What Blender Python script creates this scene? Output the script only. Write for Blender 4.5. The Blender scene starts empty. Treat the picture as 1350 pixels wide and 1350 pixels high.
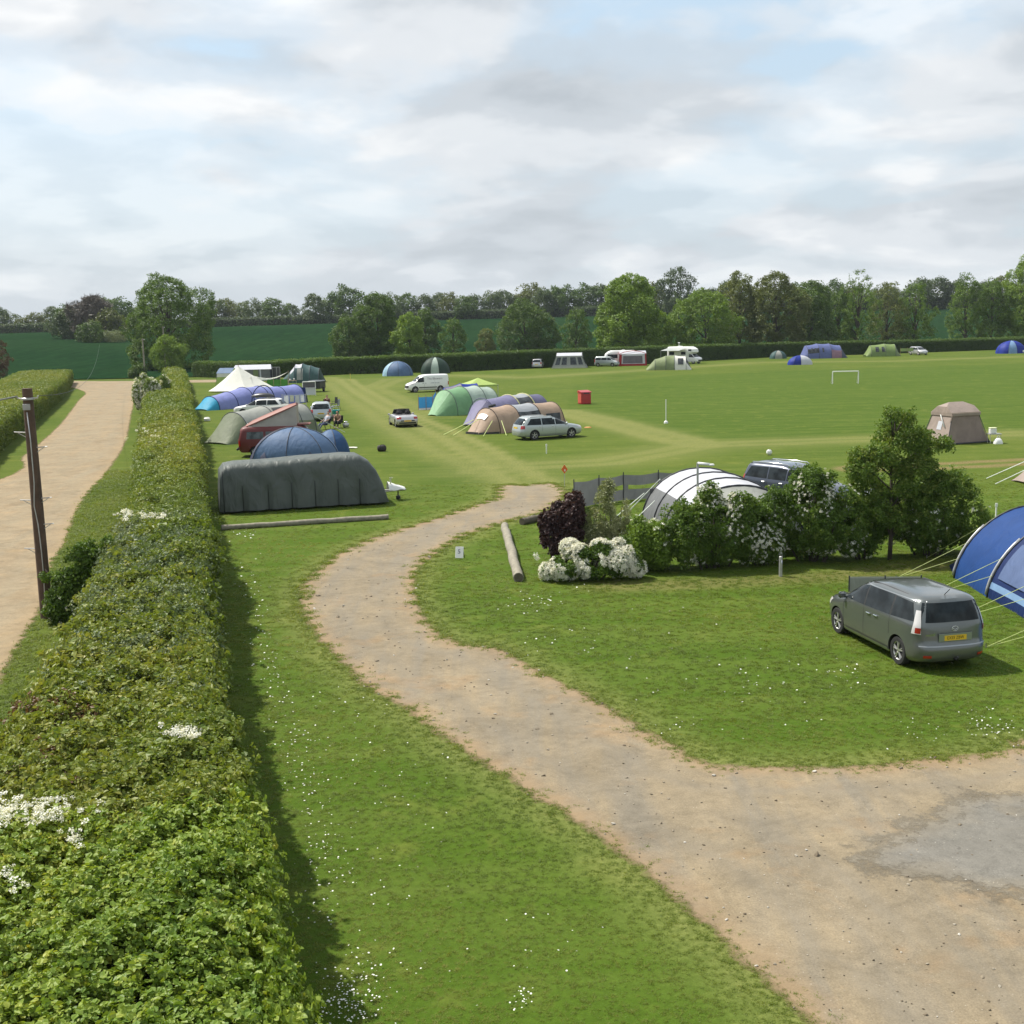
import bpy, bmesh, math, random
import numpy as np
from mathutils import Vector, Matrix, Euler
sc = bpy.context.scene
COL = sc.collection
R = math.radians
# ------------------------------------------------------------------ camera
FPX, CAM_H, PITCH, ROLL = 1560.0, 7.58, R(9.1), R(1.3)      # focal length in pixels of a 1350 px square picture
_c, _s, _cr, _sr = math.cos(PITCH), math.sin(PITCH), math.cos(ROLL), math.sin(ROLL)
_fw = np.array([0, _c, -_s]); _up = np.array([0, _s, _c]); _rt = np.array([1.0, 0, 0])
_ir = _cr*_rt - _sr*_up; _iu = _sr*_rt + _cr*_up
CAMP = np.array([0, 0, CAM_H])
cd = bpy.data.cameras.new('camera'); cam = bpy.data.objects.new('camera', cd); COL.objects.link(cam)
cd.sensor_fit = 'HORIZONTAL'; cd.sensor_width = 36; cd.lens = 36*FPX/1350
cd.clip_start = 0.1; cd.clip_end = 9000
cam.matrix_world = Matrix(((_ir[0], _iu[0], -_fw[0], 0), (_ir[1], _iu[1], -_fw[1], 0), (_ir[2], _iu[2], -_fw[2], CAM_H), (0, 0, 0, 1)))
sc.camera = cam
# ------------------------------------------------------------------ sky, sun, exposure
SUN_EL, SUN_AZ = R(55), math.atan2(-0.86, 0.51)             # azimuth measured from +Y towards +X
world = bpy.data.worlds.new('World'); sc.world = world; world.use_nodes = True
sdir = Vector((math.sin(SUN_AZ)*math.cos(SUN_EL), math.cos(SUN_AZ)*math.cos(SUN_EL), math.sin(SUN_EL)))
sd = bpy.data.lights.new('sun', 'SUN'); sun = bpy.data.objects.new('sun', sd); COL.objects.link(sun)
sd.energy = 5.0; sd.angle = R(1.0); sd.color = (1.0, 0.95, 0.86)
sun.rotation_euler = (-sdir).to_track_quat('-Z', 'Y').to_euler(); sun.location = sdir*500
sc.view_settings.view_transform = 'Standard'; sc.view_settings.look = 'None'
sc.view_settings.gamma = 1; sc.view_settings.exposure = 0.38; sc.view_settings.use_curve_mapping = False
sc.cycles.use_denoising = True
sc.cycles.max_bounces = 6; sc.cycles.transparent_max_bounces = 12; sc.cycles.volume_bounces = 0
sc.cycles.sample_clamp_indirect = 6.0

class NT:
    """small helper that writes node trees"""
    def __init__(s, nt): s.nt = nt; s.N = nt.nodes; s.L = nt.links
    def n(s, t, **kw):
        x = s.N.new(t)
        for k, v in kw.items():
            if k.startswith('i_'):
                key = k[2:]; key = int(key) if key.isdigit() else key.replace('_', ' ')
                s.set(x.inputs[key], v)
            else: setattr(x, k, v)
        return x
    def set(s, inp, v):
        if isinstance(v, bpy.types.NodeSocket): s.L.new(v, inp)
        elif isinstance(v, bpy.types.Node): s.L.new(v.outputs[0], inp)
        else:
            if hasattr(inp, 'default_value') and isinstance(v, (tuple, list)) and len(v) == 3 and len(inp.default_value) == 4: v = (*v, 1)
            inp.default_value = v
    def math(s, op, a, b=0.0, c=None, clamp=False):
        x = s.N.new('ShaderNodeMath'); x.operation = op; x.use_clamp = clamp
        s.set(x.inputs[0], a); s.set(x.inputs[1], b)
        if c is not None: s.set(x.inputs[2], c)
        return x.outputs[0]
    def mix(s, f, a, b, mode='MIX'):
        x = s.N.new('ShaderNodeMix'); x.data_type = 'RGBA'; x.blend_type = mode
        s.set(x.inputs[0], f); s.set(x.inputs[6], a); s.set(x.inputs[7], b)
        return x.outputs[2]
    def ramp(s, f, stops, interp='LINEAR'):
        x = s.N.new('ShaderNodeValToRGB'); x.color_ramp.interpolation = interp
        e = x.color_ramp.elements
        while len(e) < len(stops): e.new(0.5)
        for el, (p, c) in zip(e, stops):
            el.position = p
            el.color = (c, c, c, 1) if isinstance(c, (int, float)) else (*c, 1)
        s.set(x.inputs[0], f)
        return x.outputs[0]
    def noise(s, vec, scale, detail=4, rough=0.55, dist=0.0, dim='3D'):
        x = s.N.new('ShaderNodeTexNoise'); x.noise_dimensions = dim
        if vec is not None: s.L.new(vec, x.inputs['Vector'])
        x.inputs['Scale'].default_value = scale; x.inputs['Detail'].default_value = detail
        x.inputs['Roughness'].default_value = rough; x.inputs['Distortion'].default_value = dist
        return x.outputs[0]

def build_sky():
    t = NT(world.node_tree); t.N.clear()
    out = t.n('ShaderNodeOutputWorld')
    sky = t.n('ShaderNodeTexSky', sky_type='NISHITA'); sky.sun_disc = False
    sky.sun_elevation = SUN_EL; sky.sun_rotation = SUN_AZ; sky.air_density = 1.0; sky.dust_density = 2.0
    tc = t.n('ShaderNodeTexCoord')
    sep = t.n('ShaderNodeSeparateXYZ', i_0=tc.outputs['Generated'])
    z = t.math('MAXIMUM', sep.outputs[2], 0.0)
    k = t.math('DIVIDE', 1.0, t.math('ADD', z, 0.26))
    comb = t.n('ShaderNodeCombineXYZ', i_0=t.math('MULTIPLY', sep.outputs[0], k), i_1=t.math('MULTIPLY', sep.outputs[1], k), i_2=0.0)
    mp = t.n('ShaderNodeMapping', i_Vector=comb.outputs[0]); mp.inputs['Location'].default_value = SKY_OFF
    v = mp.outputs[0]
    def shift(dx, dy):
        m = t.n('ShaderNodeMapping', i_Vector=v); m.inputs['Location'].default_value = (dx, dy, 0); return m.outputs[0]
    def fbm(vv): return t.math('ADD', t.math('MULTIPLY', t.noise(vv, 1.15, 3, 0.45, 0.15), 0.62), t.math('MULTIPLY', t.noise(vv, 3.1, 6, 0.52, 0.25), 0.38))
    d1 = fbm(v); d2 = fbm(shift(-0.10, 0.16))                     # density here and a step towards the sun
    mask = t.ramp(d1, [(0.41, 0.05), (0.465, 0.62), (0.54, 1.0)], 'EASE')
    horizon = t.ramp(z, [(0.0, 1.0), (0.10, 0.55), (0.24, 0.0)], 'EASE')
    lit = t.math('ADD', 0.50, t.math('MULTIPLY', t.math('SUBTRACT', d1, d2), 5.4), clamp=True)
    thick = t.ramp(d1, [(0.44, 1.0), (0.60, 0.0)])
    lit = t.math('ADD', t.math('MULTIPLY', lit, 0.62), t.math('MULTIPLY', thick, 0.38))
    cloud = t.ramp(lit, [(0.10, (3.85, 4.25, 4.65)), (0.38, (4.85, 5.25, 5.65)), (0.58, (6.2, 6.5, 6.8)), (0.80, (7.85, 7.95, 8.0))], 'EASE')
    cloud = t.mix(t.math('MULTIPLY', horizon, 0.5), cloud, (5.5, 5.9, 6.2))
    # thin high veil between the clouds over the blue
    blue = t.mix(0.60, sky.outputs[0], (5.6, 7.2, 8.4))
    colr = t.mix(t.math('MAXIMUM', mask, horizon), blue, cloud)
    bg = t.n('ShaderNodeBackground', i_Color=colr, i_Strength=0.1)
    t.L.new(bg.outputs[0], out.inputs[0])
SKY_OFF = (3.1, 0.4, 0.0)
build_sky()

# ------------------------------------------------------------------ helpers
def at(u, v, z=0.0):
    """point at height z seen at pixel (u, v) of the 1350 px photograph"""
    d = _fw + _ir*(u-675)/FPX - _iu*(v-675)/FPX
    return CAMP + d*(z-CAM_H)/d[2]
def vec_at_y(u, v, y):
    d = _fw + _ir*(u-675)/FPX - _iu*(v-675)/FPX
    return CAMP + d*(y/d[1])
def height_at(base, v):
    """height of the point straight above base that shows on picture row v"""
    lo, hi = 0.0, 60.0
    for _ in range(40):
        m = (lo+hi)/2; d = np.array([base[0], base[1], m+base[2]])-CAMP
        pv = 675 - FPX*(d@_iu)/(d@_fw)
        if pv > v: lo = m
        else: hi = m
    return lo
def sstep(t):
    t = np.clip(t, 0, 1); return t*t*(3-2*t)
def terrain(x, y):
    x = np.asarray(x, float); y = np.asarray(y, float)
    return (9.0+0.0087*np.clip(x, -400, 400))*sstep((y-(222+0.30*np.clip(x, -150, 150)))/230.0)

def tag(o, label=None, cat=None, group=None, kind=None):
    if label: o['label'] = label
    if cat: o['category'] = cat
    if group: o['group'] = group
    if kind: o['kind'] = kind
    return o
def thing(name, label, cat, loc=(0, 0, 0), rz=0.0, group=None):
    o = bpy.data.objects.new(name, None); COL.objects.link(o)
    o.location = [float(a) for a in loc[:3]] if len(loc) > 2 else (float(loc[0]), float(loc[1]), 0.0)
    o.rotation_euler = (0, 0, rz); o.empty_display_size = 0.3
    return tag(o, label, cat, group)
def link(name, me, mat=None, parent=None):
    o = bpy.data.objects.new(name, me); COL.objects.link(o)
    if mat is not None:
        if me.materials: me.materials[0] = mat
        else: me.materials.append(mat)
    if parent is not None: o.parent = parent
    return o
def copy_tree(o, parent=None):
    c = o.copy(); COL.objects.link(c)
    if parent is not None: c.parent = parent
    for ch in list(o.children): copy_tree(ch, c)
    return c

class MB:
    """collects shapes and links them as one mesh object"""
    def __init__(s): s.v = []; s.f = []; s.m = []
    def add(s, V, Fs, mi=0):
        o = len(s.v); s.v.extend([tuple(map(float, p)) for p in V]); s.f.extend([tuple(i+o for i in f) for f in Fs]); s.m.extend([mi]*len(Fs)); return s
    def box(s, c, size, rot=None, mi=0, bev=0.0):
        x, y, z = [a/2 for a in size]
        if bev > 0:
            b = min(bev, x*.9, y*.9, z*.9); V = []
            for zz, q in ((-z, b), (-z+b, 0), (z-b, 0), (z, b)):
                for (sx, sy) in ((1, 1), (-1, 1), (-1, -1), (1, -1)):
                    a, d = x-q, y-q
                    if (sx*sy) > 0: V += [(sx*a, sy*(d-b), zz), (sx*(a-b), sy*d, zz)]
                    else: V += [(sx*(a-b), sy*d, zz), (sx*a, sy*(d-b), zz)]
            Fs = [tuple(range(7, -1, -1)), tuple(range(24, 32))]
            for r in range(3):
                for i in range(8): j = (i+1) % 8; Fs.append((r*8+i, r*8+j, r*8+8+j, r*8+8+i))
        else:
            V = [(sx*x, sy*y, sz*z) for sz in (-1, 1) for (sx, sy) in ((-1, -1), (1, -1), (1, 1), (-1, 1))]
            Fs = [(3, 2, 1, 0), (4, 5, 6, 7), (0, 1, 5, 4), (1, 2, 6, 5), (2, 3, 7, 6), (3, 0, 4, 7)]
        M = Euler(rot).to_matrix() if rot is not None else None
        V = [((M @ Vector(p)) if M else Vector(p)) + Vector(c) for p in V]
        return s.add(V, Fs, mi)
    def tube(s, pts, r, seg=8, cap=True, mi=0):
        pts = [Vector(p) for p in pts]; n = len(pts)
        rs = r if isinstance(r, (list, tuple)) else [r]*n
        V, Fs = [], []
        prev = None
        for i, p in enumerate(pts):
            d = (pts[min(i+1, n-1)]-pts[max(i-1, 0)])
            d = d.normalized() if d.length > 1e-9 else Vector((0, 0, 1))
            if prev is None: a = d.orthogonal().normalized()
            else:
                a = prev-d*prev.dot(d); a = a.normalized() if a.length > 1e-6 else d.orthogonal().normalized()
            prev = a; b = d.cross(a)
            for k in range(seg):
                t = 2*math.pi*k/seg; V.append(p+(a*math.cos(t)+b*math.sin(t))*rs[i])
        for i in range(n-1):
            for k in range(seg):
                j = (k+1) % seg; Fs.append((i*seg+k, i*seg+j, (i+1)*seg+j, (i+1)*seg+k))
        if cap: Fs.append(tuple(range(seg-1, -1, -1))); Fs.append(tuple((n-1)*seg+k for k in range(seg)))
        return s.add(V, Fs, mi)
    def lathe(s, prof, c=(0, 0, 0), axis='Z', seg=16, mi=0, cap=True):
        V, Fs = [], []
        for (r, h) in prof:
            for k in range(seg):
                t = 2*math.pi*k/seg; x, y = r*math.cos(t), r*math.sin(t)
                p = (x, y, h) if axis == 'Z' else ((x, h, -y) if axis == 'Y' else (h, x, y))
                V.append((p[0]+c[0], p[1]+c[1], p[2]+c[2]))
        n = len(prof)
        for i in range(n-1):
            for k in range(seg):
                j = (k+1) % seg; Fs.append((i*seg+k, i*seg+j, (i+1)*seg+j, (i+1)*seg+k))
        if cap: Fs.append(tuple(range(seg-1, -1, -1))); Fs.append(tuple((n-1)*seg+k for k in range(seg)))
        return s.add(V, Fs, mi)
    def grid(s, P, mi=0, flip=False):
        """P: rows of points"""
        r, c = len(P), len(P[0]); V = [p for row in P for p in row]; Fs = []
        for i in range(r-1):
            for j in range(c-1):
                q = (i*c+j, i*c+j+1, (i+1)*c+j+1, (i+1)*c+j); Fs.append(q[::-1] if flip else q)
        return s.add(V, Fs, mi)
    def poly(s, pts, mi=0): return s.add(pts, [tuple(range(len(pts)))], mi)
    def prism(s, outline, h0, h1, mi=0):
        """outline (x, y) counter-clockwise, extruded from h0 to h1"""
        n = len(outline); V = [(x, y, h0) for x, y in outline]+[(x, y, h1) for x, y in outline]
        Fs = [tuple(range(n-1, -1, -1)), tuple(range(n, 2*n))]+[(i, (i+1) % n, n+(i+1) % n, n+i) for i in range(n)]
        return s.add(V, Fs, mi)
    def mesh(s, name, mats=None, smooth=False, angle=None):
        me = bpy.data.meshes.new(name); me.from_pydata(s.v, [], s.f); 
        for m in (mats or []): me.materials.append(m)
        if any(s.m): me.polygons.foreach_set('material_index', s.m)
        if smooth:
            me.polygons.foreach_set('use_smooth', [True]*len(me.polygons))
            if angle: me.set_sharp_from_angle(angle=R(angle))
        me.update(); return me
    def build(s, name, mat, parent=None, smooth=False, angle=None, label=None, kind=None):
        mats = mat if isinstance(mat, (list, tuple)) else [mat]
        o = link(name, s.mesh(name, mats, smooth, angle), None, parent)
        return tag(o, label, None, None, kind)

# ------------------------------------------------------------------ materials
MATS = {}
def newmat(name):
    m = bpy.data.materials.new(name); m.use_nodes = True; t = NT(m.node_tree); t.N.clear()
    out = t.n('ShaderNodeOutputMaterial'); MATS[name] = m
    return m, t, out
def principled(t, **kw):
    p = t.N.new('ShaderNodeBsdfPrincipled')
    for k, v in kw.items(): t.set(p.inputs[k.replace('_', ' ')], v)
    return p
def plain(name, col, rough=0.5, metal=0.0, spec=0.5, var=0.12, scale=6.0, bump=0.0, coat=0.0):
    """a material with fine procedural mottling"""
    m, t, out = newmat(name)
    tc = t.n('ShaderNodeTexCoord'); v = tc.outputs['Object']
    nz = t.noise(v, scale, 5, 0.6)
    c = t.mix(t.ramp(nz, [(0.3, 0.0), (0.7, 1.0)]), tuple(a*(1-var) for a in col), tuple(min(1, a*(1+var)) for a in col))
    p = principled(t, Base_Color=c, Roughness=t.math('ADD', rough-0.08, t.math('MULTIPLY', nz, 0.16)), Metallic=metal)
    p.inputs['Specular IOR Level'].default_value = spec
    if coat: p.inputs['Coat Weight'].default_value = coat; p.inputs['Coat Roughness'].default_value = 0.06
    if bump:
        b = t.n('ShaderNodeBump', i_Strength=bump, i_Distance=0.02, i_Height=t.noise(v, scale*3, 4)); t.L.new(b.outputs[0], p.inputs['Normal'])
    t.L.new(p.outputs[0], out.inputs[0]); return m
def fabric(name, col, var=0.10, transl=0.25, bump=0.35, scale=1.6, rough=0.6, streak=True):
    """tent cloth: slack wrinkles, faint weathering, a little light passing through"""
    m, t, out = newmat(name)
    tc = t.n('ShaderNodeTexCoord'); v = tc.outputs['Object']
    n1 = t.noise(v, scale, 4, 0.5, 0.6)
    c = t.mix(t.ramp(n1, [(0.3, 0.0), (0.7, 1.0)]), tuple(a*(1-var) for a in col), tuple(min(1, a*(1+var)) for a in col))
    mp = t.n('ShaderNodeMapping', i_Vector=v); mp.inputs['Scale'].default_value = (1.0, 1.0, 0.45)
    n2 = t.noise(mp.outputs[0], 2.6, 3, 0.5, 1.2)
    b = t.n('ShaderNodeBump', i_Strength=bump, i_Distance=0.10, i_Height=n2)
    p = principled(t, Base_Color=c, Roughness=rough); p.inputs['Specular IOR Level'].default_value = 0.3
    t.L.new(b.outputs[0], p.inputs['Normal'])
    tr = t.n('ShaderNodeBsdfTranslucent', i_Color=c); t.L.new(b.outputs[0], tr.inputs['Normal'])
    mx = t.n('ShaderNodeMixShader', i_0=transl, i_1=p.outputs[0], i_2=tr.outputs[0])
    t.L.new(mx.outputs[0], out.inputs[0]); return m
def carpaint(name, col, metal=0.35, rough=0.34):
    m, t, out = newmat(name)
    tc = t.n('ShaderNodeTexCoord'); v = tc.outputs['Object']
    sep = t.n('ShaderNodeSeparateXYZ', i_0=v)
    low = t.ramp(sep.outputs[2], [(0.18, 1.0), (0.62, 0.0)])                    # road dust thickest at the sills
    dn = t.noise(v, 9.0, 5, 0.65)
    dust = t.math('MULTIPLY', t.math('ADD', t.math('MULTIPLY', low, 0.45), 0.03), t.ramp(dn, [(0.3, 0.3), (0.75, 1.0)]))
    c = t.mix(dust, col, (0.22, 0.18, 0.13))
    p = principled(t, Base_Color=c, Metallic=t.math('MULTIPLY', t.math('SUBTRACT', 1.0, dust), metal), Roughness=t.math('ADD', rough, t.math('MULTIPLY', dust, 0.4)))
    p.inputs['Coat Weight'].default_value = 0.9; p.inputs['Coat Roughness'].default_value = 0.08
    t.L.new(p.outputs[0], out.inputs[0]); return m
def glassmat(name, col=(0.012, 0.015, 0.017)):
    m, t, out = newmat(name)
    tc = t.n('ShaderNodeTexCoord')
    n1 = t.noise(tc.outputs['Object'], 2.5, 3)
    c = t.mix(t.ramp(n1, [(0.4, 0.0), (0.62, 1.0)]), col, tuple(a*2.4 for a in col))
    p = principled(t, Base_Color=c, Roughness=0.05); p.inputs['Specular IOR Level'].default_value = 0.16
    t.L.new(p.outputs[0], out.inputs[0]); return m
def leafmat(name, stops, transl=0.32, rough=0.5):
    """leaf: per-sprig tint (instance attribute) and per-leaf variation"""
    m, t, out = newmat(name)
    a = t.n('ShaderNodeAttribute', attribute_type='INSTANCER', attribute_name='tint')
    l = t.n('ShaderNodeAttribute', attribute_type='GEOMETRY', attribute_name='lr')
    f = t.math('ADD', t.math('MULTIPLY', a.outputs['Fac'], 0.72), t.math('MULTIPLY', l.outputs['Fac'], 0.28))
    c = t.ramp(f, stops)
    p = principled(t, Base_Color=c, Roughness=rough); p.inputs['Specular IOR Level'].default_value = 0.35
    tr = t.n('ShaderNodeBsdfTranslucent', i_Color=t.mix(1.0, c, (1.25, 1.2, 0.55), 'MULTIPLY'))
    mx = t.n('ShaderNodeMixShader', i_0=transl, i_1=p.outputs[0], i_2=tr.outputs[0])
    t.L.new(mx.outputs[0], out.inputs[0]); return m

# ------------------------------------------------------------------ foliage: sprigs of leaves set out on computed points
RNG = np.random.default_rng(7)
def vnoise(p, seed=0):
    """cheap smooth value noise on (N,3) points, about -1..1"""
    p = np.asarray(p, float); s = np.zeros(len(p)); g = np.random.default_rng(1000+seed)
    for k in range(6):
        w = g.normal(size=3)*(0.6+0.55*k); s += np.sin(p@w+g.uniform(0, 6.28))/(1+0.45*k)
    return s/2.2
def sprig_mesh(name, n, leaf, aspect, spread, flat, seed, mat, upbias=0.9, shape='leaf'):
    g = np.random.default_rng(seed)
    pos = g.normal(size=(n, 3)); pos /= np.linalg.norm(pos, axis=1)[:, None]
    pos *= (g.uniform(0, 1, n)**0.45)[:, None]*spread; pos[:, 2] *= flat
    nrm = g.normal(size=(n, 3))*0.75+pos/spread*0.5; nrm[:, 2] += upbias; nrm /= np.linalg.norm(nrm, axis=1)[:, None]
    d = g.normal(size=(n, 3))*0.6+pos/spread; d -= nrm*np.sum(d*nrm, 1)[:, None]; d /= np.linalg.norm(d, axis=1)[:, None]
    w = np.cross(nrm, d); L = leaf*g.uniform(0.7, 1.3, n)[:, None]; W = L*aspect
    if shape == 'leaf':
        V = np.stack([pos-d*L*.5, pos-d*L*.08-w*W*.5+nrm*L*.10, pos+d*L*.32-w*W*.3+nrm*L*.06, pos+d*L*.5-nrm*L*.08, pos+d*L*.32+w*W*.3+nrm*L*.06, pos-d*L*.08+w*W*.5+nrm*L*.10], 1)
        tpl = np.array([(0, 3, 2, 1), (0, 5, 4, 3)]); k = 6
    else:
        V = np.stack([pos-d*L*.5, pos-w*W*.5+nrm*L*.08, pos+d*L*.5, pos+w*W*.5+nrm*L*.08], 1); tpl = np.array([(0, 2, 1), (0, 3, 2)]); k = 4
    Fs = (tpl[None]+np.arange(n)[:, None, None]*k).reshape(-1, tpl.shape[1])
    me = bpy.data.meshes.new(name); me.from_pydata(V.reshape(-1, 3).tolist(), [], Fs.tolist()); me.materials.append(mat)
    at_ = me.attributes.new('lr', 'FLOAT', 'FACE'); at_.data.foreach_set('value', np.repeat(g.uniform(0, 1, n), 2).astype(np.float32))
    return me
def protos(name, mat, n=14, leaf=0.3, aspect=0.6, spread=0.5, flat=0.7, upbias=0.9, k=4, shape='quad', seed=1):
    return [bpy.data.objects.new('sprig', sprig_mesh('%s_sprig' % name, n, leaf, aspect, spread, flat, seed*31+i, mat, upbias, shape)) for i in range(k)]
def gn_group(name, prs):
    ng = bpy.data.node_groups.new(name, 'GeometryNodeTree')
    ng.interface.new_socket('Geometry', in_out='INPUT', socket_type='NodeSocketGeometry'); ng.interface.new_socket('Geometry', in_out='OUTPUT', socket_type='NodeSocketGeometry')
    N, L = ng.nodes, ng.links
    gi = N.new('NodeGroupInput'); go = N.new('NodeGroupOutput')
    iop = N.new('GeometryNodeInstanceOnPoints'); jn = N.new('GeometryNodeJoinGeometry')
    for o in prs:
        oi = N.new('GeometryNodeObjectInfo'); oi.inputs['Object'].default_value = o; oi.inputs['As Instance'].default_value = True
        L.new(oi.outputs['Geometry'], jn.inputs[0])
    ra = N.new('GeometryNodeInputNamedAttribute'); ra.data_type = 'FLOAT_VECTOR'; ra.inputs['Name'].default_value = 'rot'
    sa = N.new('GeometryNodeInputNamedAttribute'); sa.data_type = 'FLOAT'; sa.inputs['Name'].default_value = 'scl'
    e2r = N.new('FunctionNodeEulerToRotation')
    L.new(ra.outputs['Attribute'], e2r.inputs[0]); L.new(e2r.outputs[0], iop.inputs['Rotation'])
    L.new(sa.outputs['Attribute'], iop.inputs['Scale'])
    L.new(gi.outputs[0], iop.inputs['Points']); L.new(jn.outputs[0], iop.inputs['Instance']); iop.inputs['Pick Instance'].default_value = True
    ri = N.new('GeometryNodeRotateInstances'); rv = N.new('FunctionNodeRandomValue'); rv.data_type = 'FLOAT_VECTOR'
    rv.inputs[0].default_value = (0, 0, 0); rv.inputs[1].default_value = (0, 0, 6.283)
    L.new(iop.outputs[0], ri.inputs[0]); L.new(rv.outputs[0], ri.inputs['Rotation']); L.new(ri.outputs[0], go.inputs[0])
    return ng
GROUPS = {}
def scatter(name, P, nrm, scl, tint, key, parent=None, kind='stuff', label=None):
    """one part made of sprigs of GROUPS[key] standing on points P facing nrm"""
    P = np.asarray(P, np.float32); n = len(P); nrm = np.asarray(nrm, float)
    nrm = nrm/np.maximum(np.linalg.norm(nrm, axis=1), 1e-6)[:, None]
    rot = np.zeros((n, 3), np.float32); rot[:, 0] = np.arccos(np.clip(nrm[:, 2], -1, 1)); rot[:, 2] = np.arctan2(nrm[:, 1], nrm[:, 0])+math.pi/2
    me = bpy.data.meshes.new(name); me.vertices.add(n); me.vertices.foreach_set('co', P.ravel())
    for an, ty, d in (('rot', 'FLOAT_VECTOR', rot.ravel()), ('scl', 'FLOAT', np.broadcast_to(scl, n)), ('tint', 'FLOAT', np.clip(np.broadcast_to(tint, n), 0, 1))):
        a = me.attributes.new(an, ty, 'POINT'); a.data.foreach_set('vector' if ty == 'FLOAT_VECTOR' else 'value', np.ascontiguousarray(d, np.float32))
    o = bpy.data.objects.new(name, me); COL.objects.link(o)
    md = o.modifiers.new('sprigs', 'NODES'); md.node_group = GROUPS[key]
    if parent is not None: o.parent = parent
    return tag(o, label, None, None, kind)
# ------------------------------------------------------------------ leaf kinds
def G(c, k): return tuple(a*k for a in c)
LM = {
 'oak':   leafmat('leaf_oak',   [(0.0, (0.044, 0.083, 0.012)), (0.5, (0.102, 0.177, 0.025)), (1.0, (0.192, 0.292, 0.042))]),
 'dark':  leafmat('leaf_dark',  [(0.0, (0.035, 0.068, 0.014)), (0.5, (0.074, 0.131, 0.023)), (1.0, (0.132, 0.212, 0.039))]),
 'lime':  leafmat('leaf_lime',  [(0.0, (0.081, 0.139, 0.016)), (0.5, (0.152, 0.244, 0.028)), (1.0, (0.250, 0.342, 0.054))]),
 'olive': leafmat('leaf_olive', [(0.0, (0.068, 0.085, 0.022)), (0.5, (0.123, 0.152, 0.040)), (1.0, (0.196, 0.223, 0.070))]),
 'far':   leafmat('leaf_far',   [(0.0, (0.042, 0.073, 0.030)), (0.5, (0.080, 0.121, 0.046)), (1.0, (0.157, 0.191, 0.080))]),
 'hedge': leafmat('leaf_hedge', [(0.0, (0.068, 0.096, 0.016)), (0.30, (0.123, 0.184, 0.027)), (0.62, (0.208, 0.246, 0.042)), (1.0, (0.322, 0.299, 0.067))]),
 'maple': leafmat('leaf_maple', [(0.0, (0.063, 0.119, 0.016)), (0.35, (0.138, 0.228, 0.026)), (0.7, (0.254, 0.328, 0.046)), (1.0, (0.509, 0.474, 0.078))]),
 'grey':  leafmat('leaf_grey',  [(0.0, (0.070, 0.109, 0.046)), (0.5, (0.124, 0.171, 0.078)), (1.0, (0.232, 0.264, 0.132))]),
 'copper': leafmat('leaf_copper', [(0.0, (0.018, 0.008, 0.010)), (0.5, (0.040, 0.018, 0.018)), (1.0, (0.090, 0.045, 0.035))], 0.2),
 'bronze': leafmat('leaf_bronze', [(0.0, (0.060, 0.040, 0.016)), (0.5, (0.120, 0.065, 0.025)), (1.0, (0.180, 0.100, 0.040))], 0.2),
 'var':   leafmat('leaf_variegated', [(0.0, (0.090, 0.120, 0.040)), (0.45, (0.200, 0.230, 0.090)), (0.75, (0.450, 0.460, 0.280)), (1.0, (0.700, 0.700, 0.520))]),
 'white': leafmat('petal_white', [(0.0, (0.62, 0.60, 0.50)), (0.5, (0.76, 0.75, 0.68)), (1.0, (0.84, 0.84, 0.80))], 0.2),
 'twig':  leafmat('bare_twig', [(0.0, (0.10, 0.085, 0.065)), (1.0, (0.22, 0.19, 0.16))], 0.05),
 'grass': leafmat('grass_blade', [(0.0, (0.0964, 0.1499, 0.0143)), (0.5, (0.1574, 0.2124, 0.0242)), (0.85, (0.2257, 0.2549, 0.0385)), (1.0, (0.3867, 0.3221, 0.1089))], 0.45),
 'shrub': leafmat('leaf_shrub', [(0.0, (0.040, 0.082, 0.010)), (0.4, (0.082, 0.152, 0.018)), (0.75, (0.145, 0.225, 0.034)), (1.0, (0.250, 0.285, 0.070))], 0.36),
 'daisy': leafmat('daisy_petal', [(0.0, (0.75, 0.75, 0.70)), (1.0, (0.85, 0.85, 0.82))], 0.1),
}
def mk(key, mat, **kw): GROUPS[key] = gn_group('sprigs_'+key, protos(key, LM[mat], seed=len(GROUPS)+1, **kw))
for k_ in ('oak', 'dark', 'lime', 'olive', 'far'): mk(k_, k_, n=20, leaf=0.26, aspect=0.7, spread=0.55, flat=0.75)
mk('twig', 'twig', n=18, leaf=0.75, aspect=0.035, spread=0.5, flat=1.0, upbias=0.2)
mk('hedge', 'hedge', n=22, leaf=0.22, aspect=0.6, spread=0.5, flat=0.6)                        # unit sprigs, scaled at each point
mk('hedge_tall', 'dark', n=22, leaf=0.22, aspect=0.6, spread=0.5, flat=0.8)
mk('maple', 'maple', n=12, leaf=0.36, aspect=0.85, spread=0.5, flat=0.6, shape='leaf', upbias=1.1)
mk('maple_small', 'hedge', n=16, leaf=0.27, aspect=0.8, spread=0.5, flat=0.6, shape='leaf', upbias=1.0)
mk('grey', 'grey', n=18, leaf=0.24, aspect=0.6, spread=0.5, flat=0.7)
mk('bush', 'shrub', n=20, leaf=0.24, aspect=0.7, spread=0.5, flat=0.75, shape='leaf')
mk('shrub_far', 'shrub', n=18, leaf=0.24, aspect=0.6, spread=0.5, flat=0.7)
mk('bush_light', 'lime', n=20, leaf=0.24, aspect=0.7, spread=0.5, flat=0.75, shape='leaf')
mk('copper', 'copper', n=16, leaf=0.34, aspect=0.75, spread=0.5, flat=0.8, shape='leaf')
mk('bronze', 'bronze', n=16, leaf=0.26, aspect=0.7, spread=0.5, flat=0.6)
mk('var', 'var', n=20, leaf=0.22, aspect=0.6, spread=0.5, flat=0.8, shape='leaf')
mk('white', 'white', n=26, leaf=0.20, aspect=0.9, spread=0.5, flat=0.55, upbias=1.2)
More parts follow.
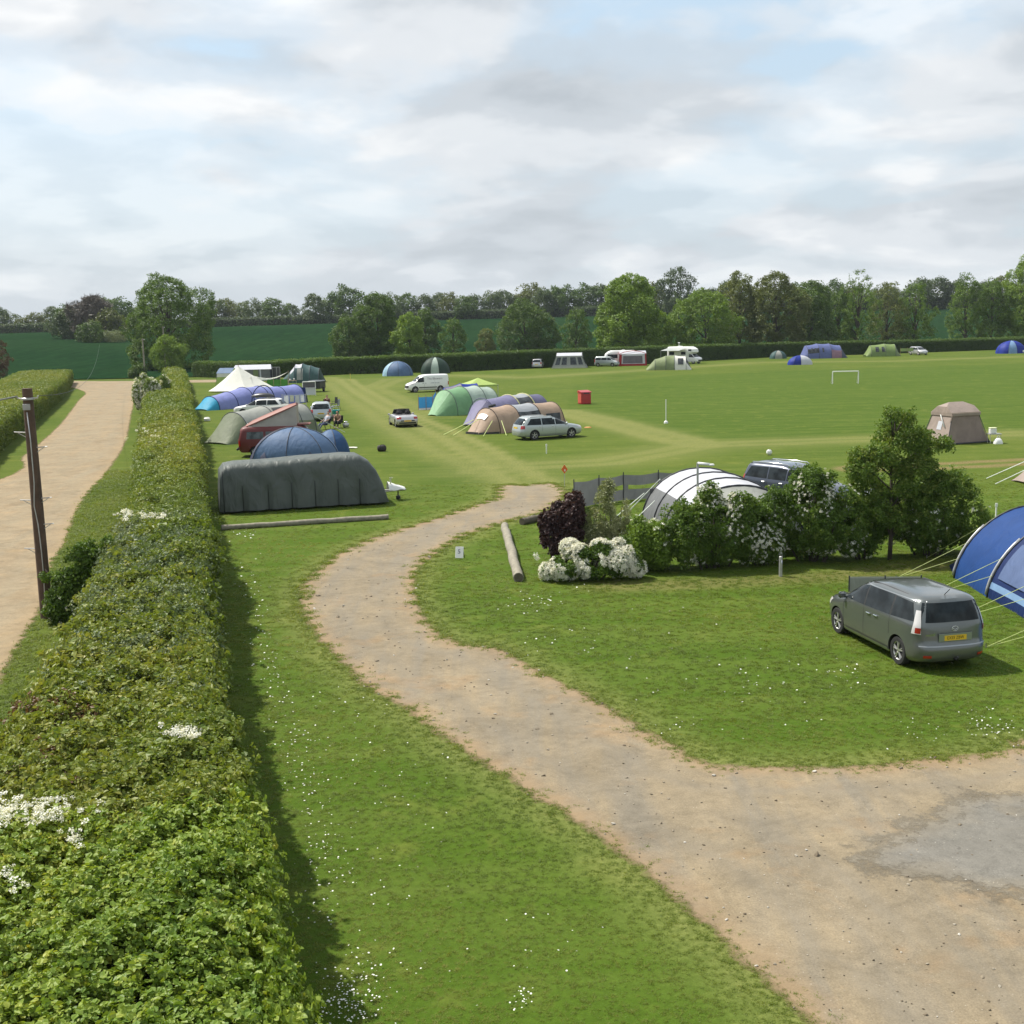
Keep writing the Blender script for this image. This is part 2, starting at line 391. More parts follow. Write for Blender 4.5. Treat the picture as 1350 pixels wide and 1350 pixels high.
BARK = plain('bark', (0.075, 0.060, 0.045), 0.9, var=0.35, scale=5, bump=0.6)
BARKG = plain('bark_grey', (0.13, 0.115, 0.095), 0.9, var=0.3, scale=5, bump=0.6)
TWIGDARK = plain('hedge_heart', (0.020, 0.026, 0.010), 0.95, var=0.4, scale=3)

def crown_points(g, lobes, n, depth=0.32):
    """points through the outer part of a union of ellipsoids; returns points, outward directions, shade-free tint noise"""
    c = np.array([l[0] for l in lobes], float); r = np.array([l[1] for l in lobes], float)
    w = (r[:, 0]*r[:, 1]+r[:, 1]*r[:, 2]+r[:, 0]*r[:, 2]); w = w/w.sum()
    i = g.choice(len(c), size=int(n*1.6), p=w)
    d = g.normal(size=(len(i), 3)); d /= np.linalg.norm(d, axis=1)[:, None]
    f = 1-np.abs(g.normal(size=len(i)))*depth*0.6
    f = np.clip(f, 0.25, 1.12)*(1+0.10*vnoise(d*2.3+c[i]*1.7, 3))
    P = c[i]+d*r[i]*f[:, None]
    inside = np.zeros(len(P), bool)
    for k in range(len(c)):
        q = (P-c[k])/r[k]; inside |= (np.sum(q*q, 1) < 0.50) & (i != k)
    P, d = P[~inside][:n], d[~inside][:n]
    return P, d
def make_crown(name, key, lobes, n, size, root, seed, tint=0.45, tvar=0.25, depth=0.32, kind='stuff', label=None, hollow=0.0):
    g = np.random.default_rng(seed); P, d = crown_points(g, lobes, n, depth)
    if hollow:                                                            # openings in a thin crown
        keep = vnoise(P*(0.9 if size > .6 else 2.2), seed) < (1.0-hollow); P, d = P[keep], d[keep]
    ti = tint+tvar*0.6*vnoise(P*0.8, seed+5)+tvar*g.normal(size=len(P))*0.45
    nr = d*0.8+g.normal(size=P.shape)*0.30; nr[:, 2] += 0.65
    return scatter(name, P, nr, size*g.uniform(0.7, 1.35, len(P)), ti, key, root, kind, label)
def make_trunk(root, h, r, lobes, seed, mat=None, lean=0.0, forks=True):
    g = random.Random(seed); m = MB()
    top = min(h*0.7, max(l[0][2] for l in lobes))
    pts = [(0, 0, -0.15)]; k = 6
    for i in range(1, k+1): pts.append((lean*i/k+g.uniform(-.06, .06)*h*.1, g.uniform(-.06, .06)*h*.1, top*i/k))
    m.tube(pts, [r*1.35]+[r*(1-0.75*i/k) for i in range(1, k+1)], 9)
    if forks:
        for c, rr in lobes:
            z0 = max(h*0.12, min(c[2]*0.55, top*0.8)); b = Vector((lean*z0/top, 0, z0)); e = Vector(c)
            mid = b.lerp(e, 0.5)+Vector((g.uniform(-.2, .2), g.uniform(-.2, .2), 0.15*h*0.2))
            m.tube([b, mid, e], [r*0.5, r*0.3, r*0.1], 6)
    return m.build('trunk', mat or BARK, root, True)
def lobes_round(g, h, w, base, n, top_w=0.6):
    """lobes filling a rounded crown from base height to h, w = half width"""
    L = []; ch = h-base
    for i in range(n):
        t = (i+0.5)/n; z = base+ch*(0.16+0.70*t)
        prof = math.sin(math.pi*(0.18+0.72*t))**0.8 if t < 0.6 else math.sin(math.pi*(0.18+0.72*t))**0.8*(1-(1-top_w)*(t-0.6)/0.4)
        a = i*2.4+g.uniform(-.5, .5); rad = w*prof*g.uniform(0.35, 0.62)
        s = w*g.uniform(0.36, 0.52)*(0.75+0.4*prof)
        L.append(((math.cos(a)*rad, math.sin(a)*rad, z), (s, s, s*g.uniform(0.72, 0.95))))
    L.append(((0, 0, base+ch*0.5), (w*0.62, w*0.62, ch*0.40)))
    L.append(((g.uniform(-.1, .1)*w, 0, h-ch*0.16), (w*0.40, w*0.40, ch*0.16)))
    return L
def tree(name, label, u, vb, vt, halfpx, key='oak', n=900, size=0.8, seed=1, base=0.12, tint=0.45, tvar=0.28, nl=9, group=None, mat=None, hollow=0.0, y=None, xy=None, trunk_r=None, cat='tree', depth=0.32, top_w=0.6, low=True):
    if y is not None:                                   # tree on the rising ground beyond: distance given, base on the terrain
        p = vec_at_y(u, vb, y); p[2] = float(terrain(p[0], p[1]))-0.05
    else: p = at(u, vb)
    h = height_at(p, vt); w = halfpx*(p[1]/FPX)
    g = random.Random(seed); root = thing(name, label, cat, p, g.uniform(0, 6.28), group)
    lobes = lobes_round(g, h, w, h*base, nl, top_w)
    if low: lobes += [((w*.35, 0, h*.20), (w*.55, w*.6, h*.20)), ((-w*.38, w*.1, h*.18), (w*.5, w*.6, h*.18))]
    sub = []
    for c_, r_ in lobes:                                           # smaller billows standing out of the main masses
        for q in range(3):
            d_ = Vector((g.gauss(0, 1), g.gauss(0, 1), g.gauss(.35, .8))).normalized(); k_ = g.uniform(.34, .52)
            sub.append(((c_[0]+d_.x*r_[0]*.86, c_[1]+d_.y*r_[1]*.86, max(h*.06, c_[2]+d_.z*r_[2]*.86)), (r_[0]*k_, r_[1]*k_, r_[2]*k_*.85)))
    full = lobes+sub; n = int(n*2.3); size *= 0.78
    make_trunk(root, h, trunk_r or h*0.022, lobes, seed, mat)
    make_crown('crown', key, full, n, size, root, seed, tint, tvar*1.25, .16, hollow=hollow)
    return root

# ------------------------------------------------------------------ ground
def polydist(X, Y, pts):
    P = np.stack([X.ravel(), Y.ravel()], 1); best = np.full(len(P), 1e9); pts = np.asarray(pts, float)[:, :2]
    for a, b in zip(pts[:-1], pts[1:]):
        ab = b-a; t = np.clip(((P-a)@ab)/(ab@ab), 0, 1); best = np.minimum(best, np.linalg.norm(P-(a+t[:, None]*ab), axis=1))
    return best.reshape(X.shape)
def W(*uv): return [at(u, v) for u, v in uv]
def band(D, half, soft): return sstep(1-(D-half)/soft)
def build_ground():
    xs = np.concatenate([[-2400, -1400, -700, -450, -320, -230, -170], np.arange(-140, -70, 5), np.arange(-70, 72, 0.5), np.arange(72, 200, 6), [230, 320, 450, 700, 1400, 2400]])
    ys = np.concatenate([[-400, -60, -15, 0], np.arange(6, 200, 0.5), np.arange(200, 480, 7), [520, 640, 1000, 1600, 2400]])
    X, Y = np.meshgrid(xs, ys); Z = terrain(X, Y)
    wig = 0.35*np.sin(X*0.31+Y*0.17)+0.2*np.sin(X*0.13-Y*0.45)
    wear = np.zeros_like(X)
    def ruts(pts, half_gap, width, amt, soft=0.5):
        D = polydist(X, Y, pts)+wig*0.25
        return amt*np.clip(band(np.abs(D-half_gap), width, soft), 0, 1)
    # vehicle ways worn pale across the pitch
    way1 = W((705, 640), (660, 612), (600, 577), (545, 552), (500, 530), (470, 512), (455, 500))
    way2 = W((705, 640), (655, 620), (585, 590), (520, 557), (478, 530), (452, 512), (430, 498))
    way3 = W((560, 548), (520, 528), (490, 512), (520, 500), (600, 495), (690, 498), (800, 491), (880, 486), (1000, 478), (1180, 476), (1350, 470))
    way4 = W((640, 621), (700, 614), (800, 609), (870, 597), (925, 587), (1050, 582), (1200, 577), (1350, 571))
    way5 = W((740, 542), (800, 556), (860, 572), (925, 587))
    way6 = W((1130, 618), (1190, 617), (1270, 613), (1400, 606))
    wear = np.maximum.reduce([ruts(way1, 0.8, 0.30, .8), ruts(way2, 0.9, 0.4, .6, .8), ruts(way3, 1.0, 0.5, .55, 1.0), ruts(way4, 0.9, 0.35, .65, .8), 0.30*band(polydist(X, Y, way4), 1.6, 3.0),
                              ruts(way5, 0.8, 0.5, .75, 1.0), 0.40*band(polydist(X, Y, way5), 1.2, 2.2), 0.35*band(polydist(X, Y, way2), 1.5, 2.0), 0.22*band(polydist(X, Y, way3), 2.5, 4.0)])
    near_pts = np.stack([X.ravel(), Y.ravel()], 1); m_ = (near_pts[:, 1] > 5) & (near_pts[:, 1] < 62) & (np.abs(near_pts[:, 0]) < 30); sdt = np.full(len(near_pts), -9.0); sdt[m_] = outline_sd(near_pts[m_], TRACK); rimw = sstep((sdt.reshape(X.shape)+1.1)/1.1)*0.62
    wear = np.maximum(wear, rimw)
    bare = ruts(way6, 0.8, 0.28, .9, .4)
    # thin strip of bare soil in the shade at the foot of the island shrubs
    bed = W((800, 772), (900, 770), (1010, 765), (1100, 760), (1180, 752), (1235, 745))
    bare = np.maximum(bare, 0.5*band(polydist(X, Y, bed)+wig*0.5, 0.3, 0.9))
    # mown play field: darker, denser turf between the worn ways
    field = np.array(W((890, 580), (745, 540), (760, 508), (900, 494), (1100, 487), (1400, 478), (1400, 566), (1100, 575)))[:, :2]
    px_, py_ = X.ravel(), Y.ravel(); ins = np.zeros(len(px_), bool); n = len(field); j = n-1
    for i in range(n):
        xi, yi = field[i]; xj, yj = field[j]
        with np.errstate(divide='ignore', invalid='ignore'):
            c = ((yi > py_) != (yj > py_)) & (px_ < (xj-xi)*(py_-yi)/(yj-yi+1e-12)+xi)
        ins ^= c; j = i
    lush = ins.reshape(X.shape).astype(float)
    near = sstep((62-Y)/22.0)*sstep((X+0.23*Y+2.5)/3.0)                # the island lawn by the track stays greener
    me = bpy.data.meshes.new('ground'); ny, nx = X.shape
    me.vertices.add(nx*ny); me.vertices.foreach_set('co', np.stack([X, Y, Z], 2).astype(np.float32).ravel())
    i, j = np.meshgrid(np.arange(ny-1), np.arange(nx-1), indexing='ij'); a = (i*nx+j).ravel()
    q = np.stack([a, a+1, a+nx+1, a+nx], 1).astype(np.int32); nf = len(q)
    me.loops.add(nf*4); me.loops.foreach_set('vertex_index', q.ravel()); me.polygons.add(nf)
    me.polygons.foreach_set('loop_start', np.arange(0, nf*4, 4, dtype=np.int32)); me.polygons.foreach_set('loop_total', np.full(nf, 4, np.int32))
    me.polygons.foreach_set('use_smooth', np.ones(nf, bool))
    for nm, d in (('wear', wear), ('bare', bare), ('lush', lush), ('near', near)):
        at_ = me.attributes.new(nm, 'FLOAT', 'POINT'); at_.data.foreach_set('value', d.astype(np.float32).ravel())
    me.update(); me.validate()
    m, t, out = newmat('meadow_grass')
    geo = t.n('ShaderNodeNewGeometry'); v = geo.outputs['Position']
    n_big = t.noise(v, 0.09, 4, 0.55, 0.4); n_mid = t.noise(v, 0.75, 5, 0.6, 0.3); n_fine = t.noise(v, 9.0, 5, 0.7); n_blade = t.noise(v, 55.0, 3, 0.7)
    mp = t.n('ShaderNodeMapping', i_Vector=v); mp.inputs['Rotation'].default_value = (0, 0, R(-14)); mp.inputs['Scale'].default_value = (0.16, 2.2, 1)
    n_mow = t.noise(mp.outputs[0], 0.55, 3, 0.5)
    A = lambda nm: t.n('ShaderNodeAttribute', attribute_name=nm).outputs['Fac']
    c = t.mix(t.ramp(n_big, [(0.32, 0.0), (0.68, 1.0)]), (0.0592, 0.0949, 0.0143), (0.0916, 0.1209, 0.0209))
    c = t.mix(t.math('MULTIPLY', A('lush'), 0.9), c, (0.0557, 0.0949, 0.0132))
    c = t.mix(t.math('MULTIPLY', A('near'), 0.72), c, (0.0557, 0.1040, 0.0105))
    c = t.mix(t.ramp(n_mid, [(0.34, 0.25), (0.5, 0.0)]), c, G((0.0452, 0.0881, 0.0088), 1.0))
    c = t.mix(t.ramp(n_mid, [(0.56, 0.0), (0.72, 0.55)]), c, (0.1578, 0.1695, 0.0385))
    c = t.mix(t.ramp(n_mow, [(0.4, 0.0), (0.7, 0.42)]), c, (0.1206, 0.1503, 0.0341))
    wearf = t.math('MULTIPLY', A('wear'), t.ramp(n_fine, [(0.25, 0.45), (0.6, 1.0)]))
    c = t.mix(wearf, c, (0.1984, 0.1989, 0.0704))
    baref = t.math('MULTIPLY', A('bare'), t.ramp(n_fine, [(0.3, 0.35), (0.55, 1.0)]))
    c = t.mix(baref, c, (0.1937, 0.1458, 0.0704))
    g2 = t.math('ADD', t.math('MULTIPLY', n_fine, 0.55), t.math('MULTIPLY', n_blade, 0.45))
    c = t.mix(1.0, c, t.ramp(g2, [(0.30, 0.62), (0.50, 1.0), (0.70, 1.38)]), 'MULTIPLY')
    b = t.n('ShaderNodeBump', i_Strength=0.5, i_Distance=0.05, i_Height=g2)
    p = principled(t, Base_Color=c, Roughness=0.9); p.inputs['Specular IOR Level'].default_value = 0.03; t.L.new(b.outputs[0], p.inputs['Normal'])
    t.L.new(p.outputs[0], out.inputs[0])
    return tag(link('ground', me, m), kind='structure')

def ragged(pts, step=0.35, amp=0.16, seed=0, closed=True):
    """smooth outline through pts with a ragged edge"""
    P = [np.asarray(p[:2], float) for p in pts]; n = len(P); out = []
    for i in range(n if closed else n-1):
        p0, p1, p2, p3 = P[(i-1) % n] if closed or i > 0 else P[0], P[i], P[(i+1) % n], P[(i+2) % n] if closed or i+2 < n else P[-1]
        k = max(2, int(np.linalg.norm(p2-p1)/step))
        for j in range(k):
            t = j/k; out.append(0.5*((2*p1)+(-p0+p2)*t+(2*p0-5*p1+4*p2-p3)*t*t+(-p0+3*p1-3*p2+p3)*t**3))
    out = np.array(out); q = np.concatenate([out, np.zeros((len(out), 1))], 1)
    out[:, 0] += amp*(vnoise(q*2.1, seed)+0.7*vnoise(q*6.3, seed+1)); out[:, 1] += amp*(vnoise(q*2.3, seed+2)+0.7*vnoise(q*7.1, seed+3))
    return out
def outline_sd(P, out):
    """signed distance to a closed outline, positive inside"""
    x, y = P[:, 0], P[:, 1]; best = np.full(len(P), 1e9); c = np.zeros(len(P), bool); n = len(out)
    for i in range(n):
        a, b = out[i], out[(i+1) % n]; ab = b-a; l2 = float(ab@ab)
        if l2 < 1e-12: continue
        t = np.clip(((P-a)@ab)/l2, 0, 1); e = P-(a+t[:, None]*ab); best = np.minimum(best, e[:, 0]**2+e[:, 1]**2)
        if (a[1] > y.min()-1) or True: c ^= ((a[1] > y) != (b[1] > y)) & (x < (b[0]-a[0])*(y-a[1])/(b[1]-a[1]+1e-12)+a[0])
    return np.where(c, 1, -1)*np.sqrt(best)
def sheet(name, outline, z, mat, kind='structure', step=0.22, margin=0.35):
    """flat sheet of small cells carrying its signed edge distance, so that its rim can break up"""
    lo = outline.min(0)-margin-step; hi = outline.max(0)+margin+step; xs = np.arange(lo[0], hi[0], step); ys = np.arange(lo[1], hi[1], step)
    X, Y = np.meshgrid(xs, ys); P = np.stack([X.ravel(), Y.ravel()], 1); sd = outline_sd(P, outline).reshape(X.shape); ny, nx = X.shape
    k = sd > -margin; q = k[:-1, :-1] | k[1:, :-1] | k[:-1, 1:] | k[1:, 1:]; I, J = np.nonzero(q); a = I*nx+J; F_ = np.stack([a, a+1, a+nx+1, a+nx], 1); used = np.unique(F_); mp = np.zeros(nx*ny, int); mp[used] = np.arange(len(used)); F_ = mp[F_]
    V = np.stack([P[used, 0], P[used, 1], np.full(len(used), z)], 1); me = bpy.data.meshes.new(name); me.from_pydata(V.tolist(), [], F_.tolist())
    at_ = me.attributes.new('sd', 'FLOAT', 'POINT'); at_.data.foreach_set('value', sd.ravel()[used].astype(np.float32)); me.update()
    return tag(link(name, me, mat), kind=kind)
def dirt(name, light, dark, warm, grey, stripe_rot, stone=0.5, rim=0.22, soft=0.10):
    m, t, out = newmat(name)
    geo = t.n('ShaderNodeNewGeometry'); v = geo.outputs['Position']
    mp = t.n('ShaderNodeMapping', i_Vector=v); mp.inputs['Rotation'].default_value = (0, 0, stripe_rot); mp.inputs['Scale'].default_value = (1.5, 0.16, 1)
    n1 = t.noise(v, 0.35, 5, 0.6, 0.5); n2 = t.noise(mp.outputs[0], 0.9, 4, 0.6, 0.6); n3 = t.noise(v, 4.0, 6, 0.7); n4 = t.noise(v, 38.0, 4, 0.75)
    vo = t.n('ShaderNodeTexVoronoi', feature='F1', i_Vector=v, i_Scale=17.0); peb = t.ramp(vo.outputs['Distance'], [(0.06, 1.0), (0.20, 0.0)])
    c = t.mix(t.ramp(n1, [(0.34, 0.0), (0.64, 1.0)]), light, dark)
    c = t.mix(t.ramp(n2, [(0.42, 0.0), (0.66, 0.75)]), c, grey)
    c = t.mix(t.ramp(t.noise(v, 0.55, 4, 0.6, 0.2), [(0.56, 0.0), (0.70, 0.75)]), c, warm)
    c = t.mix(t.ramp(t.noise(v, 2.1, 5, 0.7), [(0.62, 0.0), (0.74, 0.5)]), c, G(dark, 0.6))
    c = t.mix(1.0, c, t.ramp(n3, [(0.25, 0.78), (0.5, 1.0), (0.75, 1.16)]), 'MULTIPLY')
    c = t.mix(1.0, c, t.ramp(n4, [(0.25, 0.72), (0.5, 1.0), (0.75, 1.25)]), 'MULTIPLY')
    sp = t.noise(v, 11.0, 2, 0.5)
    c = t.mix(t.math('MULTIPLY', t.math('MULTIPLY', peb, t.ramp(sp, [(0.55, 0.0), (0.62, 1.0)])), stone), c, (0.52, 0.48, 0.42))
    c = t.mix(t.ramp(t.noise(v, 6.3, 3, 0.6), [(0.69, 0.0), (0.76, 0.7)]), c, G(dark, 0.42))
    sd = t.n('ShaderNodeAttribute', attribute_name='sd').outputs['Fac']
    edge = t.ramp(t.math('ADD', sd, t.math('MULTIPLY', t.noise(v, 1.7, 3), 0.8)), [(0.40, 0.65), (0.95, 0.0)]); c = t.mix(edge, c, warm)
    sdn = t.math('ADD', sd, t.math('MULTIPLY', t.math('SUBTRACT', t.noise(v, 0.5, 3), 0.5), 0.9)); ruts_ = t.ramp(t.math('DIVIDE', sdn, 4.0), [(0.0, 0.0), (0.16, 0.0), (0.25, 1.0), (0.34, 0.15), (0.46, 0.15), (0.58, 0.9), (0.70, 0.1), (1.0, 0.0)]); c = t.mix(t.math('MULTIPLY', t.math('MULTIPLY', ruts_, 0.5), t.ramp(n3, [(0.3, 0.5), (0.6, 1.0)])), c, grey)
    mott = t.noise(v, 0.9, 6, 0.72, 0.8); c = t.mix(1.0, c, t.ramp(mott, [(0.30, 0.80), (0.5, 1.0), (0.70, 1.12)]), 'MULTIPLY')
    h = t.math('ADD', t.math('MULTIPLY', n3, 0.6), t.math('MULTIPLY', n4, 0.4))
    b = t.n('ShaderNodeBump', i_Strength=0.55, i_Distance=0.04, i_Height=h)
    p = principled(t, Base_Color=c, Roughness=0.92); p.inputs['Specular IOR Level'].default_value = 0.15; t.L.new(b.outputs[0], p.inputs['Normal'])
    rag = t.math('ADD', t.math('MULTIPLY', t.math('SUBTRACT', t.noise(v, 2.4, 4, 0.6), 0.5), 2.2*rim), t.math('MULTIPLY', t.math('SUBTRACT', t.noise(v, 14.0, 4, 0.7), 0.5), 1.1*rim))
    alpha = t.math('DIVIDE', t.math('ADD', t.math('ADD', sd, rag), soft), 2*soft, clamp=True)
    tb = t.n('ShaderNodeBsdfTransparent'); mx = t.n('ShaderNodeMixShader', i_0=alpha, i_1=tb.outputs[0], i_2=p.outputs[0])
    t.L.new(mx.outputs[0], out.inputs[0]); return m
DIRT_LANE = dirt('lane_dirt', (0.2905, 0.2247, 0.1401), (0.2297, 0.1752, 0.1083), (0.2905, 0.2119, 0.1201), (0.2503, 0.2079, 0.1401), R(-18))
DIRT_TRACK = dirt('track_gravel', (0.2610, 0.2078, 0.1334), (0.2128, 0.1738, 0.1171), (0.2699, 0.1823, 0.0979), (0.1870, 0.1654, 0.1296), R(22))
TARMAC = dirt('worn_tarmac', (0.181, 0.171, 0.148), (0.164, 0.154, 0.133), (0.207, 0.175, 0.125), (0.173, 0.162, 0.141), R(70), 0.8, 0.75, 0.22)
TRACK_PX_LEFT = [(690, 640), (657, 640), (655, 655), (621, 668), (562, 688), (517, 701), (468, 720), (429, 743), (403, 766), (394, 782), (398, 808), (416, 837), (445, 867), (484, 906), (536, 935), (575, 965), (630, 1003), (700, 1045), (780, 1095), (850, 1145), (920, 1205), (985, 1265), (1040, 1318), (1075, 1352)]
TRACK_PX_RIGHT = [(1420, 975), (1350, 988), (1250, 1000), (1150, 1009), (1060, 1012), (950, 1010), (893, 985), (850, 962), (790, 925), (720, 890), (655, 855), (602, 848), (572, 831), (556, 808), (546, 782), (546, 762), (562, 740), (589, 720), (621, 704), (673, 687), (719, 674), (745, 655), (740, 642), (725, 637)]
trk = [at(*q) for q in TRACK_PX_LEFT]+[at(1120, 1420), at(1200, 1560), np.array([8, 7.0, 0]), np.array([14, 7.0, 0]), np.array([22, 17, 0])]+[at(*q) for q in TRACK_PX_RIGHT]
TRACK = ragged(trk, 0.8, 0.06, 3)
sheet('gravel_track', TRACK, 0.006, DIRT_TRACK)
tar = ragged([at(*q) for q in [(1500, 1065), (1350, 1052), (1290, 1050), (1245, 1058), (1243, 1078), (1200, 1080), (1185, 1102), (1150, 1110), (1145, 1140), (1190, 1148), (1250, 1160), (1320, 1177), (1400, 1182), (1520, 1190)]], 0.5, 0.04, 9)
sheet('tarmac_patch', tar, 0.012, TARMAC)
LANE_R = [(184, 506), (175, 537), (166, 579), (142, 620), (116, 650), (98, 679), (86, 715), (67, 745), (59, 786), (38, 825), (20, 855)]
LANE_L = [(0, 632), (30, 602), (59, 579), (83, 555), (104, 528), (112, 517), (84, 509), (40, 505)]
pr = [at(*q) for q in LANE_R]
lane = [at(300, 503.5), at(210, 505)]+pr+[pr[-1]+np.array([1.2, -4.5, 0]), np.array([-9.5, 18, 0]), np.array([-8.5, 6, 0]), np.array([-22, 6, 0]), np.array([-27, 30, 0])]+[at(*q) for q in LANE_L]+[at(-60, 502.5), at(-60, 499), at(120, 502.5), at(300, 500.5)]
LANE = ragged(lane, 1.2, 0.05, 5)
sheet('dirt_lane', LANE, 0.006, DIRT_LANE, step=0.4, margin=0.5)
build_ground()

def build_field():
    """young crop on the rising ground beyond the far hedges"""
    P = []; xs = np.linspace(-330, 330, 111)
    for k in range(60):
        t = k/59; row = []
        for x in xs:
            y0 = (192 if x < -45 else 206+0.42*(x+10))+(8 if x > 0 else 0); y1 = 436+0.05*x
            y = y0+(y1-y0)*t; row.append((x, y, float(terrain(x, y))+0.12+0.1*min(1, t*12)))
        P.append(row)
    m, t, out = newmat('young_crop'); geo = t.n('ShaderNodeNewGeometry'); v = geo.outputs['Position']
    n1 = t.noise(v, 0.02, 4, 0.55, 0.4); n2 = t.noise(v, 0.6, 5, 0.7)
    mp = t.n('ShaderNodeMapping', i_Vector=v); mp.inputs['Rotation'].default_value = (0, 0, R(12)); mp.inputs['Scale'].default_value = (0.55, 0.02, 1)
    n3 = t.noise(mp.outputs[0], 1.0, 3, 0.6)
    c = t.mix(t.ramp(n1, [(0.35, 0.0), (0.65, 1.0)]), (0.010, 0.031, 0.012), (0.015, 0.038, 0.014))
    c = t.mix(1.0, c, t.ramp(n2, [(0.3, 0.72), (0.7, 1.28)]), 'MULTIPLY'); c = t.mix(1.0, c, t.ramp(n3, [(0.35, 0.86), (0.65, 1.12)]), 'MULTIPLY')
    p = t.n('ShaderNodeBsdfDiffuse', i_Color=c); t.L.new(p.outputs[0], out.inputs[0])
    return MB().grid(P).build('crop_field', m, None, True, kind='structure')
build_field()

# ------------------------------------------------------------------ hedges
def hedge(label, C, half, height, key, base_size, dens, seed=1, name='hedge', tint=None, near_only=None, sides=(1, 1), top_round=0.25, group=None, extra=None, terr=False, bump=1.0, shoots=0.0, gap=0.0, heart=0.30, lod=lambda d: np.ones_like(d)):
    """C: centre line points, half: half widths; leaves stand on a ragged box section"""
    C = np.asarray(C, float)[:, :2]; half = np.broadcast_to(np.asarray(half, float), len(C)); height = np.broadcast_to(np.asarray(height, float), len(C))
    seg = np.linalg.norm(np.diff(C, axis=0), axis=1); S = np.concatenate([[0], np.cumsum(seg)])
    def frame(s):
        c = np.stack([np.interp(s, S, C[:, 0]), np.interp(s, S, C[:, 1])], 1); e = 0.4
        c2 = np.stack([np.interp(np.clip(s+e, 0, S[-1]), S, C[:, 0]), np.interp(np.clip(s+e, 0, S[-1]), S, C[:, 1])], 1)
        c1 = np.stack([np.interp(np.clip(s-e, 0, S[-1]), S, C[:, 0]), np.interp(np.clip(s-e, 0, S[-1]), S, C[:, 1])], 1)
        d = c2-c1; d /= np.linalg.norm(d, axis=1)[:, None]; nrm = np.stack([d[:, 1], -d[:, 0]], 1)
        return c, nrm, np.interp(s, S, half), np.interp(s, S, height)
    g = np.random.default_rng(seed); root = thing(name, label, 'hedge', (C[0][0], C[0][1], 0), 0, group); o = np.array([C[0][0], C[0][1], 0.0])
    # woody heart
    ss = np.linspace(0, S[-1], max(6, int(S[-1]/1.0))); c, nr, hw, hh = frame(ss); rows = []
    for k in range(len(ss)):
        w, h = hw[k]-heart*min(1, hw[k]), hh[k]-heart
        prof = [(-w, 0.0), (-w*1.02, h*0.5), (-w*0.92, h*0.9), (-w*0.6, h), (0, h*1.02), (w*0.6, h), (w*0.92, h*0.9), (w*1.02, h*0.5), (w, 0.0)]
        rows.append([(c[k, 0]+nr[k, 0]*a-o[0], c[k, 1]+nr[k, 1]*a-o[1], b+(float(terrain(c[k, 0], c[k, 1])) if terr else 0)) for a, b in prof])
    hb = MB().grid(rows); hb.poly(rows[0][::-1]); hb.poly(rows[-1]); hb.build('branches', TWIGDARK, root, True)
    # leaves
    n = int(dens*S[-1]); s = g.uniform(0, S[-1], n)
    c, nr, hw, hh = frame(s); dist = np.hypot(c[:, 0], c[:, 1]); L = lod(dist); keep = g.uniform(0, 1, n) < 1.0/(L*L)
    s, c, nr, hw, hh, L = s[keep], c[keep], nr[keep], hw[keep], hh[keep], L[keep]; n = len(s)
    hw = np.maximum(hw-0.34*base_size*L, .3); hh = hh-0.25*base_size*L
    per = hh*(sides[0]+sides[1])+2*hw; u = g.uniform(0, 1, n)*per
    aL = hh*sides[0]; onL = u < aL; onT = (~onL) & (u < aL+2*hw); onR = ~(onL | onT)
    a = np.where(onL, -hw, np.where(onR, hw, u-aL-hw)); z = np.where(onL, u, np.where(onR, u-aL-2*hw, hh))
    na = np.where(onL, -1.0, np.where(onR, 1.0, 0.0)); nz = np.where(onT, 1.0, 0.25)
    ed = np.clip((np.abs(a)/hw-(1-top_round))/top_round, 0, 1); z = np.where(onT, z-0.22*ed**2, z); na = np.where(onT, na+0.8*ed*np.sign(a), na)
    P = np.stack([c[:, 0]+nr[:, 0]*a, c[:, 1]+nr[:, 1]*a, z], 1)
    rough = bump*(0.13*vnoise(P*0.75, seed)+0.08*vnoise(P*2.3, seed+1))+0.06*g.normal(size=n)-0.02+np.where(g.uniform(0, 1, n) < shoots, g.uniform(.05, .28, n), 0)
    gaps = vnoise(P*np.array([1.5, 1.1, 1.5]), seed+7)+0.5*vnoise(P*3.3, seed+8); thin = (gaps < -0.42) & (g.uniform(0, 1, n) < gap)
    off = rough+0.0
    deep = g.uniform(0, 1, n) < (.22 if heart > .5 else 0); off = off-np.where(deep, g.uniform(.12, .40, n), 0)
    P[:, 0] += nr[:, 0]*na*off; P[:, 1] += nr[:, 1]*na*off; P[:, 2] += np.where(onT, off, 0.05*g.normal(size=n)); P[:, 2] = np.maximum(P[:, 2], 0.05)
    if terr: P[:, 2] += terrain(P[:, 0], P[:, 1])
    N = np.stack([nr[:, 0]*na, nr[:, 1]*na, nz+0.25], 1)+g.normal(size=(n, 3))*0.30
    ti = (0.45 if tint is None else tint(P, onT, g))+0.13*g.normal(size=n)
    if near_only is not None: sel = near_only(P)
    else: sel = np.ones(n, bool)
    def emit(nm, m_, key_, size, lab=None):
        m_ = m_ & ~thin
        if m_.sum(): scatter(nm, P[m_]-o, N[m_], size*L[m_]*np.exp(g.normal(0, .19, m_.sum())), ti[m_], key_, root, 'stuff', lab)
    emit('leaves', sel, key, base_size)
    if extra: extra(root, o, P, N, ti, L, onT, g, emit)
    return root
HR = [(385, 1350), (350, 1200), (330, 1080), (300, 1000), (279, 860), (270, 760), (267, 700), (262, 640), (258, 580), (252, 530), (248, 500), (246, 487)]
HL_ = [(-60, 1080), (0, 960), (60, 860), (120, 760), (155, 690), (170, 640), (182, 590), (188, 540), (192, 510)]
_r = np.array([at(*q, 2.0) for q in HR]); _l = np.array([at(*q, 2.0) for q in HL_])
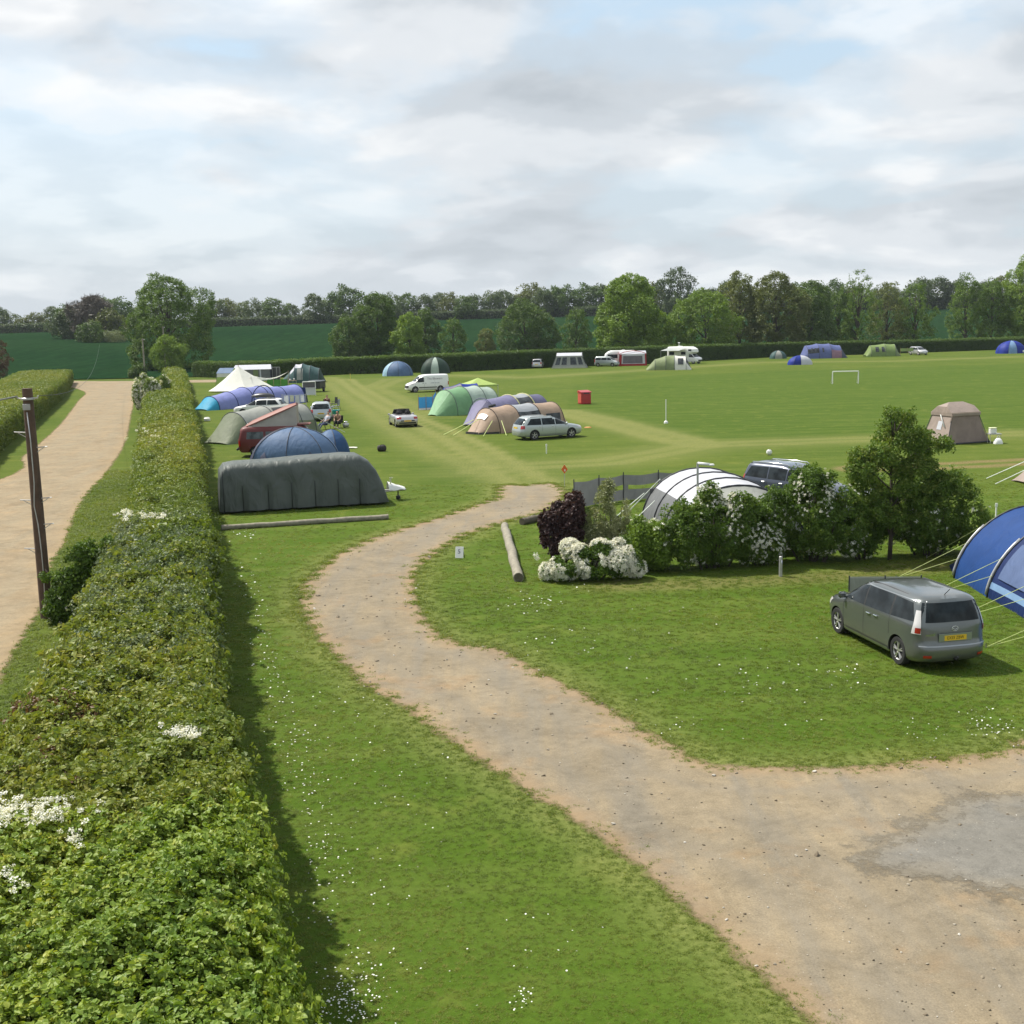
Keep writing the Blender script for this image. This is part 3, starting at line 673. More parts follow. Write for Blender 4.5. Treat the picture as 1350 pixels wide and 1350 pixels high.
_yr = np.array([1.0, 5.0, 9, 11, 13, 16, 20, 25, 30, 36, 43, 52, 62, 75, 92, 115, 140, 166, 176])
_xr = np.interp(_yr, _r[:, 1], _r[:, 0]); _xr[0] = _r[0, 0]+2.1; _xr[1] = _r[0, 0]+1.0; _xr[-1] -= 2.4
_xl = np.interp(_yr, _l[:, 1], _l[:, 0]); _xl = np.where(_yr < 16, _xr-3.35, _xl); _xl = np.where(_yr > 115, _xr-2.6, _xl); _xl = np.where((_yr > 43) & (_yr <= 115), np.minimum(_xl, _xr-2.0), _xl)
MAIN_C = np.stack([(_xl+_xr)/2, _yr], 1); MAIN_H = (_xr-_xl)/2*0.96
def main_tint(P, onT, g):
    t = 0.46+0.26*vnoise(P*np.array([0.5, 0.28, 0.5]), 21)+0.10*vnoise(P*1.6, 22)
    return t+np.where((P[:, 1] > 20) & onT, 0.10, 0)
def main_extra(root, o, P, N, ti, L, onT, g, emit):
    y = P[:, 1]; k = vnoise(P*np.array([0.45, 0.3, 0.3]), 40)
    x0 = np.interp(y, _yr, (_xl+_xr)/2)
    k2 = vnoise(P*np.array([1.1, .8, 1.0]), 49); near = y < 14.0+1.6*k+0.9*k2+0.25*(P[:, 0]-x0); brz = (y > 14.2) & (y < 17.8) & (P[:, 0] < x0-0.35) & (vnoise(P*0.9, 44)+.5*g.normal(size=len(P)) > 0.15)
    gry = (~near) & (vnoise(P*np.array([0.8, 0.5, 0.5]), 47)+.35*g.normal(size=len(P)) > 0.60) & (y < 36); mid = (~near) & (~brz) & (~gry) & (y < 34); far = y >= 34
    emit('leaves', near & (k2 > -.45), 'maple', 0.165); emit('leaves', near & (k2 <= -.45), 'maple_small', 0.18); emit('leaves', brz, 'bronze', 0.20, 'bronze brown leaves'); emit('leaves', gry, 'grey', 0.22, 'greyish green leaves')
    emit('leaves', mid, 'maple_small', 0.23); emit('leaves', far, 'hedge', 0.22)
    # blossom trails
    def bl(u, v, ru, rv, n, sz=0.13):
        c = at(u, v, 2.05); q = np.stack([at(u+g.normal()*ru, v+g.normal()*rv, 2.05+0.1*g.uniform(0, 1)) for _ in range(n)]); q[:, 2] += 0.05
        nn = g.normal(size=q.shape)*0.3; nn[:, 2] += 1; scatter('blossom', q-o, nn, sz*g.uniform(0.6, 1.3, n), g.uniform(0.3, 1, n), 'white', root, 'stuff', 'white blossom')
    bl(52, 1072, 32, 11, 70, 0.12); bl(10, 1082, 18, 8, 30, 0.12); bl(240, 970, 16, 5, 34, 0.12); bl(98, 1108, 8, 5, 12, 0.10); bl(12, 1160, 12, 10, 12, 0.1); bl(205, 682, 26, 3, 40, 0.17); bl(170, 677, 7, 2, 16, 0.17); bl(205, 575, 18, 6, 14, 0.22)
lod = lambda d: np.clip(d/16.0, 0.75, 8.0)**0.55
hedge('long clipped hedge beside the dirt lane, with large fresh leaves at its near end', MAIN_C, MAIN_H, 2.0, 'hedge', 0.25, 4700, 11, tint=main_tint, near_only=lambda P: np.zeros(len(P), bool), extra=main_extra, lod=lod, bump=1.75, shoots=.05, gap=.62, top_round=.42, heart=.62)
hl = [at(96, 505), at(80, 528), at(48, 556), at(0, 596), at(-40, 640)]      # foot of its lane side
hl = np.array([p[:2] for p in hl]+[[-33, 40], [-27, 22]])-np.array([4.0, 0])
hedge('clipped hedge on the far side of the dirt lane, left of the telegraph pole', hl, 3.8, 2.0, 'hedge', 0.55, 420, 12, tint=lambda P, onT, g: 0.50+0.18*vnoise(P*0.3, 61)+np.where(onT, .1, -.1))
bk = [at(262, 497), at(330, 499.5), at(440, 494), at(600, 490), at(700, 485.5), at(850, 480), at(1000, 471.5), at(1150, 467), at(1320, 461), at(1500, 455)]
bk = np.array([p[:2] for p in bk])+np.array([0, 1.6])
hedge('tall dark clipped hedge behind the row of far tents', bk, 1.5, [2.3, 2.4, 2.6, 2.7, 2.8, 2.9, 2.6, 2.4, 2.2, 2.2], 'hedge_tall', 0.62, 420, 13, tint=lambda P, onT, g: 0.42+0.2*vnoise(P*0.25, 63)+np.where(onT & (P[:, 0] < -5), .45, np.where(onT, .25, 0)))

hedge('dark hedge along the skyline under the distant trees', [(-320, 442), (-200, 437), (-60, 436), (90, 440), (220, 446), (330, 452)], 2.0, [3.0, 3.6, 3.0, 3.8, 4.6, 4.0], 'far', 1.7, 26, 14, terr=True, tint=lambda P, onT, g: 0.35+0.2*vnoise(P*0.12, 64))
# ------------------------------------------------------------------ trees
tree('oak_tree', 'broad leafy oak standing at the far end of the dirt lane', 226, 489, 366, 60, 'oak', 2600, 1.15, 5, base=0.10, tint=0.40, nl=16)
tree('tree', 'small lime green tree in front of the oak at the lane end', 224, 492, 442, 26, 'lime', 420, 0.85, 6, base=0.05, tint=0.5, nl=6)
T = [  # u, foot, top, half width, leaf, sprigs, size, tint, label
 (500, 482, 384, 36, 'dark', 900, 1.35, .55, 'tall dark tree with two tops left of the lime green tree'),
 (462, 484, 418, 28, 'dark', 500, 1.2, .6, 'low rounded dark tree at the left end of the row beyond the hedge'),
 (541, 484, 413, 25, 'lime', 460, 1.1, .38, 'lime green bushy tree in front of the tall dark tree'),
 (562, 478, 408, 22, 'dark', 300, 1.2, .5, 'slim dark tree tucked behind the lime green bushy tree'),
 (598, 474, 419, 19, 'oak', 280, 1.0, .45, 'small pointed green tree alone between the lime tree and the dome tree'),
 (641, 478, 433, 15, 'olive', 220, .9, .5, 'small brownish tree beside the big round dark tree'),
 (693, 474, 399, 41, 'dark', 1000, 1.3, .55, 'big round dark green tree above the hedge'),
 (760, 472, 406, 22, 'oak', 300, 1.1, .35, 'thin upright tree between the round dark tree and the tall bright tree'),
 (830, 478, 361, 47, 'lime', 1500, 1.35, .35, 'tall bright green tree behind the striped awning'),
 (868, 476, 408, 24, 'lime', 450, 1.1, .4, 'bright green bush at the foot of the tall bright tree'),
 (930, 474, 385, 46, 'lime', 1100, 1.3, .28, 'wide yellow green tree behind the motorhome'),
 (975, 470, 357, 36, 'olive', 700, 1.3, .55, 'tall feathery olive tree right of the motorhome'),
 (1022, 470, 358, 42, 'olive', 1000, 1.3, .35, 'tall olive green tree above the blue tents'),
 (1068, 468, 370, 36, 'dark', 750, 1.35, .55, 'dark tree standing behind the large blue tent'),
 (1105, 466, 382, 26, 'oak', 420, 1.2, .35, 'green tree leaning between the dark tree and the thin tall one'),
 (1130, 466, 357, 30, 'oak', 420, 1.1, .6, 'tall thin tree with sky showing through its top'),
 (1168, 464, 372, 30, 'olive', 480, 1.1, .5, 'sparse pale tree above the light green tent'),
 (1205, 463, 372, 30, 'oak', 480, 1.1, .45, 'loose open tree right of the light green tent'),
 (1272, 460, 360, 26, 'oak', 480, 1.1, .5, 'narrow ivy covered tree alone against the field'),
 (1306, 459, 366, 26, 'oak', 500, 1.2, .5, 'rounded tree beside the ivy covered one'),
 (1352, 458, 337, 38, 'lime', 1100, 1.3, .45, 'tall bright tree at the right edge above the blue dome'),
 (1395, 456, 350, 40, 'oak', 600, 1.3, .5, 'tree at the very right edge behind the tall bright one')]
for i, (u, vb, vt, hw, key, n, sz, ti, lab) in enumerate(T):
    thin = lab.startswith(('tall thin', 'sparse', 'loose', 'tall feathery'))
    tree('tree', lab, u, vb-2, vt, hw, key, n, sz, 40+i, base=0.06, tint=ti+.07, nl=8 if hw < 25 else 11, group='trees along the far hedge', hollow=0.55 if thin else 0.0, top_w=.8)
def far_tree(lab, u, y, h, hw, key, n, seed, group, hollow=0, base=.04, ti=.45, size=2.0, name='tree'):
    vb = 430; p = vec_at_y(u, vb, y); p[2] = float(terrain(p[0], p[1]))-.05
    g = random.Random(seed); root = thing(name, lab, 'tree', p, g.uniform(0, 6.28), group)
    lobes = lobes_round(g, h, hw, h*base, 6, .8); make_trunk(root, h, h*.022, lobes, seed, None, forks=False)
    make_crown('crown', key, lobes, n, size, root, seed, ti, .3, hollow=hollow); return root
g_ = random.Random(99); FT = []
for k in range(6): FT.append(far_tree('dark tree in the distant line along the top of the crop field', -300+k*30, 470, 10+k*.5, 6, ['far', 'dark', 'far', 'olive', 'dark', 'far'][k], 210, 300+k, 'trees along the skyline'))
for k in range(2): FT.append(far_tree('dark tree in the distant line along the top of the crop field', -300-k*30, 470, 11, 5.5, ['olive', 'far'][k], 130, 320+k, 'trees along the skyline', hollow=.35))
def put(o, u, y, s, sx=1.0, lift=0.0):
    p = vec_at_y(u, 430, y); o.location = (p[0], p[1], float(terrain(p[0], p[1]))-.05-lift); o.rotation_euler = (0, 0, g_.uniform(0, 6.28)); o.scale = (s*sx, s*sx, s)
first = set()
def skyline(u, y, s, sx, kind):
    o = FT[kind]
    seg = 'at the far left of the skyline' if u < 90 else 'between the half bare tree and the oak' if u < 200 else 'on the skyline right of the oak' if u < 340 else 'on the skyline left of the two topped tree' if u < 470 else 'on the skyline above the lime green bushy tree' if u < 620 else 'on the skyline above the round dark tree' if u < 740 else 'on the skyline near the tall bright tree' if u < 900 else 'on the skyline behind the olive trees' if u < 1100 else 'on the skyline above the light green tent' if u < 1240 else 'at the far right of the skyline'
    ds = ['rounded dark green distant tree', 'deep green distant tree', 'broad dark distant tree', 'brownish olive distant tree', 'deep green pointed distant tree', 'flat topped dark distant tree', 'thin pale olive distant tree', 'thin dark distant tree'][kind]; sz = ' small' if s < .75 else ' tall' if s > 1.0 else ''
    if kind in first: o = copy_tree(o)
    o['label'] = ('%s%s %s' % (sz.strip()+' ' if sz else '', ds, seg)).strip()
    first.add(kind); put(o, u, y, s, sx)
u = -40.0; i = 0
while u < 1420:
    y = 436+g_.uniform(0, 26); top = 1.0
    s = {0: .95, 1: .75, 2: 1.08, 3: .85, 4: .65, 5: .9, 6: .95, 7: .8}[g_.randrange(8)]*g_.uniform(.82, 1.12)
    if 20 < u < 60: s *= .8
    skyline(u, y, s, g_.uniform(.9, 1.25), g_.choice([0, 0, 1, 2, 2, 3, 4, 5, 5, 6, 7])); u += g_.uniform(11, 25); i += 1
for k in range(3):                                             # a taller clump in the middle distance at the left
    pass
far_tree('half bare grey twigged tree in front of the skyline left of the oak', 122, 330, 11.5, 6.2, 'twig', 420, 401, None, hollow=.1, base=.25, size=2.0)
far_tree('rounded dark copse tree below the half bare tree', 92, 335, 8.2, 6.0, 'far', 330, 402, None, size=1.7)
far_tree('brownish green tree beside the half bare one left of the oak', 140, 326, 8.0, 6.0, 'olive', 330, 403, None, size=1.7, ti=.25)
far_tree('dark bush at the foot of the copse left of the oak', 118, 318, 4.6, 5.0, 'dark', 240, 404, None, size=1.4)
far_tree('pale flowering thorn bush at the foot of the copse', 150, 316, 3.0, 3.2, 'grey', 140, 405, None, size=1.3, ti=.8)
far_tree('dome shaped dark tree rising above the others behind the motorhome', 893, 400, 17.0, 7.5, 'far', 420, 406, None, size=1.8, ti=.3)
tree('tree', 'bronze tinged bush at the left edge beyond the lane hedge', -6, 500, 440, 22, 'bronze', 360, .8, 77, base=.05, tint=.35)
# ------------------------------------------------------------------ vehicles
GLASS = glassmat('car_glass'); GLASSL = glassmat('car_glass_pale', (0.05, 0.058, 0.06))
RUBBER = plain('tyre_rubber', (0.018, 0.018, 0.018), 0.85, var=0.3)
BLACKP = plain('black_plastic', (0.022, 0.022, 0.023), 0.55, var=0.2)
ALLOY = plain('alloy', (0.52, 0.51, 0.49), 0.32, metal=0.75, var=0.08)
CHROME = plain('chrome', (0.75, 0.75, 0.75), 0.15, metal=1.0, var=0.03)
LAMPRED = plain('lamp_red', (0.36, 0.016, 0.012), 0.18, var=0.1, coat=0.6)
LAMPCLR = plain('lamp_clear', (0.62, 0.60, 0.60), 0.15, var=0.1, coat=0.7)
PLATEY = plain('plate_yellow', (0.72, 0.46, 0.025), 0.45, var=0.05)
PLATEW = plain('plate_white', (0.76, 0.76, 0.74), 0.45, var=0.05)
INK = plain('plate_ink', (0.015, 0.015, 0.015), 0.5)
WHITEP = carpaint('paint_white', (0.80, 0.80, 0.79), 0.0, 0.4)
TRIMW = plain('white_trim', (0.76, 0.76, 0.74), 0.45, var=0.05)
MM = 3.2
class Body:
    """closed car skin: stacked rounded plan outlines (z, rear x, front x, half width, rear roundness, front roundness)"""
    def __init__(s, sl): s.sl = sl; s.z = [a[0] for a in sl]
    def at(s, z): return [float(np.interp(z, s.z, [a[k] for a in s.sl])) for k in range(1, 6)]
    def hw(s, x, z):
        xr, xf, w, nr, nf = s.at(z); xc, h = (xr+xf)/2, (xf-xr)/2; t = max(-1, min(1, (x-xc)/h))
        return w*max(0.0, 1-abs(t)**(nf if t > 0 else nr))**(1/MM)
    def xe(s, yf, z, front):
        xr, xf, w, nr, nf = s.at(z); xc, h = (xr+xf)/2, (xf-xr)/2
        return xc+(1 if front else -1)*h*max(0.0, 1-abs(yf)**MM)**(1/(nf if front else nr)), yf*w
    def mesh(s, mat):
        yf = [0, .2, .4, .55, .68, .78, .86, .92, .96]; side = np.linspace(-.86, .86, 15); rings = []
        for (z, xr, xf, w, nr, nf) in s.sl:
            xc, h = (xr+xf)/2, (xf-xr)/2; half = []
            for q in yf: half.append((xc+h*(1-q**MM)**(1/nf), q*w))
            tf = (1-.96**MM)**(1/nf); tr = (1-.96**MM)**(1/nr)
            for t in np.linspace(tf, -tr, 17)[1:-1]: half.append((xc+t*h, w*(1-abs(t)**(nf if t > 0 else nr))**(1/MM)))
            for q in yf[::-1]: half.append((xc-h*(1-q**MM)**(1/nr), q*w))
            ring = half+[(x, -y) for (x, y) in half[::-1][1:-1]]
            rings.append([(x, y, z) for x, y in ring])
        m = MB(); n = len(rings[0]); V = [p for r in rings for p in r]; Fs = []
        for i in range(len(rings)-1):
            for k in range(n): j = (k+1) % n; Fs.append((i*n+k, i*n+j, (i+1)*n+j, (i+1)*n+k))
        Fs.append(tuple(range(n-1, -1, -1))); Fs.append(tuple((len(rings)-1)*n+k for k in range(n)))
        m.add(V, Fs); return m
def offset_grid(P, eps, centre):
    P = np.asarray(P, float); du = np.gradient(P, axis=0); dv = np.gradient(P, axis=1); n = np.cross(du, dv); n /= np.maximum(np.linalg.norm(n, axis=2), 1e-9)[..., None]
    s = np.sign(np.sum(n*(P-np.asarray(centre)), 2))[..., None]; s[s == 0] = 1; return P+n*s*eps, float(np.mean(s))
def side_patch(b, quad, sgn, eps=0.006, nu=7, nv=5):
    (x0b, z0b), (x1b, z1b), (x1t, z1t), (x0t, z0t) = quad; P = []
    for j in range(nv):
        v = j/(nv-1); row = []
        for i in range(nu):
            u = i/(nu-1); x = (x0b*(1-u)+x1b*u)*(1-v)+(x0t*(1-u)+x1t*u)*v; z = (z0b*(1-u)+z1b*u)*(1-v)+(z0t*(1-u)+z1t*u)*v
            row.append((x, sgn*b.hw(x, z), z))
        P.append(row)
    Q, s = offset_grid(P, eps, (0, 0, 0.8)); return Q
def end_patch(b, y0, y1, z0, z1, front, eps=0.006, nu=11, nv=6, y0t=None, y1t=None):
    y0t = y0 if y0t is None else y0t; y1t = y1 if y1t is None else y1t; P = []
    for j in range(nv):
        v = j/(nv-1); z = z0+(z1-z0)*v; row = []
        for i in range(nu):
            u = i/(nu-1); yf = (y0*(1-v)+y0t*v)*(1-u)+(y1*(1-v)+y1t*v)*u; x, y = b.xe(yf, z, front); row.append((x, y, z))
        P.append(row)
    Q, s = offset_grid(P, eps, (0, 0, 0.6)); return Q
def gridpart(P, name, mat, parent, label=None):
    P = [[tuple(p) for p in r] for r in P]; m = MB().grid(P)
    # face outward
    a, c, d = Vector(P[0][0]), Vector(P[0][1]), Vector(P[1][0]); n = (c-a).cross(d-a)
    if n.dot(a-Vector((0, 0, .7))) < 0: m = MB().grid(P, flip=True)
    return m.build(name, mat, parent, True, label=label)
def boolean_cut(me, cutters, mat_cut):
    o = bpy.data.objects.new('tmp', me); COL.objects.link(o); cu = bpy.data.meshes.new('tmpc'); m = MB()
    for (c, r, y0, y1) in cutters: m.lathe([(r, y0), (r, y1)], c, 'Y', 28)
    cu = m.mesh('tmpc', [mat_cut]); co = bpy.data.objects.new('tmpc', cu); COL.objects.link(co)
    md = o.modifiers.new('b', 'BOOLEAN'); md.operation = 'DIFFERENCE'; md.object = co; md.solver = 'EXACT'
    try: md.material_mode = 'TRANSFER'
    except Exception: pass
    dg = bpy.context.evaluated_depsgraph_get(); res = bpy.data.meshes.new_from_object(o.evaluated_get(dg))
    bpy.data.objects.remove(o); bpy.data.objects.remove(co); return res
def wheel(root, x, y, r, rim=ALLOY, spokes=5, w=0.2, detail=True):
    sg = 1 if y > 0 else -1
    e = MB().lathe([(q, sg*h) for q, h in ((r*.62, -w/2), (r*.93, -w/2), (r, -w*.36), (r, w*.36), (r*.93, w/2), (r*.66, w/2), (r*.64, w*.30), (r*.62, w*.28))], (0, 0, 0), 'Y', 24).build('wheel', RUBBER, root, True, 35)
    e.location = (x, y, r)
    m = MB(); yo = sg*w*.42
    m.lathe([(r*.60, yo-.02*sg), (r*.66, yo), (r*.69, yo-.01*sg), (r*.66, yo-.04*sg)], (0, 0, 0), 'Y', 24, cap=False)
    m.lathe([(r*.05, yo+.0*sg), (r*.16, yo-.002*sg), (r*.17, yo-.03*sg)], (0, 0, 0), 'Y', 12)
    for k in range(spokes):
        a = 2*math.pi*k/spokes+.3; 
        for da in (-.16, .16):
            p0 = (math.cos(a+da*.6)*r*.14, yo-.012*sg, math.sin(a+da*.6)*r*.14); p1 = (math.cos(a+da)*r*.63, yo-.012*sg, math.sin(a+da)*r*.63)
            m.tube([p0, p1], [r*.05, r*.055], 6)
    m.build('rim', rim, e, True, 40)
    MB().lathe([(0.001, sg*w*.12), (r*.6, sg*w*.12), (r*.6, sg*w*.10), (.001, sg*w*.10)], (0, 0, 0), 'Y', 20, cap=False).build('brake_well', BLACKP, e)
    return e
def text_part(s, size, mat, parent, loc, rot, name='lettering', depth=0.001, align='CENTER', sx=1.0):
    cu = bpy.data.curves.new('txt', 'FONT'); cu.body = s; cu.size = size; cu.align_x = align; cu.align_y = 'CENTER'; cu.extrude = depth; cu.resolution_u = 2
    o = bpy.data.objects.new('txt', cu); COL.objects.link(o); dg = bpy.context.evaluated_depsgraph_get()
    me = bpy.data.meshes.new_from_object(o.evaluated_get(dg)); bpy.data.objects.remove(o); me.materials.clear(); me.materials.append(mat)
    t = link(name, me, None, parent); t.location = loc; t.rotation_euler = rot; t.scale = (sx, 1, 1); return t
def vehicle(name, label, cat, p, rz, b, paint, wheels, r, glass_side=(), screen=None, rearw=None, heads=None, tails=None, plate=None, mirrors=None, seams=(), handles=(), rails=None, group=None, rim=ALLOY, spokes=5,
            glass=GLASS, bump=None, front_plate=True, tail_mat=None, arch=1.14, sill=None, railmat=None):
    root = thing(name, label, cat, p, rz, group)
    me = b.mesh(paint).mesh('body', [paint]); W2 = max(a[3] for a in b.sl)
    cut = [((x, 0, r), r*arch, sg*W2*.62, sg*(W2+.2)) if sg > 0 else ((x, 0, r), r*arch, sg*(W2+.2), sg*W2*.62) for x in wheels for sg in (1, -1)]
    me2 = boolean_cut(me, cut, BLACKP)
    me2.polygons.foreach_set('use_smooth', [True]*len(me2.polygons)); me2.set_sharp_from_angle(angle=R(38)); me2.update()
    body = link('body', me2, None, root)
    for x in wheels:
        for sg in (1, -1): wheel(root, x, sg*(W2-.125), r, rim, spokes)
    for q in glass_side:
        for sg in (1, -1): gridpart(side_patch(b, q, sg), 'side_window', glass, root)
    if screen: gridpart(end_patch(b, -screen[2], screen[2], screen[0], screen[1], True), 'windscreen', glass, root)
    if rearw: gridpart(end_patch(b, -rearw[2], rearw[2], rearw[0], rearw[1], False), 'rear_window', glass, root)
    for (spec, mat, front, nm) in ((heads, LAMPCLR, True, 'headlight'), (tails, tail_mat or LAMPRED, False, 'tail_light')):
        if spec:
            for sg in (1, -1):
                y0, y1, z0, z1 = spec[:4]; y0t, y1t = (spec[4], spec[5]) if len(spec) > 4 else (y0, y1)
                gridpart(end_patch(b, sg*y0, sg*y1, z0, z1, front, .010, y0t=sg*y0t, y1t=sg*y1t), nm, mat, root)
    for (x, z0, z1, x1) in seams:
        for sg in (1, -1): gridpart(side_patch(b, [(x, z0), (x+.012, z0), (x1+.012, z1), (x1, z1)], sg, .003, 2, 6), 'door_seam', BLACKP, root)
    for (x, z) in handles:
        for sg in (1, -1): MB().box((x, sg*(b.hw(x, z)+.02), z), (.17, .035, .032), bev=.01).build('door_handle', CHROME if paint is not WHITEP else BLACKP, root)
    if mirrors:
        x, z = mirrors
        for sg in (1, -1): MB().box((x, sg*(b.hw(x, z)+.12), z+.04), (.10, .20, .15), bev=.04).tube([(x, sg*(b.hw(x, z)-.02), z-.02), (x, sg*(b.hw(x, z)+.08), z)], .025, 6).build('mirror', paint, root, True, 40)
    if rails:
        x0, x1, z, y = rails
        for sg in (1, -1): MB().tube([(x0, sg*y, z-.03), (x0+.1, sg*y, z+.035), ((x0+x1)/2, sg*y, z+.05), (x1-.1, sg*y, z+.035), (x1, sg*y, z-.03)], .020, 8).build('roof_rail', railmat or BLACKP, root, True)
    if plate:
        txt, z = plate; x, _ = b.xe(0, z, False)
        pl = MB().box((0, 0, 0), (.014, .52, .112)).build('number_plate', PLATEY, root); pl.location = (x-.016, 0, z)
        if txt: text_part(txt, .098, INK, pl, (-.0085, 0, 0), (R(90), 0, R(-90)), sx=.86)
        if front_plate:
            x, _ = b.xe(0, .42, True); MB().box((x+.012, 0, .42), (.014, .52, .112)).build('number_plate', PLATEW, root)
    if bump:
        for (z0, z1, front) in bump: gridpart(end_patch(b, -.9, .9, z0, z1, front, .008), 'bumper_insert', BLACKP, root)
    if sill:
        for sg in (1, -1): gridpart(side_patch(b, [(wheels[1]+r*1.2, .215), (wheels[0]-r*1.2, .215), (wheels[0]-r*1.2, .30), (wheels[1]+r*1.2, .30)], sg, .02, 9, 3), 'sill', sill, root)
    return root, b
def sl(*rows): return Body([(r[0], r[1], r[2], r[3], r[4] if len(r) > 4 else 14, r[5] if len(r) > 5 else 7) for r in rows])

# grey green people carrier on the island lawn
P_MPV = carpaint('paint_grey_green', (0.125, 0.138, 0.138), 0.55, 0.28)
b = sl((.20, -2.08, 2.02, .80), (.27, -2.20, 2.14, .855), (.36, -2.255, 2.22, .87), (.56, -2.262, 2.245, .875), (.62, -2.225, 2.24, .875), (.74, -2.215, 2.17, .872), (.85, -2.20, 1.98, .87), (.93, -2.19, 1.68, .866),
       (.985, -2.18, 1.42, .860), (1.03, -2.172, 1.30, .848), (1.25, -2.10, .93, .785), (1.42, -2.03, .58, .725), (1.50, -2.00, .38, .690, 12), (1.555, -1.96, .12, .63, 10), (1.592, -1.82, -.15, .53, 8), (1.612, -1.6, -.4, .36, 6))
SILV = carpaint('paint_silver_roofline', (0.30, 0.32, 0.33), 0.6, 0.3)
g_at = at(1185.1, 875.8); ang = 1.782
def mpv():
    off = np.array([-1.375*math.cos(ang)-.80*math.sin(ang), -1.375*math.sin(ang)+.80*math.cos(ang), 0]); p = g_at-off
    root, _ = vehicle('people_carrier', 'grey green people carrier parked on the island lawn beside the blue tent', 'car', p, ang, b, P_MPV, (1.375, -1.375), .318,
        glass_side=[((-1.00, 1.035), (.06, 1.01), (.06, 1.455), (-1.00, 1.475)), ((.11, 1.01), (1.02, .995), (.42, 1.40), (.11, 1.452)), ((-1.92, 1.10), (-1.06, 1.04), (-1.06, 1.47), (-1.72, 1.46))],
        screen=(1.05, 1.49, .90), rearw=(1.09, 1.485, .885), heads=(.60, .93, .66, .80), tails=(.83, .965, .84, 1.33, .875, .955), tail_mat=LAMPCLR, plate=('EX55 ZBW', .765), mirrors=(1.02, 1.0),
        seams=[(.085, .34, 1.0, .085), (-1.03, .62, 1.03, -1.03), (1.02, .42, .98, 1.05)], handles=[(-.14, .87), (-.46, .885)], rails=(-1.72, .15, 1.505, .605), spokes=5, sill=SILV)
    for sg in (1, -1):
        gridpart(end_patch(b, sg*.84, sg*.93, .86, .98, False, .016), 'brake_lamp', LAMPRED, root, 'red lower lens of the tail light')
        gridpart(end_patch(b, sg*.62, sg*.80, .34, .40, False, .008), 'reflector', LAMPRED, root)
        gridpart(side_patch(b, [(-1.95, 1.50), (.36, 1.45), (.30, 1.475), (-1.93, 1.52)], sg, .006, 12, 2), 'roof_trim', SILV, root)
    for sg in (1, -1):
        gridpart(side_patch(b, [(.055, 1.012), (.115, 1.012), (.115, 1.453), (.055, 1.453)], sg, .0055, 3, 5), 'pillar_trim', BLACKP, root); gridpart(side_patch(b, [(-1.065, 1.04), (-.995, 1.036), (-.995, 1.472), (-1.065, 1.470)], sg, .0055, 3, 5), 'pillar_trim', BLACKP, root)
    x, _ = b.xe(0, .70, False); MB().box((x-.006, 0, .775), (.014, .78, .18), bev=.03).build('plate_recess', SILV, root)
    gridpart(end_patch(b, -.88, .88, .575, .60, False, .012), 'bumper_edge', SILV, root)
    x, _ = b.xe(0, .95, False); m = MB(); n = 14
    m.tube([(x-.012, .075*math.cos(2*math.pi*k/n), .955+.052*math.sin(2*math.pi*k/n)) for k in range(n+1)], .006, 6); m.tube([(x-.012, .07, .975), (x-.012, .03, .945), (x-.012, 0, .93), (x-.012, -.03, .945), (x-.012, -.07, .975)], .006, 6)
    m.build('badge', CHROME, root, True)
    MB().tube([(-1.75, 0, 1.585), (-1.95, 0, 1.75)], .008, 6).build('aerial', BLACKP, root)
    x, _ = b.xe(.4, 1.0, False)
    for k, (yy, w_) in enumerate(((.60, .20),)): text_part('mazda5', .075, CHROME, root, (x-.01, .56, .845), (R(90), 0, R(-90)), 'badge_lettering')
    MB().tube([(-2.18, 0, .30), (-2.33, 0, .31)], .03, 8).lathe([(.0, .30), (.03, .32), (.03, .37), (.0, .39)], (-2.33, 0, 0), 'Z', 10).build('tow_ball', BLACKP, root, True)
    MB().tube([(-2.06, .2, 1.10), (-2.09, -.25, 1.13)], .010, 6).build('rear_wiper', BLACKP, root)
mpv()

# silver estate beside the sand coloured tunnel tent
P_EST = carpaint('paint_pale_silver', (0.40, 0.44, 0.44), 0.5, 0.32)
be = sl((.20, -2.15, 2.15, .80), (.30, -2.34, 2.32, .87), (.42, -2.37, 2.36, .885), (.58, -2.37, 2.36, .888), (.70, -2.34, 2.30, .885), (.80, -2.31, 2.12, .88), (.88, -2.28, 1.75, .872), (.93, -2.26, 1.38, .862), (.97, -2.24, 1.22, .85),
        (1.20, -2.06, .72, .77), (1.36, -1.90, .36, .70), (1.43, -1.82, .16, .65, 12), (1.475, -1.7, -.1, .56, 9), (1.50, -1.5, -.4, .38, 7))
def estate(name, label, p, rz, paint, plate='', **kw):
    return vehicle(name, label, 'car', p, rz, be, paint, (1.36, -1.36), .32, glass_side=[((-.78, .965), (.14, .95), (.14, 1.365), (-.78, 1.38)), ((.20, .95), (1.10, .935), (.36, 1.32), (.20, 1.36)), ((-1.90, .985), (-.84, .967), (-.84, 1.378), (-1.55, 1.37))],
        screen=(.98, 1.40, .9), rearw=(1.0, 1.38, .88), heads=(.55, .93, .66, .78), tails=(.70, .95, .74, .95), plate=(plate, .80), mirrors=(.98, .95), seams=[(.17, .34, .95, .17), (-.81, .55, .95, -.81), (1.12, .4, .92, 1.12)], handles=[(-.05, .84), (-.95, .85)], rails=(-1.6, .05, 1.46, .58), **kw)
e0 = (at(756.1, 576.6)+at(701.6, 580.4))/2; ea = math.atan2(at(756.1, 576.6)[1]-at(701.6, 580.4)[1], at(756.1, 576.6)[0]-at(701.6, 580.4)[0])
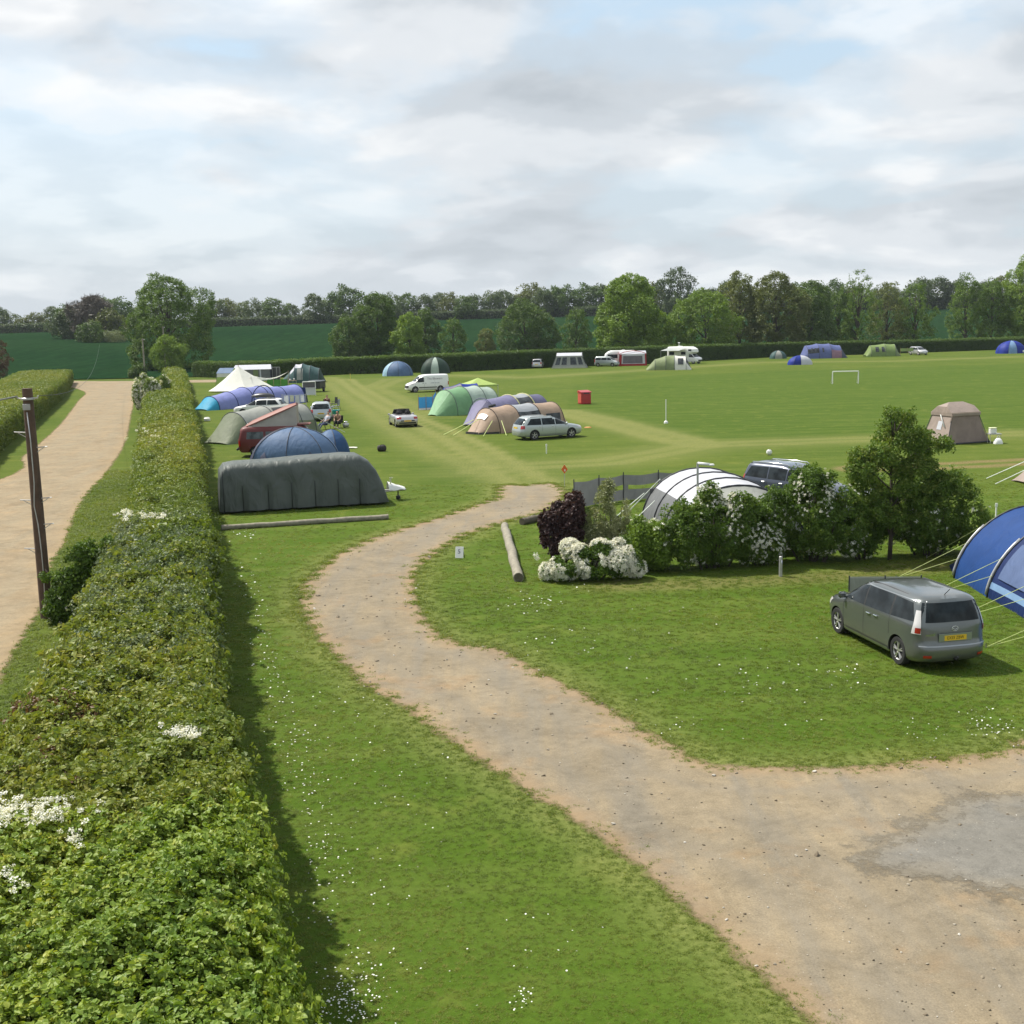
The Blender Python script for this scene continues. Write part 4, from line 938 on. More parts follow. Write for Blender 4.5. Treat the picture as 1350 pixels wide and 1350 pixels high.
er, _ = estate('estate_car', 'pale silver estate car parked side on in front of the sand coloured tunnel tent', e0+np.array([-.80*math.sin(-ea)*0+.80*math.sin(ea)*-1, .80*math.cos(ea), 0]), ea, P_EST, railmat=ALLOY)

# white estate with roof box in the left hand cluster
p0 = at(300, 549); p1 = at(356, 541); wa = math.atan2(p0[1]-p1[1], p0[0]-p1[0])
wr, _ = estate('estate_car', 'white estate car carrying a black roof box, nose towards the hedge', (at(320, 551)+at(350, 547))/2+np.array([.4, 1.0, 0]), math.pi-.10, WHITEP)
rb = thing('roof_box', 'black roof box strapped on top of the white estate car', 'roof box', tuple(np.array(wr.location)+np.array([.25, 0, 1.53])), math.pi-.10)
m = MB(); rows = []
for k in range(11):
    t = k/10; w = .40*(math.sin(math.pi*min(1, max(0.02, t*.94+.03)))**.35); h = .36*(math.sin(math.pi*(t*.94+.03))**.4)
    rows.append([(-1.0+2.0*t, w*math.cos(a)*1.0, .08+h*max(0, math.sin(a))**.8) for a in np.linspace(0, math.pi, 11)])
m.grid(rows); m.poly([r[0] for r in rows]+[r[-1] for r in rows[::-1]]); m.build('lid', plain('box_black', (.03, .031, .035), .35, var=.1), rb, True)
MB().box((-.5, 0, .04), (.05, 1.0, .06)).box((.5, 0, .04), (.05, 1.0, .06)).build('crossbar', ALLOY, rb)

# hatchback seen from behind in the left hand cluster
bh = sl((.20, -1.95, 1.9, .78), (.30, -2.08, 2.05, .85), (.50, -2.10, 2.1, .865), (.65, -2.08, 2.08, .865), (.78, -2.05, 1.95, .86), (.88, -2.02, 1.6, .852), (.95, -2.0, 1.25, .84), (1.2, -1.86, .8, .76), (1.38, -1.72, .45, .70), (1.46, -1.64, .22, .65, 12), (1.51, -1.5, -.05, .54, 9), (1.535, -1.3, -.3, .38, 7))
def hatch(name, label, p, rz, paint, plate='', group=None, **kw):
    return vehicle(name, label, 'car', p, rz, bh, paint, (1.27, -1.25), .31, glass_side=[((-.70, .985), (.15, .97), (.15, 1.38), (-.70, 1.40)), ((.20, .97), (1.05, .95), (.40, 1.34), (.20, 1.38)), ((-1.65, 1.01), (-.75, .985), (-.75, 1.40), (-1.40, 1.38))],
        screen=(.98, 1.42, .9), rearw=(1.0, 1.40, .86), heads=(.55, .93, .66, .80), tails=(.74, .95, .70, .98), plate=(plate, .66), mirrors=(.95, .95), seams=[(.17, .34, .96, .17), (-.72, .5, .96, -.72)], handles=[(-.05, .85), (-.85, .86)], group=group, **kw)
P_SIL = carpaint('paint_silver', (0.42, 0.45, 0.47), 0.5, 0.32)
hatch('hatchback_car', 'silver hatchback with its tail to the camera beside the grey awning', at(418, 556)+np.array([.1, 2.0, 0]), R(97), P_SIL, 'KR04 TNO')
# far small cars
P_SIL2 = carpaint('paint_silver_far', (0.50, 0.50, 0.52), 0.4, 0.35)
hatch('hatchback_car', 'small silver car parked alone by the hedge left of the pale grey awning', at(710, 485.5)+np.array([0, 1.5, 0]), R(80), P_SIL2)
hatch('hatchback_car', 'silver car nosing out beside the light green tent on the right', at(1212, 468)+np.array([0, .6, 0]), R(-75), P_SIL2)

# silver roadster with the hood down
P_RD = carpaint('paint_roadster', (0.50, 0.50, 0.52), 0.45, 0.3)
def roadster():
    br = sl((.18, -1.75, 1.75, .76), (.27, -1.90, 1.88, .83), (.42, -1.945, 1.93, .845), (.55, -1.94, 1.92, .847), (.66, -1.90, 1.80, .845), (.75, -1.86, 1.55, .835), (.82, -1.80, 1.2, .81, 10), (.86, -1.7, .95, .74, 8), (.885, -1.5, .7, .60, 7))
    p = at(531, 564)+np.array([-.15, 2.0, 0]); root, b = vehicle('convertible_car', 'silver two seat convertible with its roof down driving over the grass', 'car', p, R(106), br, P_RD, (1.22, -1.22), .30, screen=None, heads=(.5, .9, .58, .68), tails=(.56, .93, .62, .78), plate=('T617 FNV', .50), mirrors=(.72, .80), seams=[(.62, .3, .8, .62), (-.35, .3, .82, -.35)], handles=[(-.2, .70)], bump=[(.30, .40, False)])
    MB().box((.08, 0, .895), (1.05, 1.22, .03), bev=.012).build('cockpit', BLACKP, root)
    for sg in (1, -1):
        s = MB().box((-.25, sg*.33, .98), (.20, .46, .34), (0, R(-14), 0), bev=.07).box((-.30, sg*.33, 1.19), (.14, .26, .16), bev=.05).build('seat', BLACKP, root, True, 50)
        MB().tube([(-.52, sg*.16, .88), (-.50, sg*.16, 1.08), (-.50, sg*.33, 1.16), (-.50, sg*.50, 1.08), (-.52, sg*.50, .88)], .03, 8).build('roll_hoop', BLACKP, root, True)
    fr = [(.72, -.66, .87), (.42, -.58, 1.22), (.40, 0, 1.25), (.42, .58, 1.22), (.72, .66, .87)]
    MB().tube(fr, .028, 8).build('windscreen_frame', BLACKP, root, True)
    MB().grid([[(.71, y*1.1, .88) for y in (-.58, -.29, 0, .29, .58)], [(.43, y, 1.21) for y in (-.56, -.28, 0, .28, .56)]]).build('windscreen', GLASSL, root)
    MB().tube([(.35+.0, .33+.17*math.cos(a), .98+.17*math.sin(a)) for a in np.linspace(0, 6.283, 13)], .014, 6).build('steering_wheel', BLACKP, root)
    for sg in (1, -1):
        x, _ = b.xe(.5, .52, False); gridpart(end_patch(b, sg*.33, sg*.62, .46, .545, False, .012), 'air_vent', BLACKP, root)
roadster()

# white panel van with lettering
def panel_van():
    bv = sl((.22, -2.40, 2.30, .88, 20, 6), (.34, -2.48, 2.46, .965, 20, 6), (.55, -2.49, 2.49, .985, 22, 6), (.78, -2.49, 2.44, .985, 22, 6), (.95, -2.48, 2.30, .98, 22, 6), (1.08, -2.475, 1.98, .97, 22, 7), (1.18, -2.47, 1.62, .955, 22, 9), (1.45, -2.45, 1.30, .92, 22, 10), (1.72, -2.43, .98, .885, 22, 10), (1.86, -2.41, .78, .85, 20, 9), (1.94, -2.36, .5, .76, 16, 8), (1.975, -2.2, .2, .6, 12, 7))
    a = at(547.5, 517.6); e = at(588, 511.5); yaw = math.atan2(a[1]-e[1], a[0]-e[0])
    yaw = R(198); c = a-np.array([1.55*math.cos(yaw)-.95*-1*0, 1.55*math.sin(yaw), 0])+np.array([math.sin(yaw)*-.86*-1, .86, 0])*np.array([1, 1, 0])
    root, b = vehicle('panel_van', 'white panel van with faded lettering along its side', 'van', c, yaw, bv, WHITEP, (1.55, -1.38), .345, glass_side=[((.52, 1.15), (1.50, 1.13), (1.02, 1.60), (.52, 1.66))], screen=(1.22, 1.74, .9), rearw=(1.2, 1.66, .8), heads=(.62, .95, .86, 1.08), tails=(.86, .965, .75, 1.15), plate=('', .62), mirrors=(1.35, 1.15), seams=[(.48, .38, 1.72, .48), (1.52, .45, 1.12, 1.5), (-.75, .4, 1.7, -.75)], handles=[(.62, 1.02), (.34, 1.02)], rim=ALLOY, arch=1.1)
    BL = plain('van_lettering', (.30, .24, .30), .5, var=.05); BL2 = plain('van_lettering_dark', (.12, .14, .19), .5, var=.05)
    for sg in (1, -1):
        rot = (R(90), 0, R(180) if sg > 0 else 0); rx = R(8)*(1)
        text_part('The Brewers', .34, BL, root, (-.75, sg*(b.hw(-.75, 1.5)+.025), 1.50), (R(90)-R(9), 0, R(180) if sg > 0 else 0), depth=.002)
        text_part('01449 741 203', .17, BL2, root, (-.75, sg*(b.hw(-.75, 1.0)+.012), 1.02), (R(90)-R(2), 0, R(180) if sg > 0 else 0), depth=.002)
        gridpart(side_patch(b, [(-1.0, .50), (1.15, .50), (1.15, .60), (-1.0, .60)], sg, .014, 8, 2), 'rubbing_strip', BLACKP, root)
    gridpart(end_patch(b, -.75, .75, .52, .78, True, .01), 'grille', BLACKP, root)
panel_van()

# dark blue off-roader by the grey and white tent
def suv():
    P = carpaint('paint_midnight', (0.060, 0.072, 0.105), 0.4, 0.3)
    bs = sl((.24, -2.1, 2.1, .84), (.36, -2.28, 2.26, .90), (.55, -2.31, 2.30, .915), (.78, -2.30, 2.26, .915), (.92, -2.27, 2.08, .91), (1.02, -2.25, 1.65, .90), (1.08, -2.23, 1.30, .885), (1.34, -2.13, .85, .81), (1.54, -2.04, .50, .74), (1.62, -1.98, .30, .70, 12), (1.68, -1.85, .0, .6, 9), (1.71, -1.65, -.3, .4, 7))
    p = at(1010, 668)+np.array([1.25, .2, 0]); root, b = vehicle('off_roader', 'dark blue off-roader with bright roof rails behind the hawthorn bushes', 'car', p, R(-52), bs, P, (1.32, -1.32), .35, glass_side=[((-.75, 1.10), (.15, 1.09), (.15, 1.54), (-.75, 1.56)), ((.2, 1.09), (1.15, 1.07), (.48, 1.50), (.2, 1.535)), ((-1.95, 1.13), (-.8, 1.105), (-.8, 1.56), (-1.7, 1.54))], screen=(1.1, 1.58, .9), rearw=(1.12, 1.56, .86), heads=(.55, .93, .76, .92), tails=(.78, .96, .82, 1.2), plate=('', .8), mirrors=(1.05, 1.1), seams=[(.17, .4, 1.08, .17), (-.78, .55, 1.08, -.78)], handles=[(-.05, .97), (-.95, .98)], rails=(-1.8, .15, 1.68, .62), railmat=CHROME)
suv()

# small silver people carrier in front of the far caravan
def far_mpv():
    bm_ = sl((.22, -1.95, 1.95, .80), (.32, -2.08, 2.08, .86), (.6, -2.10, 2.12, .87), (.82, -2.08, 2.0, .868), (.95, -2.06, 1.75, .86), (1.05, -2.04, 1.5, .85), (1.3, -1.98, 1.1, .79), (1.52, -1.90, .72, .72), (1.62, -1.82, .4, .64, 12), (1.68, -1.6, .1, .48, 8))
    vehicle('people_carrier', 'pale silver people carrier parked in front of the far caravan', 'car', at(797, 483.5)+np.array([.5, 1.0, 0]), R(-28), bm_, P_EST, (1.3, -1.3), .31, glass_side=[((-.7, 1.07), (.3, 1.06), (.3, 1.5), (-.7, 1.52)), ((.36, 1.06), (1.3, 1.04), (.7, 1.46), (.36, 1.5)), ((-1.8, 1.09), (-.76, 1.07), (-.76, 1.52), (-1.65, 1.5))], screen=(1.08, 1.54, .9), rearw=(1.08, 1.5, .86), heads=(.5, .93, .74, .9), tails=(.8, .95, .75, 1.2), plate=('', .8), mirrors=(1.2, 1.06))
far_mpv()

# boxy bodies: caravans, motorhome, camper
def boxbody(rows): return Body([(r[0], r[1], r[2], r[3], r[4] if len(r) > 4 else 26, r[5] if len(r) > 5 else 22) for r in rows])
def motorhome():
    p = at(906, 480)+np.array([0, 2.2, 0]); rz = R(-38)
    bb = boxbody([(.35, -3.0, 1.25, 1.10), (.6, -3.05, 1.3, 1.13), (1.6, -3.05, 1.3, 1.14), (1.75, -3.05, 1.9, 1.14, 26, 8), (1.95, -3.05, 2.25, 1.14, 26, 7), (2.45, -3.04, 2.15, 1.13, 26, 7), (2.75, -3.0, 1.6, 1.08, 22, 8), (2.86, -2.9, 1.3, .98, 18, 9)])
    root = thing('motorhome', 'white motorhome with an overcab bed and awning canopy by the hedge', 'motorhome', p, rz)
    bb.mesh(WHITEP).build('body', TRIMW, root, True, 38)
    cab = sl((.30, .9, 2.75, .92, 20, 6), (.5, .9, 2.95, .98, 20, 6), (.85, .9, 2.92, .98, 20, 6), (1.02, .9, 2.75, .97, 20, 7), (1.12, .9, 2.35, .95, 20, 8), (1.72, .9, 1.75, .88, 20, 9))
    cb = cab.mesh(WHITEP).build('cab', WHITEP, root, True, 38)
    gridpart(end_patch(cab, -.9, .9, 1.14, 1.66, True), 'windscreen', GLASS, root)
    for sg in (1, -1):
        gridpart(side_patch(cab, [(1.15, 1.12), (2.2, 1.1), (1.72, 1.6), (1.15, 1.6)], sg), 'side_window', GLASS, root)
        gridpart(side_patch(bb, [(-.2, 1.55), (.7, 1.55), (.7, 2.05), (-.2, 2.05)], sg), 'side_window', GLASS, root)
        gridpart(side_patch(bb, [(-2.5, 1.5), (-1.5, 1.5), (-1.5, 2.05), (-2.5, 2.05)], sg), 'side_window', GLASS, root)
        gridpart(side_patch(bb, [(1.2, 2.15), (1.75, 2.15), (1.75, 2.45), (1.2, 2.45)], sg), 'side_window', GLASS, root)
        gridpart(end_patch(cab, sg*.6, sg*.93, .72, .92, True), 'headlight', LAMPCLR, root)
        for x in (2.05, -1.6): wheel(root, x, sg*.86, .33)
        MB().box((2.0, sg*1.15, 1.25), (.1, .18, .3), bev=.03).build('mirror', BLACKP, root)
    gridpart(end_patch(cab, -.7, .7, .45, .7, True), 'grille', BLACKP, root)
    MB().box((-.8, -.3, 2.93), (.7, .5, .12), bev=.03).build('roof_vent', TRIMW, root)
    MB().tube([(-1.5, .5, 2.85), (-1.5, .5, 3.5)], .03, 6).lathe([(.0, 3.45), (.22, 3.5), (.22, 3.54), (0, 3.58)], (-1.5, .5, 0), 'Z', 10).build('aerial', TRIMW, root)
    AW = fabric('awning_grey', (.42, .44, .42), transl=.2)
    c = thing('awning_canopy', 'pale grey canopy held out from the side of the motorhome', 'awning', p, rz)
    rows = [[(x, -1.16, 2.62-.0), (x, -2.2, 2.46-.05*math.sin(math.pi*(x+2.9)/3.6)), (x, -3.3, 2.28)] for x in np.linspace(-2.9, .7, 9)]
    MB().grid(rows).grid([[(r[0][0], r[0][1], r[0][2]-.015), (r[1][0], r[1][1], r[1][2]-.015), (r[2][0], r[2][1], r[2][2]-.015)] for r in rows], flip=True).build('canopy', AW, c, True)
    for x in (-2.85, .65): MB().tube([(x, -3.27, 0), (x, -3.27, 2.28)], .03, 6).build('pole', ALLOY, c)
motorhome()

def caravan(name, label, p, rz, L=5.2, group=None, stripe=None):
    h = L/2; root = thing(name, label, 'caravan', p, rz, group)
    b = boxbody([(.42, -h+.1, h-.1, 1.04, 26, 12), (.7, -h, h, 1.10, 26, 12), (1.4, -h, h-.05, 1.11, 26, 12), (2.0, -h+.06, h-.35, 1.10, 24, 10), (2.38, -h+.2, h-.85, 1.06, 20, 9), (2.52, -h+.5, h-1.2, .95, 14, 8)])
    b.mesh(TRIMW).build('body', TRIMW, root, True, 38)
    for sg in (1, -1):
        gridpart(side_patch(b, [(-h+.5, 1.25), (-h+1.5, 1.25), (-h+1.5, 1.9), (-h+.5, 1.9)], sg), 'side_window', GLASS, root)
        gridpart(side_patch(b, [(.2, 1.25), (h-.9, 1.25), (h-.9, 1.9), (.2, 1.9)], sg), 'side_window', GLASS, root)
        wheel(root, 0, sg*.98, .32)
    gridpart(end_patch(b, -.75, .75, 1.25, 1.85, True), 'front_window', GLASS, root); gridpart(end_patch(b, -.7, .7, 1.25, 1.85, False), 'rear_window', GLASS, root)
    MB().tube([(h-.2, .5, .45), (h+1.0, 0, .42)], .05, 6).tube([(h-.2, -.5, .45), (h+1.0, 0, .42)], .05, 6).build('drawbar', ALLOY, root)
    MB().box((-.6, 0, 2.56), (.5, .5, .12), bev=.04).build('roof_vent', TRIMW, root)
    return root, b
caravan('touring_caravan', 'white touring caravan joined to the red and white awning', at(812, 483)+np.array([1.0, 3.6, 0]), R(165), 5.6)

def camper():
    """red camper with its long roof tilted open at one side"""
    RED = plain('paint_camper_red', (0.13, 0.018, 0.016), 0.5, var=.1, scale=2)
    REDR = plain('roof_faded_red', (0.21, 0.062, 0.042), 0.6, var=.12, scale=3)
    p = at(357, 603)+np.array([0.25, 1.1, 0]); rz = R(4)      # rear to the left, side to the camera
    b = boxbody([(.30, -2.15, 2.15, .84, 20, 12), (.45, -2.26, 2.26, .91, 22, 12), (.95, -2.28, 2.27, .925, 22, 12), (1.05, -2.27, 2.24, .92, 22, 12), (1.55, -2.16, 1.85, .86, 20, 11), (1.72, -2.08, 1.66, .82, 18, 10), (1.80, -1.95, 1.5, .74, 14, 9)])
    root, _ = vehicle('camper_van', 'old red camper van with its faded roof tilted up', 'van', p, rz, b, RED, (1.24, -1.22), .32, glass_side=[((-1.72, 1.10), (-.72, 1.10), (-.72, 1.52), (-1.68, 1.52)), ((-.58, 1.10), (.38, 1.10), (.38, 1.52), (-.58, 1.52)), ((.58, 1.10), (1.55, 1.08), (1.28, 1.50), (.58, 1.52))], screen=(1.1, 1.62, .9), rearw=(1.12, 1.56, .82), heads=(.5, .7, .75, .95), tails=(.8, .95, .68, 1.0), plate=('', .62), mirrors=(1.5, 1.1), seams=[(.48, .4, 1.56, .48), (-.65, .4, 1.56, -.65)], handles=[(.60, .98)], glass=GLASSL, rim=TRIMW)
    MB().box((-2.30, 0, .50), (.10, 1.70, .14), bev=.03).build('bumper', BLACKP, root)
    # roof hinged at the rear, rising towards the front
    R0, R1 = Vector((-1.75, 0, 1.83)), Vector((1.25, 0, 3.05)); a = math.atan2(R1.z-R0.z, R1.x-R0.x); Lr = (R1-R0).length
    pr = [(-.0, -.05), (.0, .10)]
    rf = MB(); rows = []
    for k in range(9):
        t = k/8; w = .74*(1-.18*abs(2*t-1)**4); rows.append([(Lr*t, y*w, .17*(1-abs(y)**4)*(1-.5*abs(2*t-1)**6)) for y in np.linspace(-1, 1, 9)])
    rf.grid(rows); rf.grid([[(q[0], q[1], -.07) for q in r] for r in rows], flip=True); rf.grid([[(q[0], q[1], q[2]) for q in (r[0] for r in rows)], [(q[0], q[1], -.07) for q in (r[0] for r in rows)]]); rf.grid([[(q[0], q[1], q[2]) for q in (r[-1] for r in rows)], [(q[0], q[1], -.07) for q in (r[-1] for r in rows)]], flip=True)
    rf.grid([rows[-1], [(q[0], q[1], -.07) for q in rows[-1]]]); rf.grid([rows[0], [(q[0], q[1], -.07) for q in rows[0]]], flip=True)
    o = rf.build('pop_top', REDR, root, True, 40, 'faded red roof tilted up'); o.location = R0; o.rotation_euler = (0, -a, 0)
    CV = fabric('camper_canvas', (.50, .46, .40), transl=.3)
    m = MB()
    for sg in (1, -1): m.grid([[(x, sg*.68, 1.80) for x in np.linspace(-1.6, 1.25, 8)], [(x, sg*.66, 1.78+(x+1.75)/3.0*1.2) for x in np.linspace(-1.6, 1.25, 8)]], flip=sg > 0)
    m.grid([[(1.25, y, 1.80) for y in (-.68, 0, .68)], [(1.25, y, 2.98) for y in (-.66, 0, .66)]]); m.build('canvas', CV, root)
    MB().box((1.5, 0, 1.86), (1.0, 1.1, .07), bev=.03).build('luggage_tray', REDR, root)
camper()

hatch('hatchback_car', 'silver car mostly hidden behind the young tree and hawthorns', (at(1165, 705)[0], 41.5, 0), R(150), P_SIL)
# ------------------------------------------------------------------ tents
def FB(n, c, **k): return MATS.get(n) or fabric(n, c, **k)
F_NAVY = FB('cloth_navy', (.012, .030, .120)); F_BLUE = FB('cloth_blue', (.018, .065, .230)); F_PALEB = FB('cloth_pale_blue', (.36, .55, .68)); F_WINDOW = FB('cloth_window_blue', (.13, .18, .33), rough=.25)
F_STRIPE = FB('cloth_stripe_blue', (.22, .36, .58)); F_GREY = FB('cloth_grey', (.17, .175, .18)); F_DGREY = FB('cloth_dark_grey', (.07, .07, .075)); F_WHITE = FB('cloth_white_grey', (.60, .61, .66), var=.05)
F_SAND = FB('cloth_sand', (.44, .32, .235)); F_LAV = FB('cloth_lavender', (.22, .21, .34)); F_LAVD = FB('cloth_lavender_dark', (.15, .145, .24)); F_PGREY = FB('cloth_pale_grey', (.40, .42, .45))
F_GREEN = FB('cloth_mint', (.20, .38, .20)); F_PGREEN = FB('cloth_pale_mint', (.44, .53, .46)); F_LIME = FB('cloth_lime', (.40, .52, .15)); F_DGREEN = FB('cloth_bottle_green', (.025, .055, .038))
F_CREAM = FB('cloth_cream', (.82, .81, .74), var=.03, transl=.25); F_BROWN = FB('cloth_taupe', (.285, .225, .195)); F_BROWN2 = FB('cloth_taupe_light', (.36, .29, .25)); F_STEEL = FB('cloth_steel_blue', (.10, .17, .30)); F_SLATE = FB('cloth_slate', (.085, .095, .15))
F_PURP = FB('cloth_periwinkle', (.24, .27, .56)); F_TURQ = FB('cloth_turquoise', (.03, .36, .58)); F_TEAL = FB('cloth_teal', (.06, .12, .12)); F_OLIVE = FB('cloth_sage', (.22, .27, .13)); F_PUTTY = FB('cloth_putty', (.42, .43, .35)); F_AWN = FB('cloth_awning_grey', (.34, .35, .32)); F_AWNG = FB('cloth_awning_green', (.19, .22, .14))
F_RED = FB('cloth_red', (.40, .03, .035)); F_ROYAL = FB('cloth_royal_blue', (.012, .035, .30)); F_BRIGHTB = FB('cloth_bright_blue', (.045, .25, .55))
MESHW = glassmat('tent_window', (.035, .038, .042)); POLEG = plain('pole_grey', (.46, .46, .46), .4, metal=.5); POLED = plain('pole_dark', (.03, .032, .04), .5); ROPE = plain('guy_rope_yellow', (.56, .64, .24), .7); ROPEW = plain('guy_rope_pale', (.62, .66, .62), .7); WOOD = plain('tent_stick_wood', (.30, .21, .12), .7, var=.2); LINE = plain('seam_dark', (.05, .055, .07), .6)
HOOP_E = 0.95
def hoop_pt(w, h, a, e=None):
    e = HOOP_E if e is None else e
    t = math.pi*a; c, s = math.cos(t), max(0.0, math.sin(t)); return (-math.copysign(abs(c)**e, c)*w, h*s**e)
def tunnel(root, hoops, bands, pole=POLED, pole_r=.025, sag=.035, na=18, poles=None, e=None, skirt=None):
    """hoops (x, half width, height); bands per bay: [(a0, a1, material)]"""
    for i in range(len(hoops)-1):
        (x0, w0, h0), (x1, w1, h1) = hoops[i], hoops[i+1]
        for (a0, a1, mat) in bands[min(i, len(bands)-1)]:
            rows = []
            for k in range(7):
                t = k/6; f = 1-sag*math.sin(math.pi*t)*(1 if min(h0, h1) > .3 else .5); w, h = (w0+(w1-w0)*t)*f, (h0+(h1-h0)*t)*f; x = x0+(x1-x0)*t
                n = max(2, int(na*(a1-a0))+1); rows.append([(x, *hoop_pt(w, h, a0+(a1-a0)*j/n, e)) for j in range(n+1)])
            MB().grid(rows).build('panel', mat, root, True)
    for i in (range(len(hoops)) if poles is None else poles):
        x, w, h = hoops[i]
        if h > .3: MB().tube([(x, *hoop_pt(w+.012, h+.012, j/20, e)) for j in range(21)], pole_r, 6).build('pole', pole, root, True)
ALL = lambda m: [(0, 1, m)]
def along(p0, p1, w, away=True):
    """frame of a tunnel whose near side feet run from p0 to p1"""
    p0, p1 = np.asarray(p0)[:2], np.asarray(p1)[:2]; d = (p1-p0)/np.linalg.norm(p1-p0); n = np.array([-d[1], d[0]])
    if n[1] < 0: n = -n
    return p0+n*w, math.atan2(d[1], d[0]), float(np.linalg.norm(p1-p0))
def guys(root, segs, mat=ROPE, r=.012):
    for a, b in segs: MB().tube([a, b], r, 5).build('guy_rope', mat, root)
def dome(root, w, d, h, petals, pole=POLED, pole_r=.02, power=1.05, square=.35, turn=0.0, top=None, base=0.0):
    """petals: [(start deg, end deg, material)]"""
    def pt(a, t):
        q = R(a)+turn; s = 1/max(abs(math.cos(q)), abs(math.sin(q))); k = 1+(s-1)*square; r = math.cos(t*math.pi/2)**power; return (w*k*math.cos(q)*r, d*k*math.sin(q)*r, base+h*math.sin(t*math.pi/2)**.97)
    for (a0, a1, mat) in petals:
        n = max(3, int((a1-a0)/12)); MB().grid([[pt(a0+(a1-a0)*j/n, i/9) for j in range(n+1)] for i in range(10)]).build('panel', mat, root, True)
    for (a0, a1, mat) in petals: MB().tube([tuple(1.008*c for c in pt(a0, i/9)) for i in range(10)], pole_r, 5).build('pole', pole, root, True)
def cabin(root, base, top, h, mats, ridge=0.0, rmat=None, eave=0.0, hips=0.0):
    """base (x half, y half), top (x half, y half): walls W E S N and a roof with a ridge along x"""
    bx, by = base; tx, ty = top; c = [(-bx, -by), (bx, -by), (bx, by), (-bx, by)]; t = [(-tx, -ty), (tx, -ty), (tx, ty), (-tx, ty)]
    for i, nm in enumerate('SENW'):
        j = (i+1) % 4; rows = []
        for k in range(6):
            f = k/5; s = 1-.03*math.sin(math.pi*f); a = [((c[i][q]*(1-f)+t[i][q]*f)*s) for q in (0, 1)]; b = [((c[j][q]*(1-f)+t[j][q]*f)*s) for q in (0, 1)]
            rows.append([(a[0]+(b[0]-a[0])*u, a[1]+(b[1]-a[1])*u, h*f) for u in np.linspace(0, 1, 6)])
        MB().grid(rows).build('panel', mats[nm], root, True)
    r = rmat or mats['S']; e = 1+eave; rx = tx*(1-hips)
    for sg in (-1, 1):
        MB().grid([[(tx*e*u, sg*ty*e, h-.02) for u in np.linspace(-1, 1, 8)], [(tx*e*u*.96, sg*ty*.5, h+ridge*.60) for u in np.linspace(-1, 1, 8)], [(rx*u, 0, h+ridge) for u in np.linspace(-1, 1, 8)]], flip=sg > 0).build('roof_panel', r, root, True)
        MB().add([(sg*tx*e, -ty*e, h-.02), (sg*tx*e, ty*e, h-.02), (sg*tx*e*.96, ty*.5, h+ridge*.60), (sg*rx, 0, h+ridge), (sg*tx*e*.96, -ty*.5, h+ridge*.60)], [(0, 1, 2, 3, 4) if sg > 0 else (4, 3, 2, 1, 0)]).build('roof_end', mats['E' if sg > 0 else 'W'], root)
    for i in range(4): MB().tube([(*c[i], 0), (*t[i], h)], .02, 5).build('pole', LINE, root)
def wallquad(base, top, h, side, u0, u1, f0, f1, eps=.02):
    """patch on a cabin wall: u along the wall, f up it"""
    bx, by = base; tx, ty = top; c = [(-bx, -by), (bx, -by), (bx, by), (-bx, by)]; t = [(-tx, -ty), (tx, -ty), (tx, ty), (-tx, ty)]; i = 'SENW'.index(side); j = (i+1) % 4
    nx, ny = [(0, -1), (1, 0), (0, 1), (-1, 0)][i]; out = []
    for (u, f) in ((u0, f0), (u1, f0), (u1, f1), (u0, f1)):
        s = 1-.03*math.sin(math.pi*f); a = [((c[i][q]*(1-f)+t[i][q]*f)*s) for q in (0, 1)]; b = [((c[j][q]*(1-f)+t[j][q]*f)*s) for q in (0, 1)]
        out.append((a[0]+(b[0]-a[0])*u+nx*eps, a[1]+(b[1]-a[1])*u+ny*eps, h*f))
    return out

